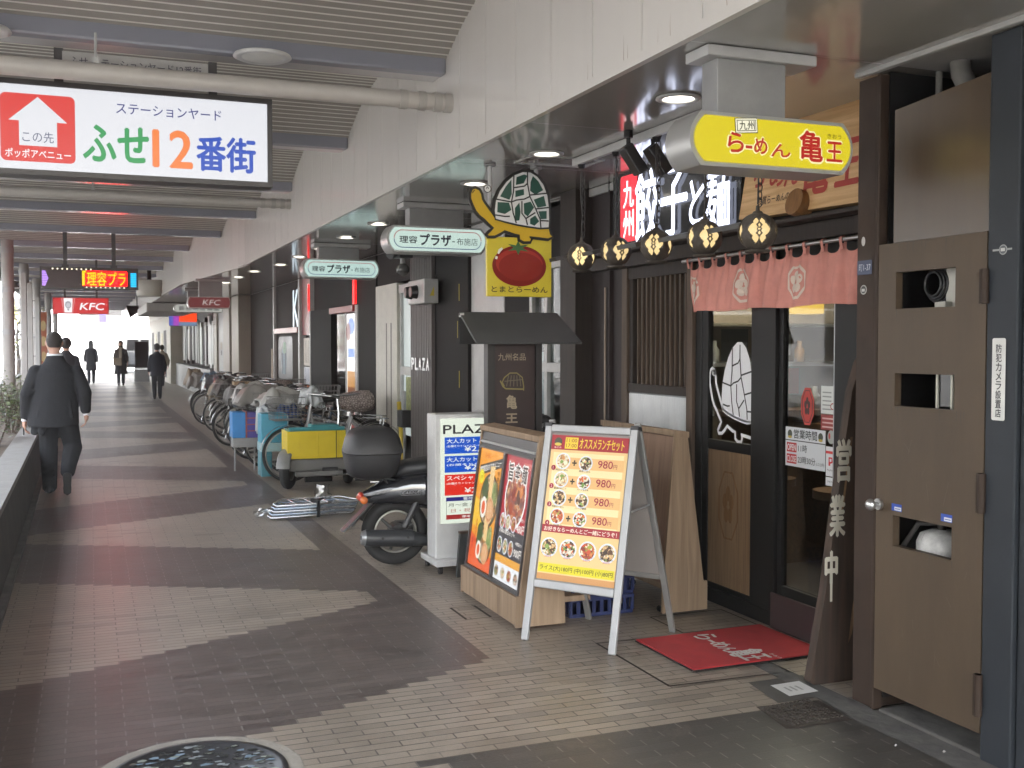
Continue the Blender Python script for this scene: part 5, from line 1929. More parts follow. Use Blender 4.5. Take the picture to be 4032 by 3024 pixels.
        def red(p, x0, y0, x1, y1):
            w_, h_ = x1 - x0, y1 - y0
            p.k = Lt("b3303a"); p.rect(x0, y0 + .42 * h_, x1, y1, -.010)
            p.k = Lt("474447"); p.rect(x0, y0 + .20 * h_, x1, y0 + .42 * h_, -.010)
            p.k = Lt("e8a63c"); p.rect(x0, y0 + .14 * h_, x1, y0 + .20 * h_, -.010)
            p.k = Lt("e9ecee"); p.rect(x0, y0, x1, y0 + .14 * h_, -.010)
            p.k = Lt("cf6a62"); p.rect(x0 + .04, y1 - .06, x0 + .13, y1 - .025, -.0095); p.rect(x1 - .14, y1 - .06, x1 - .03, y1 - .025, -.0095)
            cx, cy = x0 + .48 * w_, y0 + .68 * h_
            p.k = Lt("f2f2f2"); p.disc(cx, cy, .16, -.0094, 1.15, 30)
            p.k = printed("print_stew", ["c9683a", "8a3426", "d98a50", "a94a2c", "e6b080", "5c3a30", "c85a30"], 42, .95); p.disc(cx, cy, .145, -.0092, 1.15, 28)
            rr = random.Random(8)
            for i in range(7):
                p.k = Lt(("8a3426", "d98a50", "a94a2c", "e6b080", "5c3a30")[i % 5])
                an, d = rr.random() * 6.28, .12 * rr.random() ** .6
                p.disc(cx + d * math.cos(an), cy + d * 1.1 * math.sin(an), rr.uniform(.018, .045), -.009 + i * .0001, rr.uniform(.6, 1.5), 9, wob=.6, seed=i)
            for gx, s_ in ((.16, "旨"), (.40, "辛"), (.66, "麺")):
                p.k = Lt("f6f2ea"); p.text(s_, x0 + gx * w_ - .006, y0 + .805 * h_ - .006, .082, .112, -.006, .07)
                p.k = Lt("3c2420"); p.text(s_, x0 + gx * w_, y0 + .805 * h_, .07, .10, -.0055, .02)
            for j, (yy, pr) in enumerate(((.47, "480円"), (.28, "900円"))):
                for i in range(3):
                    food(p, x0 + .05 + i * .088, y0 + yy * h_, .038, ("rice", "pork", "red")[i], 70 + i + j * 7, Lt, MX.Translation((0, 0, -.0085)), 1.25)
                p.k = Lt("f2ece4"); p.text(pr, x1 - .135, y0 + (yy - .05) * h_, .12, .05, -.0075, .03)
                p.text("半替玉セット", x1 - .125, y0 + (yy + .045) * h_, .11, .02, -.0075, .02)
            p.k = Lt("f2ece4"); p.text("お得な替玉セット", x0 + .02, y0 + .375 * h_, .24, .025, -.0085, .02)
            for i in range(4):
                food(p, x0 + .05 + i * .1, y0 + .07 * h_, .038, ("dark", "pork", "red", "rice")[i], 90 + i, Lt, MX.Translation((0, 0, -.0085)))
        pan(.016, WW / 2 - .018, orange, "orange_menu")
        pan(WW / 2 + .018, WW - .016, red, "red_menu")
        lp = MB(LGREY); lp.cyl(TT @ V((.02, HH - .06, -.005)), TT @ V((WW - .02, HH - .06, -.005)), .009, n=8); lp.build("lamp_tube", t)
    else:
        MB(mat("dull_poster", (.30, .24, .18), .5, var=.3)).rect(.016, .018, WW - .016, HH - .103, -.010, TT).build("poster", t)
    c = MB(BLKPL)
    for y in (.12, L - .12):
        for x in (.06, .25):
            c.cyl((x, y - .012, .018), (x, y + .012, .018), .018, n=10)
    c.build("caster", t)
    return t
menu_box("plywood menu box with two glowing food posters, orange and red", (2.16, 5.42, 0), 0, True)
menu_box("plywood menu box turned with its plain back to the walkway, behind the A-frame board", (3.37, 6.34, 0), PI, False)
lg = MB(wood("plywood", "", "")); lg.box(0, 0, 0, .18, .10, .035)
o = lg.build("timber_offcut", None, bevel=.004, loc=(2.475, 5.50, .115))
tag(o, "short timber offcut lying on the blue crates beside the glowing menu box", "timber")

def crate(z, label, rz):
    t = thing("plastic_crate", label, "crate", (2.76, 5.72, z), rz, "blue crates")
    m = MB(mat("blue_crate", (.018, .028, .10), .45, var=.1))
    w_, d_, h_ = .40, .30, .112
    for sx in (-1, 1):
        for k in range(7):
            y = -d_ / 2 + d_ * k / 6
            m.box(sx * w_ / 2 - .004, y - .010, .02, sx * w_ / 2 + .004, y + .010, h_ - .02)
    for sy in (-1, 1):
        for k in range(9):
            x = -w_ / 2 + w_ * k / 8
            m.box(x - .011, sy * d_ / 2 - .004, .02, x + .011, sy * d_ / 2 + .004, h_ - .02)
    m.build("slatted_side", t)
    m = MB(mat("blue_crate", "", 0))
    for z0, z1, e in ((0, .022, 0), (h_ - .022, h_, .006)):
        for sx in (-1, 1):
            m.box(sx * w_ / 2 - .007, -d_ / 2 - e, z0, sx * w_ / 2 + .007 + sx * e, d_ / 2 + e, z1)
        for sy in (-1, 1):
            m.box(-w_ / 2 - e, sy * d_ / 2 - .007, z0, w_ / 2 + e, sy * d_ / 2 + .007 + sy * e, z1)
    m.box(-w_ / 2, -d_ / 2, .004, w_ / 2, d_ / 2, .010)
    m.build("rim", t, bevel=.003)
crate(0, "lower of two stacked blue plastic crates behind the A-frame board", .0)
crate(.1125, "upper of two stacked blue plastic crates behind the A-frame board", .06)

def red_mat():
    t = thing("door_mat", "red entrance mat with white brush lettering in front of the shop doors", "mat", (3.07, 4.70, .006))
    m = MB(BLACK)
    m.prism([(-.40, .29), (.40, .31), (.41, -.28), (-.39, -.285)], 0, .006)
    m.build("rubber_backing", t)
    m = MB(mat("red_pile", (.42, .028, .032), .95, var=.14, scale=10, bump=.6, bscale=500))
    m.prism([(-.395, .285), (.395, .305), (.405, -.275), (-.385, -.28)], .0065, .012)
    m.build("pile", t)
    a = MB(mat("mat_white", (.62, .58, .54), .95), frame((0, 0, .0135), (0, -1, 0), (1, 0, 0)))
    for s_, x, y, w_, h_ in (("ら", -.235, -.085, .09, .12), ("ー", -.13, -.055, .05, .02), ("め", -.075, -.085, .085, .10), ("ん", .015, -.085, .085, .085), ("亀", .095, -.09, .085, .20), ("王", .185, -.07, .075, .15)):
        a.text(s_, x, y, w_, h_, 0, .03)
    a.text("きおう", .20, .10, .09, .022, 0, .02)
    a.build("lettering", t)
red_mat()

# covers let into the paving
def cover(name, label, pts, z=.003):
    """paving lid in a dark metal rim"""
    cx = sum(p[0] for p in pts) / len(pts); cy = sum(p[1] for p in pts) / len(pts)
    t = thing(name, label, "cover", (cx, cy, 0), 0, "covers let into the paving")
    m = MB(mat("rim_iron", (.045, .038, .033), .6))
    loc = [(p[0] - cx, p[1] - cy) for p in pts]
    m.stroke(loc, .018, z, closed=True)
    m.build("rim", t)
    return t
t = cover("access_cover", "large paved access cover with a dark rim partly under the red mat", [(2.47, 4.28), (3.12, 4.26), (3.12, 5.02), (2.47, 5.04)])
t = cover("access_cover", "small paved access cover with a dark rim beside the glowing menu box", [(1.99, 5.76), (2.14, 5.76), (2.14, 6.05), (1.99, 6.05)])
t = cover("access_cover", "pale paved access cover by the shop doors behind the red mat", [(3.0, 5.05), (3.48, 5.05), (3.48, 5.42), (3.0, 5.42)])
t = thing("valve_plate", "bright square metal plate let into the dark paving near the plank", "plate", (2.98, 4.03, 0))
m = MB(mat("dark_mortar", (.085, .08, .07), .8, var=.3)); m.poly([(-.18, -.13), (.14, -.13), (.16, .16), (-.14, .16)], .0025); m.build("mortar_bed", t)
m = MB(mat("bright_plate", (.72, .72, .70), .4, metal=0, var=.08)); m.poly([(-.085, -.082), (.08, -.072), (.088, .083), (-.075, .078)], .0065)
m.k = mat("etched", (.40, .40, .38), .5, metal=.5)
for i in range(3): m.rect(-.04 + i * .03, -.03, -.028 + i * .03, .03, .007)
m.build("plate", t)
t = thing("drain_cover", "rusty square drain cover with rows of raised bars near the brown post", "drain cover", (2.81, 3.75, 0))
m = MB(mat("rusty_iron", (.055, .045, .038), .65, metal=.2, var=.35, bump=.3)); m.poly([(-.17, -.13), (.15, -.145), (.18, .115), (-.13, .145)], .003)
for i in range(12):
    for j in range(5):
        x, y = -.125 + i * .023, -.10 + j * .048
        m.box(x, y, .003, x + .012, y + .034, .009, MX.Rotation(.04, 4, 'Z'))
m.build("cast_bars", t)

# big decorated manhole, half out of the picture
t = thing("manhole_cover", "round dark manhole cover with a mosaic pattern, cut by the bottom edge of the picture", "manhole cover", (.345, 4.02, 0))
m = MB(mat("manhole_ring", (.30, .275, .23), .75, var=.2, bump=.3)); m.ring(0, 0, .325, .385, .003, n=48); m.build("mortar_ring", t)
m = MB(mat("cast_iron", (.04, .04, .042), .45, metal=.4, var=.2)); m.lathe([(.001, .004), (.30, .004), (.302, .009), (.325, .009), (.328, .002)], 64); m.build("iron_rim", t)
rr = random.Random(4)
cols = [mat("mosaic_a", (.28, .31, .32), .12), mat("mosaic_b", (.20, .27, .33), .12), mat("mosaic_c", (.045, .05, .05), .15), mat("mosaic_d", (.30, .33, .28), .12), mat("mosaic_e", (.10, .11, .10), .2)]
m = MB(cols[0])
for i in range(330):
    a, d = rr.random() * 2 * PI, .285 * math.sqrt(rr.random())
    x, y = d * math.cos(a), d * math.sin(a)
    s_, q = rr.uniform(.008, .024), rr.random() * 3.14
    pts = []
    for k in range(rr.randint(4, 6)):
        b_ = q + 2 * PI * k / 5 + rr.uniform(-.3, .3)
        pts.append((x + s_ * rr.uniform(.7, 1.3) * math.cos(b_), y + .6 * s_ * rr.uniform(.7, 1.3) * math.sin(b_)))
    m.k = cols[rr.choice((0, 1, 2, 2, 2, 3, 4, 4))]
    m.poly(pts, .0055 + i * .000008)
m.build("mosaic", t)

# ------------------------------------------------------------------ barber's standing light box on a wheeled base
def plaza():
    x0, x1, y = 2.205, 2.84, 7.03
    t = thing("standing_sign", "white backlit barber price sign on a wheeled white base, headed PLAZA", "standing sign", (x0, y, 0))
    W = x1 - x0
    m = MB(WHITE)
    m.box(0, 0, .095, W, .20, 1.10); m.build("cabinet", t, bevel=.008)
    m = MB(WHITE)
    m.box(-.02, -.08, .055, W + .03, .30, .095); m.build("base", t, bevel=.006)
    m = MB(BLKPL)
    for x in (.02, W - .02):
        for yy in (-.04, .26):
            m.cyl((x - .012, yy, .024), (x + .012, yy, .024), .024, n=12); m.box(x - .016, yy - .012, .024, x + .016, yy + .012, .056)
    m.build("caster", t)
    F = FY(0, -.003, 0)
    Lt = lambda h: lit(h, .98)
    MB(Lt("e3ecdc")).box(.035, -.004, .34, W - .035, 0, 1.07).build("lit_face", t)
    a = MB(Lt("241f28"), FY(0, -.006, 0))
    a.text("PLAZA", .055, .965, .41, .06, 0, .03)
    for z, h, c_, l1, l2, pr in ((.825, .115, "1e58c8", "大人カット Aコース", "(お顔そり＋シャンプー付)", "¥2,800"), (.695, .115, "1e58c8", "大人カット Bコース", "(お顔そり付)", "¥2,300"), (.535, .145, "e03428", "スペシャルコース", "(お顔そり＋シャンプー)", "¥2,900")):
        a.k = Lt(c_); a.rect(.065, z, W - .06, z + h, 0)
        a.k = Lt("f2f4ee"); a.text(l1, .08, z + h - .042, .40, .032, .001, .02)
        a.text(l2, .08, z + h - .072, .26, .018, .001, .015)
        a.text(pr, .21, z + .008, .24, .042, .001, .018)
    a.k = Lt("2c2a78"); a.rect(.075, .495, W - .07, .522, 0)
    a.k = Lt("a02c2c"); a.rect(.075, .368, W - .07, .400, 0)
    a.k = Lt("5a5a54")
    a.rect(.075, .40, .078, .495, 0)
    a.text("月～金 / 9時", .09, .455, .26, .026, .001, .01)
    a.k = Lt("b0584e"); a.text("日・祝 / 8時", .11, .415, .26, .026, .001, .01)
    a.k = Lt("f2f4ee"); a.text("受付", .20, .500, .07, .018, .001, .03); a.text("年中無休", .19, .375, .14, .018, .001, .03)
    a.build("lettering", t)
plaza()
t = thing("dark_board", "low dark grey board standing between the barber sign and the glowing menu box", "board", (2.36, 6.84, 0))
m = MB(mat("slate_board", (.055, .058, .058), .6, var=.2)); m.prism([(-.065, .0), (-.04, .295), (.12, .295), (.14, 0)], -.03, .0, FY(0, 0, 0)); m.build("panel", t, bevel=.008)
m = MB(wood("dark_rim_wood", "3a2a20", "54402f")); m.box(-.042, -.004, .296, .122, .034, .312); m.build("top_rail", t)

# ------------------------------------------------------------------ roofed wooden signpost
t = thing("roofed_signpost", "dark signpost with a little gabled roof and gold lettering with a tortoise crest", "sign", (2.66, 6.72, 0))
m = MB(mat("dark_board_red", (.035, .021, .020), .5, var=.2))
m.box(-.14, -.012, .14, .155, .03, 1.585); m.build("panel", t, bevel=.003)
m = MB(mat("dark_post", (.022, .019, .018), .5))
m.box(-.195, -.03, 0, -.142, .05, 1.60); m.box(.157, -.03, 0, .20, .05, 1.60); m.box(-.24, -.22, 0, -.10, .24, .05); m.box(.11, -.22, 0, .25, .24, .05)
m.build("post", t, bevel=.003)
m = MB(mat("slate_roof", (.062, .064, .064), .55, var=.12))
for sgn in (-1, 1):
    m.add([(-.38 + .0, .02, 1.785), (.33, .02, 1.785), (.44, .02 + sgn * .17, 1.585), (-.32, .02 + sgn * .17, 1.585), (-.38, .02, 1.80), (.33, .02, 1.80), (.44, .02 + sgn * .175, 1.60), (-.32, .02 + sgn * .175, 1.60)], [(0, 1, 2, 3), (4, 5, 6, 7), (0, 4, 5, 1), (1, 5, 6, 2), (2, 6, 7, 3), (3, 7, 4, 0)])
m.build("gable_roof", t)
m = MB(LGREY); m.box(-.375, .0, 1.765, -.35, .04, 1.79); m.build("ridge_cap", t)
a = MB(ink("9c8f78"), FY(0, -.014, 0))
a.text("九州名品", -.115, 1.475, .20, .048, 0, .01)
a.text("亀", -.055, 1.15, .075, .09, 0, .03)
a.text("王", -.06, 1.055, .085, .06, 0, .05)
a.k = ink("877d4a")
a.stroke([(-.07, 1.30), (-.085, 1.33), (-.07, 1.36), (-.03, 1.39), (.02, 1.39), (.06, 1.36), (.07, 1.30), (.07, 1.27)], .008, 0)
a.stroke([(-.10, 1.34), (-.08, 1.30), (-.06, 1.285), (.07, 1.28)], .010, .0005)
a.k = ink("6a6250")
for i in range(5):
    a.stroke([(-.055 + i * .026, 1.30), (-.04 + i * .02, 1.375)], .006, .001)
a.stroke([(-.07, 1.335), (.06, 1.345)], .006, .0015)
a.build("gold_lettering", t)
# ------------------------------------------------------------------ scooter, tricycle, bicycles
def wheel(parent, c, r, wtyre, wrim, spokes, name="wheel", ax='Y', dark=False):
    """upright wheel turning about the local y axis"""
    T = MX.Translation(c) @ MX.Rotation(PI / 2, 4, 'X')
    ty = MB(RUB)
    rt = wtyre / 2
    n = 36
    ty.lathe([(r - rt + rt * math.cos(2 * PI * k / 10), rt * 1.0 * math.sin(2 * PI * k / 10)) for k in range(11)], n, T)
    o = ty.build("wheel", parent)
    m = MB(mat("rim_metal", (.34, .33, .30), .35, metal=.7) if not dark else mat("rim_dark", (.08, .08, .08), .35, metal=.4))
    ri = r - 2 * rt + .006
    m.lathe([(ri, -wrim / 2), (ri - .012, -wrim / 2), (ri - .018, 0), (ri - .012, wrim / 2), (ri, wrim / 2), (ri, -wrim / 2)], n, T)
    m.build("rim", o)
    h = MB(m.mats[0])
    if spokes > 8:
        for i in range(spokes):
            a = 2 * PI * i / spokes
            b = a + (.5 if i % 2 else -.5)
            s_ = .02 if i % 4 < 2 else -.02
            h.cyl(T @ V((.018 * math.cos(b), .018 * math.sin(b), s_)), T @ V((ri * math.cos(a), ri * math.sin(a), 0)), .0016, n=4, caps=False)
        h.cyl(T @ V((0, 0, -.045)), T @ V((0, 0, .045)), .018, n=10)
    else:
        h.k = mat("rim_dark", (.08, .08, .08), .35, metal=.4)
        for i in range(spokes):
            a = 2 * PI * i / spokes + .3
            h.cyl(T @ V((.02 * math.cos(a), .02 * math.sin(a), 0)), T @ V((ri * math.cos(a), ri * math.sin(a), 0)), .016, .010, n=8)
        h.cyl(T @ V((0, 0, -.05)), T @ V((0, 0, .05)), .035, n=14)
    h.build("spokes", o)
    return o

def scooter():
    # local x runs forward; rear axle at the origin
    t = thing("motor_scooter", "black motor scooter with a big top box, its front hidden behind the barber price sign", "scooter", (2.02, 7.42, 0), R(-4))
    wheel(t, (0, 0, .243), .243, .095, .075, 3)
    wheel(t, (1.22, 0, .235), .235, .09, .07, 3)
    GL = mat("gloss_black", (.012, .013, .017), .10, var=0, coat=1.0)
    b = MB(GL)
    # tail cowl: sections from the tail forwards, each a rounded box
    secs = [(-.23, .50, .03, .035), (-.16, .51, .075, .065), (-.05, .535, .11, .10), (.10, .55, .135, .13), (.28, .54, .15, .155), (.45, .49, .15, .18), (.58, .43, .13, .17)]
    rings = []
    for x, z, hw, hh in secs:
        rings.append([(x, hw * math.copysign(abs(math.cos(a)) ** .7, math.cos(a)), z + hh * math.copysign(abs(math.sin(a)) ** .8, math.sin(a))) for a in [2 * PI * k / 20 for k in range(20)]])
    b.loft(rings)
    b.build("tail_cowl", t)
    s = MB(mat("seat_vinyl", (.020, .021, .024), .42, bump=.25, bscale=160))
    rings = []
    for x, z, hw, hh in [(-.02, .655, .06, .03), (.06, .695, .115, .055), (.25, .715, .135, .06), (.45, .70, .14, .06), (.62, .68, .12, .06), (.70, .65, .06, .03)]:
        rings.append([(x, hw * math.copysign(abs(math.cos(a)) ** .7, math.cos(a)), z + hh * math.copysign(abs(math.sin(a)) ** .7, math.sin(a))) for a in [2 * PI * k / 20 for k in range(20)]])
    s.loft(rings)
    s.build("seat", t)
    l = MB(mat("red_lens", (.40, .04, .02), .15)); l.ell((-.245, 0, .50), (.025, .05, .035))
    l.k = mat("amber_lens", (.55, .14, .03), .15); l.ell((-.235, -.085, .485), (.028, .03, .028)); l.ell((-.235, .085, .485), (.028, .03, .028))
    l.build("tail_light", t)
    f = MB(BLKPL)
    f.add([(-.16, -.055, .47), (-.16, .055, .47), (-.37, .05, .255), (-.37, -.05, .255), (-.18, -.055, .46), (-.18, .055, .46), (-.385, .05, .262), (-.385, -.05, .262)], [(0, 1, 2, 3), (7, 6, 5, 4), (0, 3, 7, 4), (1, 5, 6, 2), (2, 6, 7, 3)])
    f.build("rear_fender", t)
    f = MB(mat("plate_pale", (.16, .165, .15), .4)); f.add([(-.215, -.06, .425), (-.215, .06, .425), (-.32, .06, .30), (-.32, -.06, .30)], [(0, 1, 2, 3)]); f.add([(-.207, -.06, .42), (-.207, .06, .42), (-.312, .06, .295), (-.312, -.06, .295)], [(3, 2, 1, 0)])
    f.build("licence_plate", t)
    hg = MB(BLKPL)
    hg.loft([[(.0 + .26 * math.cos(R(a)), yy, .243 + .265 * math.sin(R(a))) for yy in (-.07, -.07, .07, .07)] for a in range(160, 30, -10)], caps=False)
    hg.build("hugger", t)
    mf = MB(mat("muffler_black", (.028, .03, .034), .45, var=.15))
    mf.cyl((-.235, -.12, .225), (.10, -.12, .205), .058, .062, 18); mf.cyl((.10, -.12, .205), (.26, -.11, .17), .055, .03, 14); mf.cyl((.24, -.10, .17), (.40, -.06, .15), .018, n=10)
    mf.k = mat("muffler_tip", (.30, .31, .31), .35, metal=.7); mf.cyl((-.262, -.12, .227), (-.235, -.12, .225), .046, .057, 18)
    mf.k = BLACK; mf.cyl((-.266, -.12, .2272), (-.262, -.12, .227), .014, .014, 10)
    for x in (-.12, .06):
        mf.cyl((x, -.183, .225), (x, -.17, .225), .010, n=8)
    mf.build("muffler", t)
    en = MB(BLKPL)
    en.cyl((.02, -.05, .243), (.02, .10, .243), .055, n=16); en.box(.02, .04, .16, .42, .13, .30); en.cyl((.32, -.12, .23), (.32, .10, .23), .085, n=20)
    en.cyl((.05, -.10, .28), (.16, -.10, .50), .022, n=10)
    en.build("engine", t, bevel=.008)
    fl = MB(GL)
    fl.box(.55, -.15, .25, .95, .15, .31)
    fl.add([(.95, -.19, .28), (.95, .19, .28), (1.12, .14, .95), (1.12, -.14, .95), (1.0, -.19, .28), (1.0, .19, .28), (1.20, .12, .93), (1.20, -.12, .93)], [(0, 1, 2, 3), (7, 6, 5, 4), (0, 3, 7, 4), (1, 5, 6, 2), (2, 6, 7, 3), (0, 4, 5, 1)])
    fl.build("leg_shield", t, bevel=.03)
    ff = MB(GL)
    ff.loft([[(1.22 + .25 * math.cos(R(a)), yy, .235 + .262 * math.sin(R(a))) for yy in (-.06, -.06, .06, .06)] for a in range(150, 20, -10)], caps=False)
    ff.cyl((1.22, -.06, .235), (1.10, -.05, .80), .02); ff.cyl((1.22, .06, .235), (1.10, .05, .80), .02)
    ff.build("front_fork", t)
    hb = MB(BLKPL); hb.tube([(1.02, -.34, .98), (1.08, -.2, 1.0), (1.10, 0, .97), (1.08, .2, 1.0), (1.02, .34, .98)], .016, 8); hb.ell((1.13, 0, 1.0), (.07, .10, .06))
    hb.build("handlebar", t)
    a = MB(mat("badge", (.16, .16, .17), .3, metal=.5), frame((.02, -.1495, .53), (1, 0, 0), (0, .0, 1)))
    a.stroke([(-.005, -.012), (.135, -.012), (.135, .022), (-.005, .022)], .003, .0, closed=True)
    a.text("CABINA", .005, -.005, .12, .02, 0, .02, .2)
    a.build("badge", t)
    ck = MB(STEEL); ck.cyl((-.05, .02, .60), (-.17, .03, .60), .008); ck.build("grab_rail", t)
    # the top box is carried on a rack: bolted on, moves with the scooter
    tb = MB(mat("topbox_black", (.022, .022, .024), .5, var=.1, bump=.2, bscale=300))
    rings = []
    for z, hx, hy in [(.645, .13, .16), (.66, .165, .19), (.76, .19, .215), (.815, .20, .225)]:
        rings.append([(-.165 + hx * math.copysign(abs(math.cos(a)) ** .55, math.cos(a)), hy * math.copysign(abs(math.sin(a)) ** .55, math.sin(a)), z) for a in [2 * PI * k / 28 for k in range(28)]])
    tb.loft(rings)
    tbo = tb.build("top_box", t)
    ld = MB(tb.mats[0])
    rings = []
    for z, hx, hy in [(.820, .205, .23), (.835, .205, .23), (.92, .185, .205), (.98, .14, .16), (1.0, .08, .09), (1.003, .01, .01)]:
        rings.append([(-.16 + hx * math.copysign(abs(math.cos(a)) ** .55, math.cos(a)), hy * math.copysign(abs(math.sin(a)) ** .55, math.sin(a)), z) for a in [2 * PI * k / 28 for k in range(28)]])
    ld.loft(rings)
    ld.build("lid", tbo)
    rk = MB(BLACK)
    for y in (-.08, .08):
        rk.tube([(.06, y, .60), (-.08, y, .635), (-.30, y, .635)], .010, 6)
        rk.cyl((-.10, y, .635), (-.03, y, .56), .008)
    rk.build("rack", t)
scooter()

SILV = mat("silver_tube", (.62, .64, .66), .22, metal=.85)
FILM = glass("plastic_film", (.82, .84, .85), .22, .18)
def cart():
    # folded chrome trolley frames lying on the ground, wrapped in film
    t = thing("folded_frames", "stack of folded silver tubular frames lying on the paving behind the scooter", "frames", (1.86, 9.86, 0), R(8))
    for i in range(5):
        m = MB(SILV if i % 2 == 0 else mat("blue_silver_tube", (.42, .50, .60), .25, metal=.7))
        z = .025 + i * .026
        o = .012 * i
        m.tube([(-.40 + o, -.16, z), (.36 + o, -.18, z), (.40 + o, -.12, z), (.28 + o * 2, .20, z), (-.24 + o, .22, z), (-.38 + o, .0, z)], .011, 8, closed=True)
        for x in (-.2, -.05, .1, .22):
            m.cyl((x + o, -.165, z), (x + .02 + o, .205, z), .006, n=6)
        m.build("tube_frame", t)
    k = MB(BLACK); k.box(.02, -.20, .01, .045, .0, .16); k.cyl((.03, -.15, .15), (.10, -.12, .17), .012); k.build("strap", t)
    t2 = thing("plastic_wrap", "crumpled clear plastic wrap trailing from the folded silver frames", "plastic wrap", (1.50, 9.86, 0))
    rr = random.Random(2)
    m = MB(FILM)
    n = 9
    vs = [(-.12 + .28 * i / n + rr.uniform(-.02, .02), -.10 + .22 * j / n + rr.uniform(-.02, .02), .012 + .05 * rr.random() + .07 * i / n) for j in range(n + 1) for i in range(n + 1)]
    m.add(vs, [(j * (n + 1) + i, j * (n + 1) + i + 1, (j + 1) * (n + 1) + i + 1, (j + 1) * (n + 1) + i) for j in range(n) for i in range(n)])
    m.build("film", t2)
    t3 = thing("plastic_bag", "upright crumpled clear plastic bag between the folded frames and the yellow bin", "plastic bag", (2.03, 10.12, 0))
    m = MB(FILM)
    rings = []
    for k in range(8):
        z = .24 * k / 7
        r0 = .085 * (1 - .35 * (k / 7) ** 2)
        rings.append([((r0 + rr.uniform(-.025, .025)) * math.cos(2 * PI * i / 14) + .02 * k / 7, (r0 + rr.uniform(-.025, .025)) * math.sin(2 * PI * i / 14), z + rr.uniform(0, .02)) for i in range(14)])
    m.loft(rings, caps=False)
    m.build("film", t3)
cart()

def trike():
    t = thing("delivery_tricycle", "delivery tricycle with a grey platform and one fat wheel in view, under the yellow bin", "tricycle", (2.30, 11.75, 0), 0)
    # seen from behind: platform across the picture
    T0 = (-.29, .02, .205)
    # the left wheel, toed outwards
    a = R(64)
    Tw = MX.Translation((-.30, .0, .205)) @ MX.Rotation(a, 4, 'Z') @ MX.Rotation(PI / 2, 4, 'X')
    for sx, Tm in ((-1, Tw), (1, MX.Translation((.42, .25, .205)) @ MX.Rotation(R(75), 4, 'Z') @ MX.Rotation(PI / 2, 4, 'X'))):
        m = MB(RUB); m.lathe([(.155 + .05 * math.cos(2 * PI * k / 10), .055 * math.sin(2 * PI * k / 10)) for k in range(11)], 36, Tm)
        o = m.build("wheel", t)
        m = MB(mat("rim_metal", "", 0)); m.lathe([(.11, -.04), (.095, -.03), (.03, -.015), (.03, .015), (.095, .03), (.11, .04), (.11, -.04)], 28, Tm); m.build("rim", o)
        fd = MB(mat("fender_grey", (.20, .20, .19), .4, var=.2))
        vs = []
        for i in range(15):
            an = R(10 + 160 * i / 14)
            for zz in (-.075, -.06, .06, .075):
                rr_ = .235 if abs(zz) < .07 else .215
                vs.append(Tm @ V((rr_ * math.cos(an), rr_ * math.sin(an), zz)))
        fd.add(vs, [(i * 4 + k, i * 4 + k + 1, i * 4 + k + 5, i * 4 + k + 4) for i in range(14) for k in range(3)], True)
        fd.build("mudguard", t)
    m = MB(mat("platform_grey", (.17, .165, .155), .45, var=.12))
    m.box(-.30, -.10, .20, .34, .42, .335); m.box(-.24, -.13, .14, .28, -.02, .20)
    m.build("platform", t, bevel=.015)
    m = MB(BLKPL); m.box(.05, -.125, .17, .22, -.101, .235); m.cyl((-.1, .1, .09), (.2, .1, .09), .04); m.box(-.05, .0, .07, .1, .3, .2); m.build("under_gear", t)
    m = MB(SILV); m.cyl((.2, -.13, .15), (.75, -.05, .15), .012); m.tube([(.30, .3, .3), (.34, .35, .8), (.32, .36, 1.0)], .016, 8); m.tube([(.0, .44, 1.02), (.2, .40, 1.0), (.45, .40, 1.0), (.6, .44, 1.02)], .012, 8)
    m.build("handlebar", t)
trike()
t = thing("yellow_bin", "bright yellow plastic container with a dark green rim on the tricycle platform", "container", (2.30, 11.62, .34))
m = MB(mat("yellow_plastic", (.68, .52, .02), .4, var=.06))
for a in ((-.33, 0, .0, .31, .012, .30), (-.33, .36, .0, .31, .372, .30), (-.33, .012, .0, -.318, .36, .30), (.298, .012, .0, .31, .36, .30), (-.318, .012, .0, .298, .36, .012)):
    m.box(*a)
m.box(-.005, -.004, .004, .004, 0, .296); m.box(-.20, -.003, .02, -.197, 0, .28)
m.build("body", t, bevel=.004)
m = MB(mat("green_plastic", (.02, .16, .10), .35))
m.box(-.30, .02, .22, .28, .35, .315)
m.k = mat("teal_plastic", (.05, .24, .26), .3)
m.box(-.315, -.005, .301, .30, .02, .345); m.box(-.05, .10, .316, .26, .30, .36)
m.build("liner", t, bevel=.01)
m = MB(BLACK); m.box(.20, -.006, .0, .207, 0, .30); m.build("strap", t)

TEAL = mat("teal_sheet", (.06, .30, .42), .4, var=.08)
t = thing("teal_box", "tall teal plastic box with a pale base beside the yellow bin", "box", (1.98, 12.55, 0))
m = MB(TEAL); m.box(-.15, 0, .44, .15, .30, .78); m.k = mat("teal_dark", (.05, .20, .24), .4, var=.1); m.box(-.155, -.01, .05, -.03, .28, .34); m.build("body", t, bevel=.008)
m = MB(mat("teal_pale", (.32, .48, .50), .4)); m.box(-.155, -.01, .341, .155, .31, .439); m.box(.151, .0, .45, .163, .3, .76); m.build("base", t, bevel=.004)
t = thing("blue_crate_box", "bright blue and purple meshed plastic box left of the teal box", "box", (1.79, 13.6, 0))
m = MB(mat("blue_sheet", (.03, .22, .55), .4, var=.1)); m.box(-.16, 0, .42, .0, .3, .74); m.k = mat("violet_sheet", (.08, .07, .32), .4, var=.2); m.box(.02, 0, .42, .15, .3, .74); m.build("body", t, bevel=.006)
m = MB(mat("red_edge", (.35, .09, .08), .4)); m.box(.001, -.01, .42, .018, .3, .75)
for z in (.5, .58, .66): m.box(.02, -.006, z, .15, 0, z + .012)
m.build("ribs", t)
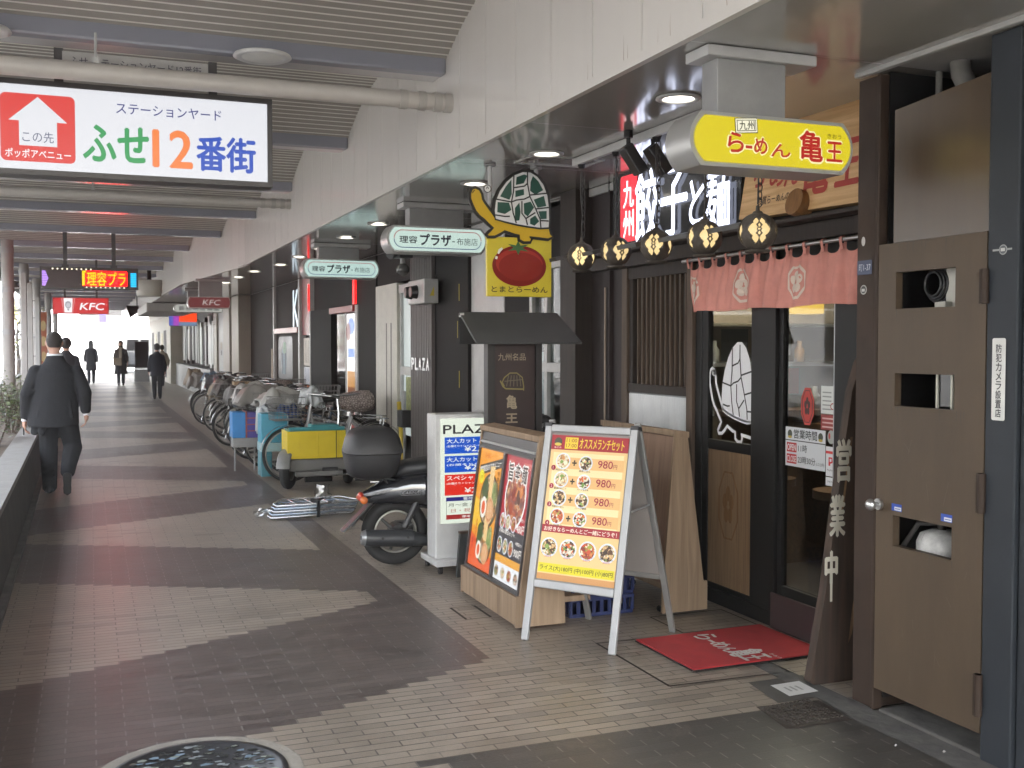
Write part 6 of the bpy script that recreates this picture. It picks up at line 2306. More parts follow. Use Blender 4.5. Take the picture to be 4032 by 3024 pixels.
m = MB(GREYP); m.box(-.15, .02, .30, .15, .28, .419); m.cyl((-.12, .1, 0), (-.12, .1, .3), .012); m.cyl((.12, .1, 0), (.12, .1, .3), .012); m.build("stand", t)

LEOP = bpy.data.materials.new("leopard_cloth")
LEOP.use_nodes = True
nt = LEOP.node_tree
vr = nt.nodes.new("ShaderNodeTexVoronoi"); vr.inputs["Scale"].default_value = 34; vr.feature = 'DISTANCE_TO_EDGE'
rp = nt.nodes.new("ShaderNodeValToRGB"); rp.color_ramp.elements[0].color = (.12, .09, .085, 1); rp.color_ramp.elements[1].color = (.40, .345, .32, 1); rp.color_ramp.elements[0].position = .05; rp.color_ramp.elements[1].position = .18
tcn = nt.nodes.new("ShaderNodeTexCoord")
nt.links.new(tcn.outputs["Object"], vr.inputs["Vector"]); nt.links.new(vr.outputs["Distance"], rp.inputs[0]); nt.links.new(rp.outputs[0], nt.nodes["Principled BSDF"].inputs["Base Color"])
nt.nodes["Principled BSDF"].inputs["Roughness"].default_value = .8

FCOL = [(.05, .05, .055), (.30, .30, .31), (.10, .035, .04), (.04, .07, .12), (.22, .21, .18)]
def bicycle(ci, leopard=False):
    """parked city bicycle, front wheel towards -x (the walkway); rear hub at x=1.05"""
    t = thing("bicycle", "", "bicycle", (0, 0, 0), 0, "bicycles parked along the shops")
    r = .32
    wheel(t, (0, 0, r), r, .040, .028, 20)
    wheel(t, (1.05, 0, r), r, .040, .028, 20)
    fm = MB(mat(f"frame_paint_{ci}", FCOL[ci], .25, coat=.5))
    fm.tube([(.24, 0, .78), (.34, 0, .50), (.62, 0, .28)], .017, 8); fm.cyl((.62, 0, .28), (.74, 0, .74), .015); fm.cyl((.23, 0, .70), (.70, 0, .60), .013)
    for s_ in (-1, 1):
        fm.cyl((.62, .02 * s_, .28), (1.05, .05 * s_, r), .010); fm.cyl((.73, .02 * s_, .68), (1.05, .05 * s_, r), .009)
        fm.cyl((.21, .03 * s_, .62), (0, .045 * s_, r), .011)
    fm.cyl((.21, 0, .60), (.25, 0, .86), .018)
    fm.build("frame", t)
    h = MB(SILV); h.tube([(.48, -.29, .98), (.36, -.24, 1.0), (.26, -.06, .99), (.26, .06, .99), (.36, .24, 1.0), (.48, .29, .98)], .011, 8); h.cyl((.245, 0, .84), (.26, 0, .99), .012)
    ho = h.build("handlebar", t)
    g = MB(BLKPL)
    for s_ in (-1, 1): g.cyl((.42, .265 * s_, .99), (.51, .30 * s_, .975), .017)
    g.build("grip", ho)
    st = MB(LEOP if leopard else BLKPL)
    if leopard:
        st.loft([[(x, hw * math.cos(a), z + hh * math.sin(a)) for a in [2 * PI * k / 14 for k in range(14)]] for x, z, hw, hh in ((.56, .90, .05, .05), (.66, .90, .12, .09), (.85, .90, .17, .12), (.97, .91, .17, .11), (1.0, .91, .08, .05))])
    else:
        st.loft([[(x, hw * math.cos(a), z + hh * math.sin(a)) for a in [2 * PI * k / 12 for k in range(12)]] for x, z, hw, hh in ((.58, .86, .02, .02), (.66, .86, .04, .03), (.80, .87, .10, .04), (.88, .87, .10, .04), (.90, .87, .03, .02))])
    st.cyl((.745, 0, .74), (.77, 0, .84), .012)
    st.build("saddle", t)
    b = MB(mat("basket_wire", (.22, .22, .22), .35, metal=.6))
    x0, x1, z0, z1 = -.20, .14, .72, .98
    for z in (z0, z0 + .06, z0 + .12, z0 + .18, z1):
        e = .03 * (z - z0) / (z1 - z0)
        b.tube([(x0 - e, -.15 - e, z), (x1, -.15 - e, z), (x1, .15 + e, z), (x0 - e, .15 + e, z)], .004, 5, closed=True)
    for k in range(9):
        f = k / 8
        b.cyl((x0, -.15 + .30 * f, z0), (x0 - .03, (-.15 + .30 * f) * 1.2, z1), .0025, n=4)
        for s_ in (-1, 1):
            b.cyl((x0 + .34 * f, .15 * s_, z0), (x0 - .03 * (1 - f) + .34 * f, .18 * s_, z1), .0025, n=4)
    for k in range(7):
        b.cyl((x0, -.13 + .26 * k / 6, z0), (x1, -.13 + .26 * k / 6, z0), .0025, n=4)
    b.build("basket", t)
    md = MB(mat("mudguard_steel", (.16, .16, .16), .35, metal=.6))
    for cx, a0, a1 in ((0, 20, 170), (1.05, -10, 150)):
        vs = []
        for i in range(15):
            an = R(a0 + (a1 - a0) * i / 14)
            for yy in (-.026, .026):
                vs.append((cx + .345 * math.cos(an), yy, r + .345 * math.sin(an)))
        md.add(vs, [(2 * i, 2 * i + 1, 2 * i + 3, 2 * i + 2) for i in range(14)], True)
    md.build("mudguard", t)
    cr = MB(mat("chain_case", (.30, .30, .30), .35)); cr.box(.55, -.035, .24, 1.08, -.022, .34); cr.cyl((.62, -.05, .28), (.62, .05, .28), .02); cr.cyl((.62, -.05, .28), (.68, -.055, .13), .009); cr.box(.64, -.12, .12, .73, -.05, .14)
    cr.build("chain_case", t)
    rk = MB(SILV); rk.tube([(.80, -.06, .72), (1.18, -.06, .70), (1.18, .06, .70), (.80, .06, .72)], .006, 6); rk.cyl((1.12, -.06, .70), (1.06, -.05, r), .005); rk.cyl((1.12, .06, .70), (1.06, .05, r), .005)
    for s_ in (-1, 1): rk.cyl((1.06, .06 * s_, r), (1.16, .12 * s_, .0), .008)
    rk.build("rack_and_stand", t)
    lp = MB(BLKPL); lp.cyl((-.02, -.05, .62), (-.07, -.05, .61), .035, n=12); lp.k = mat("lamp_lens", (.6, .6, .58), .1); lp.cyl((-.071, -.05, .61), (-.074, -.05, .61), .03, n=12); lp.build("lamp", t)
    return t
protos = [bicycle(0), bicycle(1, True), bicycle(2), bicycle(3), bicycle(4)]
spots = [(2.12, 12.35, 4, 1), (2.05, 13.1, -9, 1), (1.90, 13.8, 6, 0), (2.10, 14.4, -12, 3), (1.86, 15.0, 10, 4), (3.0, 15.7, 174, 0), (1.98, 16.4, -3, 2), (1.84, 17.1, 16, 1), (2.12, 17.9, -10, 4), (3.02, 18.7, 188, 3), (1.95, 19.6, -14, 0), (2.15, 20.4, 12, 2), (1.95, 21.6, -6, 4), (3.05, 22.6, 170, 1), (2.08, 23.8, 9, 0)]
spots = [(x + (.0 if i < 1 else .20), y, a, k) for i, (x, y, a, k) in enumerate(spots)]
bl = ["bicycle with a furry leopard patterned saddle right behind the yellow bin", "bicycle with a leopard patterned saddle beside the teal box", "black bicycle standing behind the blue and purple box", "navy bicycle just past the blue and purple box",
      "beige bicycle under the smooth grey rain cover", "black bicycle right after the beige one under the smooth rain cover", "dark red bicycle with a cardboard box in its basket", "bicycle with a leopard saddle in the middle of the far row", "beige bicycle under the tan sheet, mid row", "navy bicycle with a black bag in its basket",
      "black bicycle under the clear plastic sheet", "dark red bicycle with a light blue bag in its basket", "beige bicycle third from the far end of the row", "leopard saddled bicycle second from the far end of the row", "black bicycle at the very far end of the row"]
used = set()
for i, (x, y, a, k) in enumerate(spots):
    if k not in used:
        o = protos[k]; used.add(k)
        o.location = (x, y, 0); o.rotation_euler = (0, 0, R(a)); o["label"] = bl[i]
    else:
        o = copy_tree(protos[k], (x, y, 0), R(a), bl[i])

# rain covers and bags thrown over the bicycles
def drape(name, label, x, y, z, lx, ly, h, m_, seed, cat="cover"):
    rr = random.Random(seed)
    n = 16
    vs = []
    ph = [rr.random() * 6 for _ in range(6)]
    for j in range(n + 1):
        for i in range(n + 1):
            u, v = i / n * 2 - 1, j / n * 2 - 1
            d = max(abs(u), abs(v))
            dz = -h * max(0, d - .45) ** 1.2 * 1.6
            dz += .035 * math.sin(5 * u + ph[0]) * math.cos(4 * v + ph[1]) + .02 * math.sin(11 * u + 7 * v + ph[2])
            sx = lx * u * (1 - .12 * max(0, d - .5)) + .02 * math.sin(9 * v + ph[3])
            sy = ly * v * (1 - .12 * max(0, d - .5)) + .02 * math.sin(9 * u + ph[4])
            vs.append((sx, sy, dz))
    mb = MB(m_)
    mb.add(vs, [(j * (n + 1) + i, j * (n + 1) + i + 1, (j + 1) * (n + 1) + i + 1, (j + 1) * (n + 1) + i) for j in range(n) for i in range(n)], True)
    o = mb.build(name, None, loc=(x, y, z))
    o.rotation_euler = (0, R(rr.uniform(-8, 8)), R(rr.uniform(-20, 20)))
    sd = o.modifiers.new("s", 'SOLIDIFY'); sd.thickness = .004
    tag(o, label, cat, "covers and bags on the bicycles")
    return o
GC = mat("grey_cover", (.20, .19, .175), .45, var=.15)
WC = mat("pale_cover", (.34, .335, .32), .35, var=.1)
drape("basket_cover", "pale grey rain cover bulging over a basket beside the teal box", 2.15, 13.1, 1.03, .30, .24, .22, WC, 1)
drape("basket_cover", "beige cover draped over the bicycles above the blue box", 2.02, 13.8, 1.05, .36, .26, .30, GC, 2)
drape("basket_cover", "smooth grey rain cover over a bicycle basket in the middle of the row", 2.02, 15.0, 1.04, .26, .2, .24, WC, 3)
DC = mat("dark_cover", (.10, .095, .09), .4, var=.2)
TC = mat("tan_cover", (.24, .19, .14), .5, var=.2)
drape("basket_cover", "crumpled dark grey sheet over a bicycle in the far half of the row", 1.99, 17.1, 1.02, .24, .2, .30, DC, 4)
drape("basket_cover", "tan sheet over a bicycle in the middle of the row", 1.97, 17.9, .98, .2, .18, .34, TC, 14)
drape("basket_cover", "clear plastic sheet over a bicycle near the far end of the row", 2.02, 19.5, 1.04, .26, .22, .34, FILM, 5)
drape("basket_cover", "shiny dark sheet crumpled in the basket next to the smooth grey cover", 1.91, 14.45, .98, .17, .15, .26, mat("silver_sheet", (.22, .22, .22), .25, metal=.4, var=.2), 15)
drape("basket_cover", "dark sheet crumpled over the handlebars behind the smooth grey cover", 1.95, 15.75, 1.0, .2, .16, .30, DC, 16)
drape("basket_cover", "grey sheet crumpled over one of the last bicycles of the row", 2.02, 22.4, 1.0, .22, .2, .35, GC, 17)
drape("basket_cover", "brownish sheet over the farthest bicycle", 2.05, 23.7, 1.05, .22, .22, .4, TC, 18)
drape("shopping_bag", "blue carrier bag stuffed between bicycles behind the yellow bin", 2.22, 13.1, .95, .12, .12, .32, mat("blue_bag", (.03, .09, .33), .35), 6, "bag")
drape("shopping_bag", "white plastic carrier bag hanging on a bicycle by the teal box", 1.95, 13.15, .82, .12, .10, .36, mat("white_bag", (.50, .52, .54), .3), 7, "bag")
drape("shopping_bag", "light blue bag in a basket far along the row", 2.12, 20.4, 1.05, .22, .16, .20, mat("pale_blue_bag", (.16, .24, .33), .4), 8, "bag")
drape("shopping_bag", "black bag in the basket of a navy bicycle", 2.09, 18.6, 1.02, .15, .14, .22, BLKPL, 19, "bag")
drape("shopping_bag", "pale crumpled bag on the handlebars above the yellow bin", 2.39, 12.35, 1.06, .13, .12, .22, mat("white_bag", "", 0), 20, "bag")
cb = thing("cardboard_box", "cardboard box in the basket of the dark red bicycle", "box", (2.12, 16.4, .73))
m = MB(mat("cardboard", (.30, .21, .13), .8)); m.box(-.14, -.13, 0, .12, .13, .30); m.build("carton", cb, bevel=.004)
m = MB(mat("packing_tape", (.42, .34, .22), .3)); m.box(-.141, -.02, 0, .121, .02, .302); m.build("tape", cb)
pl_ = thing("yellow_pole", "yellow painted pole leaning on the cream panel behind the scooter", "pole", (3.38, 12.2, 0))
m = MB(mat("yellow_pole_paint", (.58, .42, .03), .4)); m.cyl((.02, -.16, 0), (.03, .12, .90), .026, n=12); m.build("pole", pl_)
m = MB(BLKPL); m.cyl((.02, -.162, -.0), (.0205, -.148, .045), .03, n=12); m.build("foot", pl_)
# ------------------------------------------------------------------ the shop fronts further along
FXP = 3.5
DKP = mat("dark_metal_panel", (.018, .017, .017), .65, spec=.12, var=.15)
DKB = mat("dark_brown_panel", (.024, .015, .013), .65, spec=.12, var=.15)
CREAM2 = mat("cream_column", (.34, .30, .25), .5, var=.1)
def front(name, label, y0, y1):
    return thing(name, label, "shop front", (FXP, (y0 + y1) / 2, 0)), -(y0 + y1) / 2

# barber shop, from the white framed window to the cream panel
b, s = front("barber_shop", "barber shop front with white framed window, dark doors and a ribbed grey pillar", 7.6, 13.6)
m = MB(LGREY)
for y in (7.62, 8.02, 8.34):
    m.box(-.03, y + s, .35, .04, y + .06 + s, 2.2)
for z in (.35, 1.36, 2.2):
    m.box(-.028, 7.62 + s, z, .04, 8.40 + s, z + .075)
w_ = m.build("window", b, bevel=.003)
MB(SGLASS).box(.0, 7.68 + s, .42, .006, 8.34 + s, 2.2).build("pane", w_)
m = MB(mat("inner_back", (.30, .31, .30), .6, var=.3, scale=2)); m.box(.6, 7.6 + s, .0, .62, 9.5 + s, 2.6); m.build("inner_wall", b)
for i, (y, c_) in enumerate(((7.72, "e8ebe6"), (8.10, "dfe4ea"))):  # reflections of street signs, painted on sheets at the pane
    mirrored_sign = MB(ink(c_), FX(.045, y + .20 + s, 1.55 if i == 0 else 1.0)); mirrored_sign.rect(0, 0, .19, .52, 0)
    mirrored_sign.k = ink("3a57c8"); mirrored_sign.disc(.095, .40, .058, .001)
    mirrored_sign.k = ink("c83a44"); mirrored_sign.ring(.095, .40, .05, .062, .0015); mirrored_sign.stroke([(.06, .435), (.13, .365)], .01, .0015)
    mirrored_sign.k = ink("6a8a7a"); mirrored_sign.text("駐車禁止", .03, .26, .13, .03, .001)
    mirrored_sign.build("notice", b)
for i, (y, z, h, c_) in enumerate(((7.70, .75, .55, "cfd6dc"), (7.92, .62, .9, "d9dfe6"), (8.12, .55, .8, "c6ced8"))):
    q = MB(ink(c_), FX(.2, y + .14 + s, z)); q.rect(0, 0, .16, h, 0); q.k = ink("44507a"); q.rect(0, 0, .16, h * .15, .001)
    q.k = ink("8a939c")
    for k in range(5): q.rect(.03, h * (.25 + k * .13), .12, h * (.30 + k * .13), .001)
    q.build("poster", b)
q = MB(mat("cone_red", (.62, .10, .03), .4)); q.cyl((.3, 7.98 + s, .42), (.3, 7.98 + s, .85), .09, .02, 14); q.k = WHITE; q.cyl((.3, 7.98 + s, .60), (.3, 7.98 + s, .68), .062, .048, 14); q.build("mirrored_cone", b)  # reflection of a street cone, modelled as a solid behind the pane
m = MB(DKP)
m.box(-.02, 8.41 + s, 0, .05, 9.0 + s, ZS - .01)
m.box(-.06, 9.9 + s, 0, .05, 10.35 + s, ZS - .01); m.box(-.02, 10.352 + s, 0, .05, 11.08 + s, ZS - .01)
m.box(-.0, 7.6 + s, 2.28, .05, 8.40 + s, ZS - .01); m.box(.0, 7.6 + s, 0, .05, 8.40 + s, .34)
m.build("dark_door", b, bevel=.006)
m = MB(LGREY); m.box(-.025, 9.01 + s, 0, .05, 9.9 + s, ZS - .01); m.build("pale_panel", b, bevel=.006)
m = MB(ink("d2cfd2"), FX(-.03, 9.52 + s, .95)); m.rect(0, 0, .20, .62, 0); m.k = ink("8f7fa4"); m.stroke([(.03, .55), (.15, .50), (.05, .42)], .01, .001); m.k = ink("5a5f66")
for k in range(4): m.rect(.05, .08 + k * .08, .15, .11 + k * .08, .001)
m.build("paper_notice", b)
m = MB(ink("b8a83a"))
for (y, z) in ((10.15, 1.15), (10.15, 2.02), (10.2, 1.65)):
    m.box(-.064, y + s, z, -.061, y + .012 + s, z + .17)
m.build("yellow_label", b)
m = MB(mat("ribbed_grey", (.13, .118, .115), .5, spec=.25, var=.08))
y = 11.10
while y < 11.9:
    m.box(-.06, y + s, 0, -.02, y + .045 + s, ZS - .01); m.box(-.04, y + .0451 + s, 0, -.02, y + .0635 + s, ZS - .01)
    y += .064
m.build("ribbed_pillar", b)
m = MB(STEEL)
for k, y in enumerate((11.15, 11.30, 11.44, 11.58, 11.72)):
    m.text("AZALP"[k], 0, 0, .10, .13, 0, .05, T=FX(-.075, y + .10 + s, 1.30))
m.build("metal_letters", b)
m = MB(LGREY); m.box(-.02, 11.92 + s, .9, .04, 11.97 + s, 2.2); m.box(-.02, 12.46 + s, .3, .04, 12.52 + s, 2.2); m.box(-.025, 11.98 + s, 1.22, .04, 12.45 + s, 1.32); m.box(-.03, 11.92 + s, 2.2, .05, 12.52 + s, 2.30)
w_ = m.build("narrow_window", b, bevel=.003)
MB(lit("c9d4d2", .75)).box(.01, 11.98 + s, .5, .02, 12.45 + s, 2.2).build("pane", w_)
m = MB(mat("plant_glow", (.25, .28, .12), .7, var=.5, scale=20)); m.box(-.005, 12.1 + s, .6, .008, 12.3 + s, 1.2); m.build("shelf_goods", w_)
m = MB(CREAM); m.box(-.05, 12.54 + s, 0, .05, 13.56 + s, 2.33); m.k = mat("slot_shadow", (.16, .155, .14), .6)
for y in (12.78, 13.0): m.box(-.052, y + s, .3, -.0505, y + .05 + s, 1.85)
m.build("cream_panel", b, bevel=.006)
m = MB(DKP); m.box(-.02, 11.09 + s, 2.34, .0, 13.58 + s, ZS - .01); m.build("fascia", b)
sb = thing("speaker_box", "pale grey wall box with two black round loudspeakers above the ribbed pillar", "loudspeaker", (3.36, 11.0, 2.02))
m = MB(LGREY); m.box(-.08, -.16, 0, .08, .45, .26); m.build("cabinet", sb, bevel=.01)
m = MB(BLKPL)
for y in (.12, .32):
    m.cyl((-.081, y, .13), (-.15, y, .13), .075, .06, 18); m.cyl((-.15, y, .13), (-.152, y, .13), .05, n=18)
m.build("driver", sb)
m = MB(ink("c8b43c"), FY(0, -.163, .08)); m.poly([(-.02, 0), (.03, 0), (.03, .10)], 0); m.build("warning_sticker", sb)
cam_ = thing("security_camera", "dark floodlight and dome camera bracket under the nearer barber sign", "camera", (3.2, 11.3, 2.52))
m = MB(BLKPL); m.box(-.10, -.12, 0, .06, .10, .14); m.cyl((-.10, 0, .07), (-.18, -.04, .04), .05, .06, 14); m.build("housing", cam_, bevel=.01)
m = MB(mat("smoked_dome", (.10, .10, .095), .1)); m.ell((-.02, .0, -.12), (.075, .075, .07)); m.build("dome", cam_)
m = MB(GREYP); m.cyl((-.02, 0, -.06), (-.02, 0, .0), .03); m.box(.06, -.03, .02, .32, .03, .08); m.build("bracket", cam_)
mb_ = thing("meter_box", "black utility meter box low on the wall by the yellow pole", "meter box", (3.40, 12.05, .62))
m = MB(BLKPL); m.box(-.06, -.1, 0, .06, .1, .2); m.build("case", mb_, bevel=.01)
m = MB(GREYP); m.cyl((0, 0, .2), (0, 0, .42), .02); m.cyl((0, 0, -.6), (0, 0, 0), .015); m.build("conduit", mb_)

# fried chicken shop with red trim and lit windows
k, s = front("chicken_shop", "dark fronted fast food shop with red lit trim, posters and a bright window", 13.6, 25.4)
m = MB(DKP)
m.box(-.04, 13.6 + s, 0, .05, 14.58 + s, ZS - .01); m.box(.0, 14.6 + s, 2.15, .05, 17.9 + s, ZS - .01); m.box(-.05, 16.35 + s, 0, .05, 17.95 + s, 2.148)
m.build("dark_panel", k, bevel=.006)
m = MB(DKB); m.box(-.02, 19.06 + s, 0, .05, 21.7 + s, ZS - .01); m.box(-.02, 22.06 + s, 0, .05, 25.4 + s, ZS - .01); m.build("brown_panel", k, bevel=.006)
for q_ in ((-.05, 14.60, .05, 14.76, 2.14), (-.07, 21.72, .05, 21.84, ZS - .01), (-.07, 18.9, .05, 19.04, ZS - .01), (-.06, 17.97, .05, 18.04, ZS - .01), (-.02, 15.45, .0, 15.5, 2.05)):
    m = MB(LGREY); m.box(q_[0], q_[1] + s, 0, q_[2], q_[3] + s, q_[4]); m.build("pale_frame", k, bevel=.005)
m = MB(mat("red_trim", (.30, .05, .045), .35)); m.box(-.08, 14.77 + s, 2.05, .04, 16.34 + s, 2.14); m.build("red_trim", k, bevel=.004)
m = MB(mat("red_trim", "", 0)); m.box(-.08, 19.1 + s, 1.80, .0, 21.7 + s, 1.90); m.build("red_trim", k, bevel=.004)
m = MB(mat("red_trim", "", 0)); m.box(-.02, 18.05 + s, 1.75, .05, 18.89 + s, ZS - .02); m.build("red_panel", k)
m = MB(lit("ff1c1c", 2.0)); m.box(-.081, 14.62 + s, 2.15, -.052, 14.74 + s, 2.55); m.build("red_light_bar", k)
for q_ in ((-.085, 17.99, 2.15, -.063, 18.03, 2.6), (-.04, 21.86, 1.9, -.022, 22.0, 2.5)):
    m = MB(lit("ff1c1c", 2.0)); m.box(q_[0], q_[1] + s, q_[2], q_[3], q_[4] + s, q_[5]); m.build("red_light_bar", k)
m = MB(DGLASS); m.box(.0, 15.52 + s, .1, .01, 16.34 + s, 2.05)
w_ = m.build("window", k)
m = MB(lit("f4f2ee", 1.15), FX(-.01, 15.44 + s, .35)); m.rect(0, 0, .66, 1.68, 0)
m.k = lit("4f86d8", .9); m.disc(.3, 1.5, .2, .002, .6); m.rect(.1, 1.05, .5, 1.18, .002); m.k = lit("7a2a24", .9); m.disc(.12, 1.42, .13, .003)
m.k = lit("c98a2c", .9); m.rect(.05, .62, .6, .85, .002); m.k = lit("8a4a1c", .8); m.rect(.05, .52, .6, .62, .002)
m.k = lit("a3504c", .9); m.rect(.25, .02, .5, .42, .003)
m.build("menu_poster", w_)
for i, (z0, z1, c_, e_) in enumerate(((1.22, 1.70, "d9d4ca", "8a8074"), (.90, 1.20, "dfe3ea", "9aa6c0"), (.18, .88, "b8601c", "6a2c10"))):
    q = MB(ink(c_), FX(-.015, 18.80 + s, z0)); q.rect(0, 0, .72, z1 - z0, 0); q.k = ink(e_)
    for n_ in range(4): q.stroke([(.12 + n_ * .14, .05), (.2 + n_ * .12, (z1 - z0) * .5), (.15 + n_ * .15, (z1 - z0) * .92)], .035, .001)
    q.build("poster", k)
q = MB(mat("grey_sticker", (.09, .09, .10), .4), FX(-.026, 21.45 + s, .92)); q.poly(rrect(0, 0, 1.6, .82, .14), 0); q.k = ink("6f8a9a"); q.disc(.65, .36, .30, .001, .9); q.k = ink("8fae9a"); q.disc(.72, .60, .2, .0015, .6); q.k = ink("3c4c60"); q.rect(.4, .1, .55, .5, .002); q.rect(.75, .1, .9, .5, .002); q.build("round_notice", k)
q = MB(lit("cfe2ee", 1.2), FX(-.03, 19.75 + s, 1.92)); q.text("K", 0, 0, .55, .64, 0, .04); q.build("lit_letter", k)
q = MB(wood("natural_board", "", "")); q.box(-.08, 21.85 + s, .3, -.03, 22.04 + s, 1.5); q.build("timber_strip", k)

# further shops, mostly pale
k, s = front("pale_shop", "pale shop front with cream columns and white vertical blinds, far along", 25.4, 45)
m = MB(CREAM2); m.box(-.30, 25.45 + s, 0, .05, 26.7 + s, ZS - .01); m.build("column", k, bevel=.02)
m = MB(CREAM2); m.box(-.30, 27.2 + s, 0, .05, 28.5 + s, ZS - .01); m.build("column", k, bevel=.02)
m = MB(CREAM2); m.box(-.2, 31.0 + s, 0, .05, 31.8 + s, ZS); m.build("column", k, bevel=.02)
m = MB(DKB); m.box(-.1, 26.72 + s, 0, .05, 27.18 + s, ZS - .01); m.build("dark_recess", k)
m = MB(GREYP); m.box(-.15, 28.55 + s, 0, .05, 30.95 + s, ZS); m.box(-.3, 31.85 + s, 0, .05, 45 + s, .85); m.build("grey_wall", k)
m = MB(ink("7a6648"), FX(-.16, 30.4 + s, 1.45)); m.rect(0, 0, .5, .2, 0); m.k = BLACK; m.rect(.1, -.15, .4, -.02, 0); m.build("small_plate", k)
rr = random.Random(7)
m = MB(mat("blind_white", (.62, .64, .62), .5, var=.15, stretch=(1, 1, .1)))
y = 31.9
while y < 44.6:
    wd_ = rr.uniform(.25, .6)
    m.k = rr.choice((mat("blind_white", "", 0), mat("blind_white", "", 0), mat("blind_cream", (.50, .48, .42), .5, var=.2, stretch=(1, 1, .1)), DKB))
    m.box(-.05 - rr.random() * .05, y + s, .86 + rr.random() * .2, .0, y + wd_ + s, 2.5 - rr.random() * .35)
    y += wd_ + rr.uniform(.05, .22)
m.build("vertical_blinds", k)
m = MB(DKB); m.box(.02, 31.85 + s, .86, .05, 45 + s, ZS); m.build("dark_glass", k)
k, s = front("last_shop", "furthest beige shop front at the right of the far opening", 45, 62)
m = MB(mat("beige_wall", (.52, .48, .40), .6, var=.15, scale=1.5)); m.box(-.5, 45 + s, 0, .05, 62 + s, ZS); m.build("wall", k)
m = MB(DKB)
for y in (47.5, 52, 57): m.box(-.51, y + s, .2, -.501, y + 1.6 + s, 2.2)
m.build("doorway", k)
m = MB(mat("yellow_cream", (.60, .54, .36), .6))
for y in (49.7, 54.5): m.box(-.52, y + s, .6, -.502, y + 1.2 + s, 2.1)
m.build("notice_panel", k)
# back wall that keeps daylight out of the shops
bw = thing("shop_row", "plain back wall and upper floors of the row of shops", "building", (6.3, 20, 0))
m = MB(mat("dark_inside", (.05, .05, .05), .8)); m.box(.2, -30, 0, .4, 42, 3.78); m.box(-2.7, 42, 0, .4, 42.2, 3.78)
m.build("back_wall", bw)

t = thing("lit_shop_sign", "small red, violet and blue lit shop sign far along the right side", "sign", (2.72, 36, 2.20))
m = MB(lit("ff4a1c", 1.3), FY(-.35, 0, .0)); m.rect(.30, .12, .85, .40, .001); m.k = lit("b04ac0", 1.0); m.rect(.0, .0, .30, .40, .001); m.k = lit("5a6ad0", .9); m.rect(.0, .0, .12, .40, .002); m.k = lit("7a90b0", .9); m.rect(.30, .0, .85, .12, .001)
m.build("face", t)
m = MB(GREYP); m.box(-.36, .002, -.01, .51, .12, .41); m.cyl((0, .06, .41), (0, .06, ZS - 2.2), .02); m.build("case", t)
t = thing("rounded_duct", "rounded cream casing hanging from the roof just past the LED board", "casing", (1.33, 27, 2.74))
m = MB(CREAM); m.lathe([(.001, 0), (.27, 0), (.29, .02), (.29, .38), (.001, .38)], 28); m.build("casing", t)
m = MB(DKB); m.box(.29, -.1, .02, .42, .1, .5); m.cyl((0, 0, .38), (0, 0, .62), .05); m.build("bracket", t)
t = thing("horn_speaker", "dark horn loudspeaker hanging over the far end of the walkway", "loudspeaker", (1.35, 40, 2.75))
m = MB(DKB); m.cyl((-.1, 0, 0), (.25, 0, .12), .22, .10, 16); m.cyl((.25, 0, .12), (.35, 0, .14), .10); m.cyl((.2, 0, .2), (.2, 0, .62), .02); m.build("horn", t)
t = thing("parapet_box", "grey boxed-in duct under the roof at the far right end", "duct", (2.2, 33, 2.5))
m = MB(mat("duct_grey", (.36, .35, .33), .5, var=.1)); m.box(-.75, -2, 0, .6, 4, .24); m.build("duct", t, bevel=.02)

# left side: trellis posts, banners, tree
for i, (y, x) in enumerate(((21.5, -1.12), (23.2, -1.1), (27.5, -1.15))):
    t = thing("trellis_post", ["slim grey double post just right of the banded pillar", "second slim grey post beyond the banded pillar", "third slim grey post, nearest to the banners"][i], "post", (x, y, 0))
    m = MB(mat("post_grey", (.36, .35, .33), .5)); m.box(-.045, -.045, 0, .045, .045, 2.9 - .1 * i); m.build("shaft", t, bevel=.006)
    m = MB(GREYP)
    for z in (.9, 1.3, 1.75, 2.2, 2.6): m.box(-.16, -.02, z, -.046, .02, z + .03)
    m.build("rail", t)
bc_ = [("9a6a70", "b8a8a8"), ("8a3a2e", "a88078"), ("98502c", "b09868"), ("8a3434", "b0a0a0")]
for i, y in enumerate((31, 34.5, 38, 42)):
    t = thing("street_banner", ["pale pink and red street banner nearest the pillars", "deep red street banner, second along the left side", "orange street banner, third along the left side", "far red street banner next to the yellow tree"][i], "banner", (-1.62 + .03 * i, y, 0), R(18), "banners on the left side")
    m = MB(LGREY); m.cyl((-.02, 0, 0), (-.02, 0, 2.75), .015); m.cyl((-.02, 0, 2.68), (.45, 0, 2.68), .010); m.build("pole", t)
    m = MB(mat("banner_" + bc_[i][0], bc_[i][0], .8))
    n = 10
    vs = [(q * .26 + .0, .03 * math.sin(p * .9 + i), .7 + 1.95 * p / n) for p in range(n + 1) for q in (0, 1)]
    m.add(vs, [(2 * p, 2 * p + 1, 2 * p + 3, 2 * p + 2) for p in range(n)], True)
    m.k = ink(bc_[i][1])
    for z in (1.2, 1.7, 2.2): m.disc(.13, z, .09, .06, 1.9, 10, FY(0, 0, 0).copy())
    m.build("cloth", t)
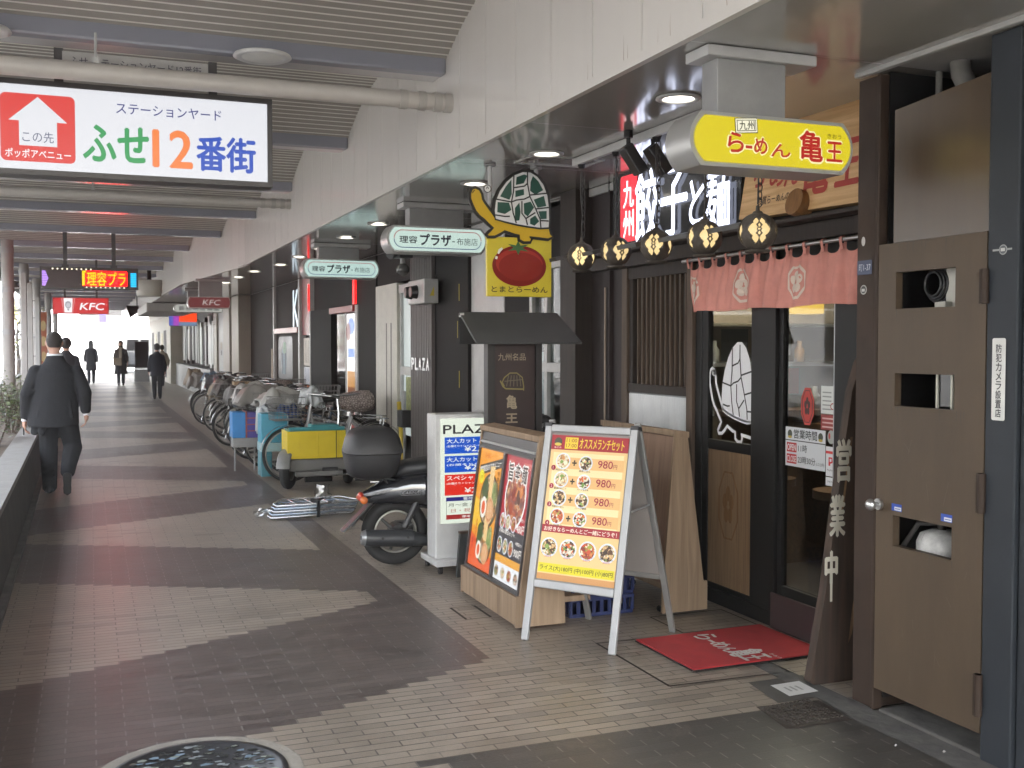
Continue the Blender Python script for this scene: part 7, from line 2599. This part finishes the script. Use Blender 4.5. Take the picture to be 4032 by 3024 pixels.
def street_tree(x, y, h, label, seed, pale):
    rr = random.Random(seed)
    t = thing("street_tree", label, "tree", (x, y, 0))
    tr_ = MB(mat("tree_bark", (.09, .07, .055), .9, var=.3))
    tr_.tube([(0, 0, 0), (.03, .02, h * .3), (-.02, 0, h * .55), (0, .03, h * .85)], [.09, .07, .05, .02], 8)
    tips = []
    for i in range(14):
        a = rr.random() * 6.28; z = h * rr.uniform(.35, .85)
        p = V((rr.uniform(.3, .8) * math.cos(a), rr.uniform(.3, .8) * math.sin(a), z + rr.uniform(.1, .5)))
        tr_.tube([(0, 0, z - .1), (p.x * .5, p.y * .5, z + .1), p], [.03, .02, .008], 5); tips.append(p)
    tr_.build("trunk", t)
    cr_ = MB(LEAFA)
    mats = (mat("leaf_yellow", (.30, .27, .08), .6, var=.3), LEAFB) if pale else (LEAFA, LEAFB)
    for p in tips:
        for k_ in range(110):
            c = p + V((rr.gauss(0, .17), rr.gauss(0, .17), rr.gauss(0, .2)))
            d = V((rr.uniform(-1, 1), rr.uniform(-1, 1), rr.uniform(-1, .6))).normalized(); L = rr.uniform(.05, .11)
            sd = d.orthogonal().normalized() * L * .35
            cr_.k = mats[0] if rr.random() < .6 else mats[1]
            cr_.add([c, c + d * L * .5 + sd, c + d * L, c + d * L * .5 - sd], [(0, 1, 2, 3)])
    cr_.build("crown", t)
street_tree(-2.7, 47, 3.2, "slender yellow-green street tree by the far end of the banners", 3, True)
street_tree(-4.6, 36, 4.5, "bushy green street tree across the kerb behind the banners", 8, False)

# far end: pole with notices, panel van, upright board, speed of things seen small
t = thing("notice_pole", "pale pillar with violet and pink notices standing in the bright far opening", "pole", (.75, 72, 0))
m = MB(mat("pillar_pale", (.085, .08, .10), .6)); m.box(-.26, -.2, 0, .26, .2, 4.6); m.build("shaft", t)
m = MB(ink("30285c"), FY(-.2, -.21, 3.0)); m.rect(0, 0, .4, .6, 0); m.k = ink("5c4a56"); m.rect(0, -.9, .4, -.2, 0); m.k = ink("50505c"); m.rect(0, -1.7, .4, -1.1, 0); m.build("notice", t)
t = thing("white_van", "white van parked beyond the far end of the walkway", "van", (2.6, 66.5, 0))
m = MB(mat("van_white", (.16, .165, .175), .3, coat=.5))
m.prism([(-2.2, .35), (2.2, .35), (2.2, .95), (2.0, 1.15), (1.55, 1.95), (1.3, 2.15), (-2.1, 2.15), (-2.2, 1.9)], -.85, .85, frame((0, 0, 0), (0, 1, 0), (0, 0, 1)))
m.build("body", t, bevel=.05)
m = MB(DGLASS, FY(0, -2.21, 0)); m.poly([(-.7, 1.25), (-.06, 1.25), (-.06, 1.9), (-.64, 1.9)], 0); m.poly([(.06, 1.25), (.7, 1.25), (.64, 1.9), (.06, 1.9)], 0); m.build("rear_window", t)
for sx in (-1, 1):
    m = MB(mat("red_lens", "", 0)); m.box(sx * .72, -2.225, .95, sx * .82, -2.195, 1.3); m.build("tail_light", t)
for sx in (-1, 1):
    for yy in (-1.4, 1.4):
        m = MB(RUB); m.cyl((sx * .86, yy, .32), (sx * .66, yy, .32), .32, n=22); o = m.build("wheel", t)
        m = MB(STEEL); m.cyl((sx * .865, yy, .32), (sx * .85, yy, .32), .19, n=16); m.build("hubcap", o)
m = MB(BLKPL); m.box(-.84, -2.27, .30, .84, -2.15, .48); m.build("bumper", t)
t = thing("upright_board", "dark upright advertising board on a grey base near the far end", "board", (2.02, 48, 0))
m = MB(DKB); m.box(-.27, -.03, .62, .27, .03, 1.72); m.build("panel", t, bevel=.02)
m = MB(GREYP); m.box(-.30, -.2, .02, .30, .2, .55); m.build("base", t, bevel=.02)
m = MB(LGREY); m.box(-.30, -.035, .56, .30, .035, .619); m.build("tray", t)
# ------------------------------------------------------------------ people
SKIN = mat("skin", (.46, .27, .20), .55, var=.08)
HAIRK = mat("dark_hair", (.018, .015, .014), .6, bump=.6, bscale=120)
def ering(c, rx, ry, n=24, e=1.0, tilt=0.0):
    return [(c[0] + rx * math.copysign(abs(math.cos(a)) ** e, math.cos(a)), c[1] + ry * math.copysign(abs(math.sin(a)) ** e, math.sin(a)), c[2] + tilt * math.sin(a)) for a in [2 * PI * k / n for k in range(n)]]

def hand(m, w, d, f, s, k=1.0):
    """five-fingered hand hung from wrist w, pointing along d, palm facing f; s = side of the thumb"""
    d = V(d).normalized(); f = V(f); f = (f - d * f.dot(d)).normalized()
    u = d.cross(f).normalized() * s
    w = V(w)
    kn = w + d * .088 * k
    m.cap(w, w + d * .05 * k + u * .012 * k, .024 * k, .026 * k); m.cap(w, w + d * .06 * k - u * .014 * k, .022 * k, .024 * k)
    for i, L in enumerate((.040, .046, .043, .034)):
        b = w + d * .078 * k + u * (.030 - .019 * i) * k
        p1 = b + (d * .9 + f * .35).normalized() * L * k
        p2 = p1 + (d * .65 + f * .8).normalized() * L * .62 * k
        p3 = p2 + (d * .3 + f).normalized() * L * .45 * k
        m.cap(w + d * .05 * k + u * (.024 - .016 * i) * k, b, .012 * k, .0095 * k, 8); m.cap(b, p1, .0095 * k, .0085 * k, 8); m.cap(p1, p2, .0085 * k, .0078 * k, 8); m.cap(p2, p3, .0078 * k, .007 * k, 8)
    t0 = w + d * .025 * k + u * .022 * k
    t1 = t0 + (d * .7 + u * .75).normalized() * .036 * k
    t2 = t1 + (d * .9 + u * .15 + f * .5).normalized() * .030 * k
    m.cap(t0, t1, .0125 * k, .0105 * k, 8); m.cap(t1, t2, .0105 * k, .0085 * k, 8)

def face(m, c, fw, up, r=1.0):
    """eye sockets, nose, mouth and ears pressed into a head at c that looks along fw"""
    fw = V(fw).normalized(); up = V(up).normalized(); rt = fw.cross(up)
    c = V(c)
    m.cap(c + fw * .085 * r + up * .01 * r, c + fw * .108 * r - up * .025 * r, .010 * r, .015 * r, 8)
    m.cap(c + fw * .088 * r - up * .055 * r - rt * .016 * r, c + fw * .088 * r - up * .055 * r + rt * .016 * r, .009 * r, .009 * r, 8)
    for s in (-1, 1):
        m.cap(c + fw * .075 * r + rt * s * .034 * r + up * .028 * r, c + fw * .082 * r + rt * s * .018 * r + up * .03 * r, .012 * r, .010 * r, 8)
        e = c + rt * s * .078 * r - fw * .005 * r
        m.ell(e, (.016 * r, .016 * r, .030 * r), 10, 8)

rr_h = random.Random(6)
def suit_man():
    t = thing("person", "man in a dark suit walking away past the planter, head slightly bowed", "person", (-.325, 12.4, 0))
    # faces +y; right is +x
    b = MB(SKIN)
    hc = V((-.035, .075, 1.598))
    b.ell(hc, (.080, .098, .116), 20, 14); b.ell(hc + V((0, .045, -.045)), (.058, .055, .07), 16, 10)
    face(b, hc, (0, 1, -.15), (0, .15, 1))
    b.cap((-.03, .0, 1.38), hc + V((0, -.02, -.06)), .062, .058)
    b.cap((-.02, -.0, 1.30), (-.02, -.0, 1.02), .095, .10); b.cap((-.15, -.01, 1.29), (.12, -.01, 1.285), .04, .04)
    LW, RW = V((-.335, .03, .78)), V((.275, -.05, .845))
    b.cap((-.195, -.012, 1.285), (-.28, -.04, 1.07), .045, .04); b.cap((-.28, -.04, 1.07), LW, .038, .026)
    b.cap((.16, -.012, 1.28), (.24, -.07, 1.08), .045, .04); b.cap((.24, -.07, 1.08), RW, .038, .026)
    hand(b, LW, (-.02, .05, -1), (1, 0, 0), 1)
    hand(b, RW, (.0, .10, -1), (-1, 0, 0), -1)
    b.cap((-.02, -.01, 1.0), (-.02, -.01, .90), .11, .11)
    LH, LK, LA = (-.10, 0, .90), (-.105, .05, .48), (-.10, .03, .085)
    RH, RK, RA = (.06, 0, .90), (.135, .06, .48), (.085, -.27, .24)
    for h_, k_, a_ in ((LH, LK, LA), (RH, RK, RA)):
        b.cap(h_, k_, .078, .052); b.cap(k_, a_, .052, .036)
    o = b.build("body", t, voxel=.0075, smooth=3)
    # hair: cropped, greying at the nape
    h = MB(mat("cropped_hair", (.040, .033, .030), .7, bump=.8, bscale=160))
    h.ell(hc + V((0, -.006, .032)), (.083, .100, .092), 22, 14)
    h.ell(hc + V((0, -.046, .002)), (.074, .060, .070), 18, 12)
    h.build("hair", t, voxel=.006, smooth=1)
    # shirt collar and cuffs
    c = MB(mat("shirt_white", (.74, .75, .78), .7))
    c.loft([ering((-.03, .012, 1.435), .082, .078, e=1, tilt=.01), ering((-.03, .02, 1.492), .076, .074, tilt=.012), ering((-.032, .022, 1.495), .066, .064, tilt=.012)], caps=False)
    c.cap(RW + V((-.004, .0, .035)), RW + V((0, .004, -.006)), .036, .035); c.cap(LW + V((.006, 0, .03)), LW + V((0, 0, .008)), .034, .034)
    c.build("shirt", t)
    SU = mat("suit_wool", (.0125, .0130, .016), .85, var=.2, scale=5, bump=.9, bscale=11)
    j = MB(SU)
    j.loft([ering((-.055, .0, .725), .258, .17, tilt=.02), ering((-.045, 0, .90), .246, .165), ering((-.034, -.005, 1.05), .234, .156), ering((-.025, -.012, 1.20), .230, .150), ering((-.02, -.014, 1.28), .222, .134), ering((-.02, -.010, 1.345), .165, .112), ering((-.025, -.005, 1.395), .115, .092), ering((-.03, .012, 1.468), .080, .076)])
    j.cap((-.18, -.012, 1.30), (.145, -.012, 1.295), .066, .066)
    for a, b_, c_ in (((-.215, -.012, 1.29), (-.305, -.045, 1.06), LW + V((.012, 0, .055))), ((.18, -.012, 1.285), (.265, -.075, 1.07), RW + V((-.006, 0, .045)))):
        j.cap(a, b_, .080, .072); j.cap(b_, c_, .070, .058)
    # folds down the back and at the elbows
    for (x0, z0, x1, z1, r) in ((-.17, 1.20, -.06, 1.12, .010), (.13, 1.19, .03, 1.10, .010), (-.16, 1.02, -.20, .84, .012), (.11, 1.0, .14, .80, .012), (-.09, .93, -.13, .76, .010)):
        j.cap((x0, -.122, z0), (x1, -.134, z1), r * .7, r)
    for s, y0 in ((-.265, 1.13), (.235, 1.13)):
        j.cap((s - .03, -.09, y0), (s + .03, -.10, y0 - .03), .012, .012); j.cap((s - .03, -.095, y0 - .07), (s + .03, -.095, y0 - .05), .012, .012)
    # the left hem swings lower and outwards
    j.cap((-.20, -.02, .86), (-.235, -.03, .665), .05, .045); j.cap((-.14, -.07, .86), (-.165, -.09, .655), .05, .04)
    jo = j.build("jacket", t, voxel=.010, smooth=5)
    sm = MB(mat("seam", (.008, .008, .010), .9)); sm.tube([(-.022, -.150, 1.36), (-.025, -.160, 1.15), (-.032, -.157, 1.0), (-.04, -.160, .75)], .0022, 5); sm.build("back_seam", jo)
    TR = mat("trouser_wool", (.010, .0105, .013), .9, var=.15, bump=.35, bscale=16)
    p = MB(TR)
    p.cap((-.02, -.01, .96), (-.02, -.01, .86), .155, .155)
    p.cap(LH, LK, .122, .096); p.cap(LK, (-.10, .035, .13), .096, .082); p.cap((-.10, .045, .12), (-.10, .02, .075), .078, .080)
    p.cap(RH, RK, .122, .098); p.cap(RK, (.09, -.235, .28), .098, .080); p.cap((.095, -.22, .29), (.088, -.255, .255), .078, .078)
    for z in (.16, .22, .30):
        p.cap((-.16, -.03, z), (-.05, -.04, z + .03), .014, .012)
    p.cap((.04, -.10, .40), (.15, -.12, .36), .016, .014)
    p.build("trousers", t, voxel=.010, smooth=4)
    SH = mat("shoe_leather", (.012, .012, .012), .35)
    s = MB(SH)
    s.cap((-.10, -.02, .05), (-.115, .17, .035), .045, .034); s.cap((-.10, -.03, .035), (-.115, .18, .022), .04, .03)
    s.build("shoe", t, voxel=.008, smooth=2)
    s = MB(SH)
    # trailing foot: toe down, sole turned to the viewer
    s.cap((.082, -.315, .205), (.080, -.29, .045), .046, .036); s.cap((.082, -.275, .23), (.080, -.24, .08), .04, .034)
    s.build("shoe", t, voxel=.008, smooth=2)
    s = MB(mat("shoe_sole", (.028, .027, .026), .8)); s.prism([(-.034, .24), (.034, .24), (.036, .19), (.030, .15), (.040, .09), (.036, .03), (.0, .005), (-.036, .03), (-.040, .09), (-.030, .15), (-.036, .19)], -.006, .006, frame((.081, -.331, .0), (1, 0, 0), (0, -.12, 1))); s.build("sole", t)
    ph = thing("phone", "small black phone held in the suited man's left hand", "phone", (-.325 - .345, 12.45, .685))
    m = MB(BLACK); m.box(-.006, -.035, -.06, .006, .03, .04); m.build("case", ph, bevel=.004)
suit_man()

def walker(label, x, y, h, rz, coat, legs, hair, kind="coat", bag=None, seed=0, step=.16, skirt=False, hood=False, hem=.62):
    """small distant pedestrian; faces local +y before rz"""
    t = thing("person", label, "person", (x, y, 0), rz)
    k = h / 1.70
    b = MB(SKIN)
    hc = V((0, .02, 1.575)) * k
    b.ell(hc, (.084 * k, .098 * k, .118 * k), 16, 10)
    face(b, hc, (0, 1, 0), (0, 0, 1), k)
    b.cap(V((0, 0, 1.40)) * k, hc, .055 * k, .055 * k)
    b.cap(V((0, 0, 1.28)) * k, V((0, 0, .95)) * k, .095 * k, .10 * k)
    for s in (-1, 1):
        sw = step * s
        sh, el, wr = V((.175 * s, 0, 1.31)) * k, V((.235 * s, -.10 * sw / .16 - .02, 1.06)) * k, V((.235 * s, .12 * -sw / .16 * .6 + .02, .83)) * k
        b.cap(sh, el, .046 * k, .038 * k); b.cap(el, wr, .037 * k, .025 * k)
        hand(b, wr, (0, .1, -1), (-s, 0, 0), -s, k)
        b.cap(V((.08 * s, 0, .90)) * k, V((.085 * s, sw * .6 + .03, .48)) * k, .075 * k, .05 * k)
        b.cap(V((.085 * s, sw * .6 + .03, .48)) * k, V((.085 * s, sw * 1.1 - .03, .08)) * k, .05 * k, .034 * k)
    b.build("body", t, voxel=.012, smooth=2)
    H = MB(hair)
    H.ell(hc + V((0, -.014, .018)) * k, (.098 * k, .108 * k, .115 * k), 16, 10)
    if hood:
        H.cap(hc + V((0, -.04, -.02)) * k, hc + V((0, -.045, -.17)) * k, .10 * k, .10 * k)
    H.build("hair", t, voxel=.012, smooth=2)
    C_ = MB(coat)
    C_.loft([ering(V((0, 0, hem)) * k, (.24 if skirt else .205) * k, .155 * k, 20), ering(V((0, 0, .95)) * k, .185 * k, .14 * k, 20), ering(V((0, 0, 1.25)) * k, .205 * k, .13 * k, 20), ering(V((0, 0, 1.36)) * k, .15 * k, .10 * k, 20), ering(V((0, 0, 1.42)) * k, .085 * k, .075 * k, 20), ering(V((0, 0, 1.455)) * k, .068 * k, .068 * k, 20)])
    C_.cap(V((-.145, 0, 1.315)) * k, V((.145, 0, 1.315)) * k, .06 * k, .06 * k)
    for s in (-1, 1):
        sw = step * s
        C_.cap(V((.165 * s, 0, 1.305)) * k, V((.225 * s, -.10 * sw / .16 - .02, 1.06)) * k, .062 * k, .055 * k); C_.cap(V((.225 * s, -.10 * sw / .16 - .02, 1.06)) * k, V((.23 * s, .12 * -sw / .16 * .5 + .01, .87)) * k, .055 * k, .045 * k)
    C_.build("coat", t, voxel=.014, smooth=3)
    P = MB(legs)
    for s in (-1, 1):
        sw = step * s
        P.cap(V((.08 * s, 0, .90)) * k, V((.085 * s, sw * .6 + .03, .48)) * k, .10 * k, .075 * k); P.cap(V((.085 * s, sw * .6 + .03, .48)) * k, V((.085 * s, sw * 1.1 - .03, .10)) * k, .075 * k, .06 * k)
    P.build("trousers", t, voxel=.014, smooth=3)
    S_ = MB(mat("shoe_leather", "", 0))
    for s in (-1, 1):
        sw = step * s
        S_ = MB(mat("shoe_leather", "", 0)); S_.cap(V((.085 * s, sw * 1.1 - .05, .045)) * k, V((.09 * s, sw * 1.1 + .13, .035)) * k, .045 * k, .035 * k); S_.build("shoe", t)
    return t
NAVY_C = mat("navy_coat", (.020, .022, .032), .85, var=.1)
BLK_C = mat("black_coat", (.020, .019, .021), .9, var=.15)
BRN_C = mat("dark_brown_coat", (.035, .024, .022), .9, var=.15)
BEIG = mat("beige_jacket", (.30, .26, .20), .85, var=.15)
GRYH = mat("grey_brown_hair", (.07, .055, .045), .7, bump=.5, bscale=90)
DTR = mat("dark_trousers", (.022, .022, .026), .9)
walker("pedestrian in dark clothes right beyond the suited man's shoulder, walking away", -.42, 21.5, 1.72, 0, BLK_C, DTR, HAIRK)
walker("grey-haired person in a long dark coat walking away, mid-walkway in the distance", .02, 47, 1.77, 0, BLK_C, DTR, mat("grey_hair", (.10, .095, .10), .7), hood=True, hem=.5)
walker("person in a dark brown coat coming towards the viewer at the far end", 1.10, 44.5, 1.76, PI, BRN_C, DTR, GRYH, skirt=True, hood=True, hem=.42)
walker("thin person in a black jacket walking away along the right side", 1.80, 32.8, 1.62, .05, NAVY_C, DTR, mat("grey_hair", "", 0), hem=.70, step=.06)
walker("person in a beige jacket by the shop wall, far on the right", 2.55, 43, 1.58, .3, BEIG, DTR, HAIRK, hem=.72)
t = thing("shoulder_bag", "tan shoulder bag on the person in the brown coat", "bag", (.98, 44.32, .78))
m = MB(mat("tan_leather", (.22, .17, .11), .6)); m.box(-.16, -.05, 0, .16, .06, .30); m.build("pouch", t, bevel=.03)
m = MB(m.mats[0]); m.tube([(-.1, 0, .3), (-.05, .02, .65), (.0, .03, .3)], .012, 6); m.build("strap", t)
t = thing("scarf", "beige scarf round the neck of the person in the brown coat", "scarf", (1.10, 44.5, 1.42))
m = MB(mat("beige_scarf", (.36, .30, .22), .9)); m.loft([ering((0, 0, -.03), .10, .10, 16), ering((0, 0, .02), .115, .115, 16), ering((0, 0, .07), .09, .09, 16)], caps=False); m.box(-.07, -.17, -.36, .03, -.14, .0); m.build("wrap", t)

# ------------------------------------------------------------------ litter
rr = random.Random(31)
lx = [(2.92, 3.30), (2.72, 3.42), (3.05, 3.18), (.9, 12.0), (.35, 17.5), (-.1, 9.2)]
ll = ["tiny white scrap of paper on the dark paving by the steel column", "tiny pale scrap on the paving near the drain cover", "small white fleck by the foot of the blue-grey column", "white paper scrap on the paving in mid-walkway", "bright white paper scrap far along the walkway", "small pale fleck on the paving near the planter"]
for (x, y), lb in zip(lx, ll):
    m = MB(mat("paper_scrap", (.34, .33, .31), .8))
    s_ = rr.uniform(.007, .013) * (1 if y < 6 else 2.2)
    m.add([(-s_, -s_ * .5, .006), (s_ * .8, -s_ * .6, .008), (s_, s_ * .5, .012), (0, s_ * .7, .006), (-s_ * .9, s_ * .3, .010)], [(0, 1, 2, 3, 4)])
    o = m.build("paper_scrap", None, loc=(x, y, 0)); o.rotation_euler = (0, 0, rr.random() * 3)
    tag(o, lb, "litter", "scraps of paper")

# ------------------------------------------------------------------ thin street haze under and beyond the roof
hz = MB(None)
hm = bpy.data.materials.new("haze")
hm.use_nodes = True
for n_ in list(hm.node_tree.nodes):
    if n_.type == 'BSDF_PRINCIPLED':
        hm.node_tree.nodes.remove(n_)
hv = hm.node_tree.nodes.new("ShaderNodeVolumePrincipled")
hv.inputs["Color"].default_value = (.95, .93, .92, 1)
hv.inputs["Density"].default_value = HAZE
hv.inputs["Anisotropy"].default_value = .2
hm.node_tree.links.new(hv.outputs[0], [n_ for n_ in hm.node_tree.nodes if n_.type == 'OUTPUT_MATERIAL'][0].inputs["Volume"])
hz.k = hm
hz.box(-40, -45, -1.1, 60, 125, 26)
ho_ = hz.build("haze")
ho_["kind"] = "stuff"
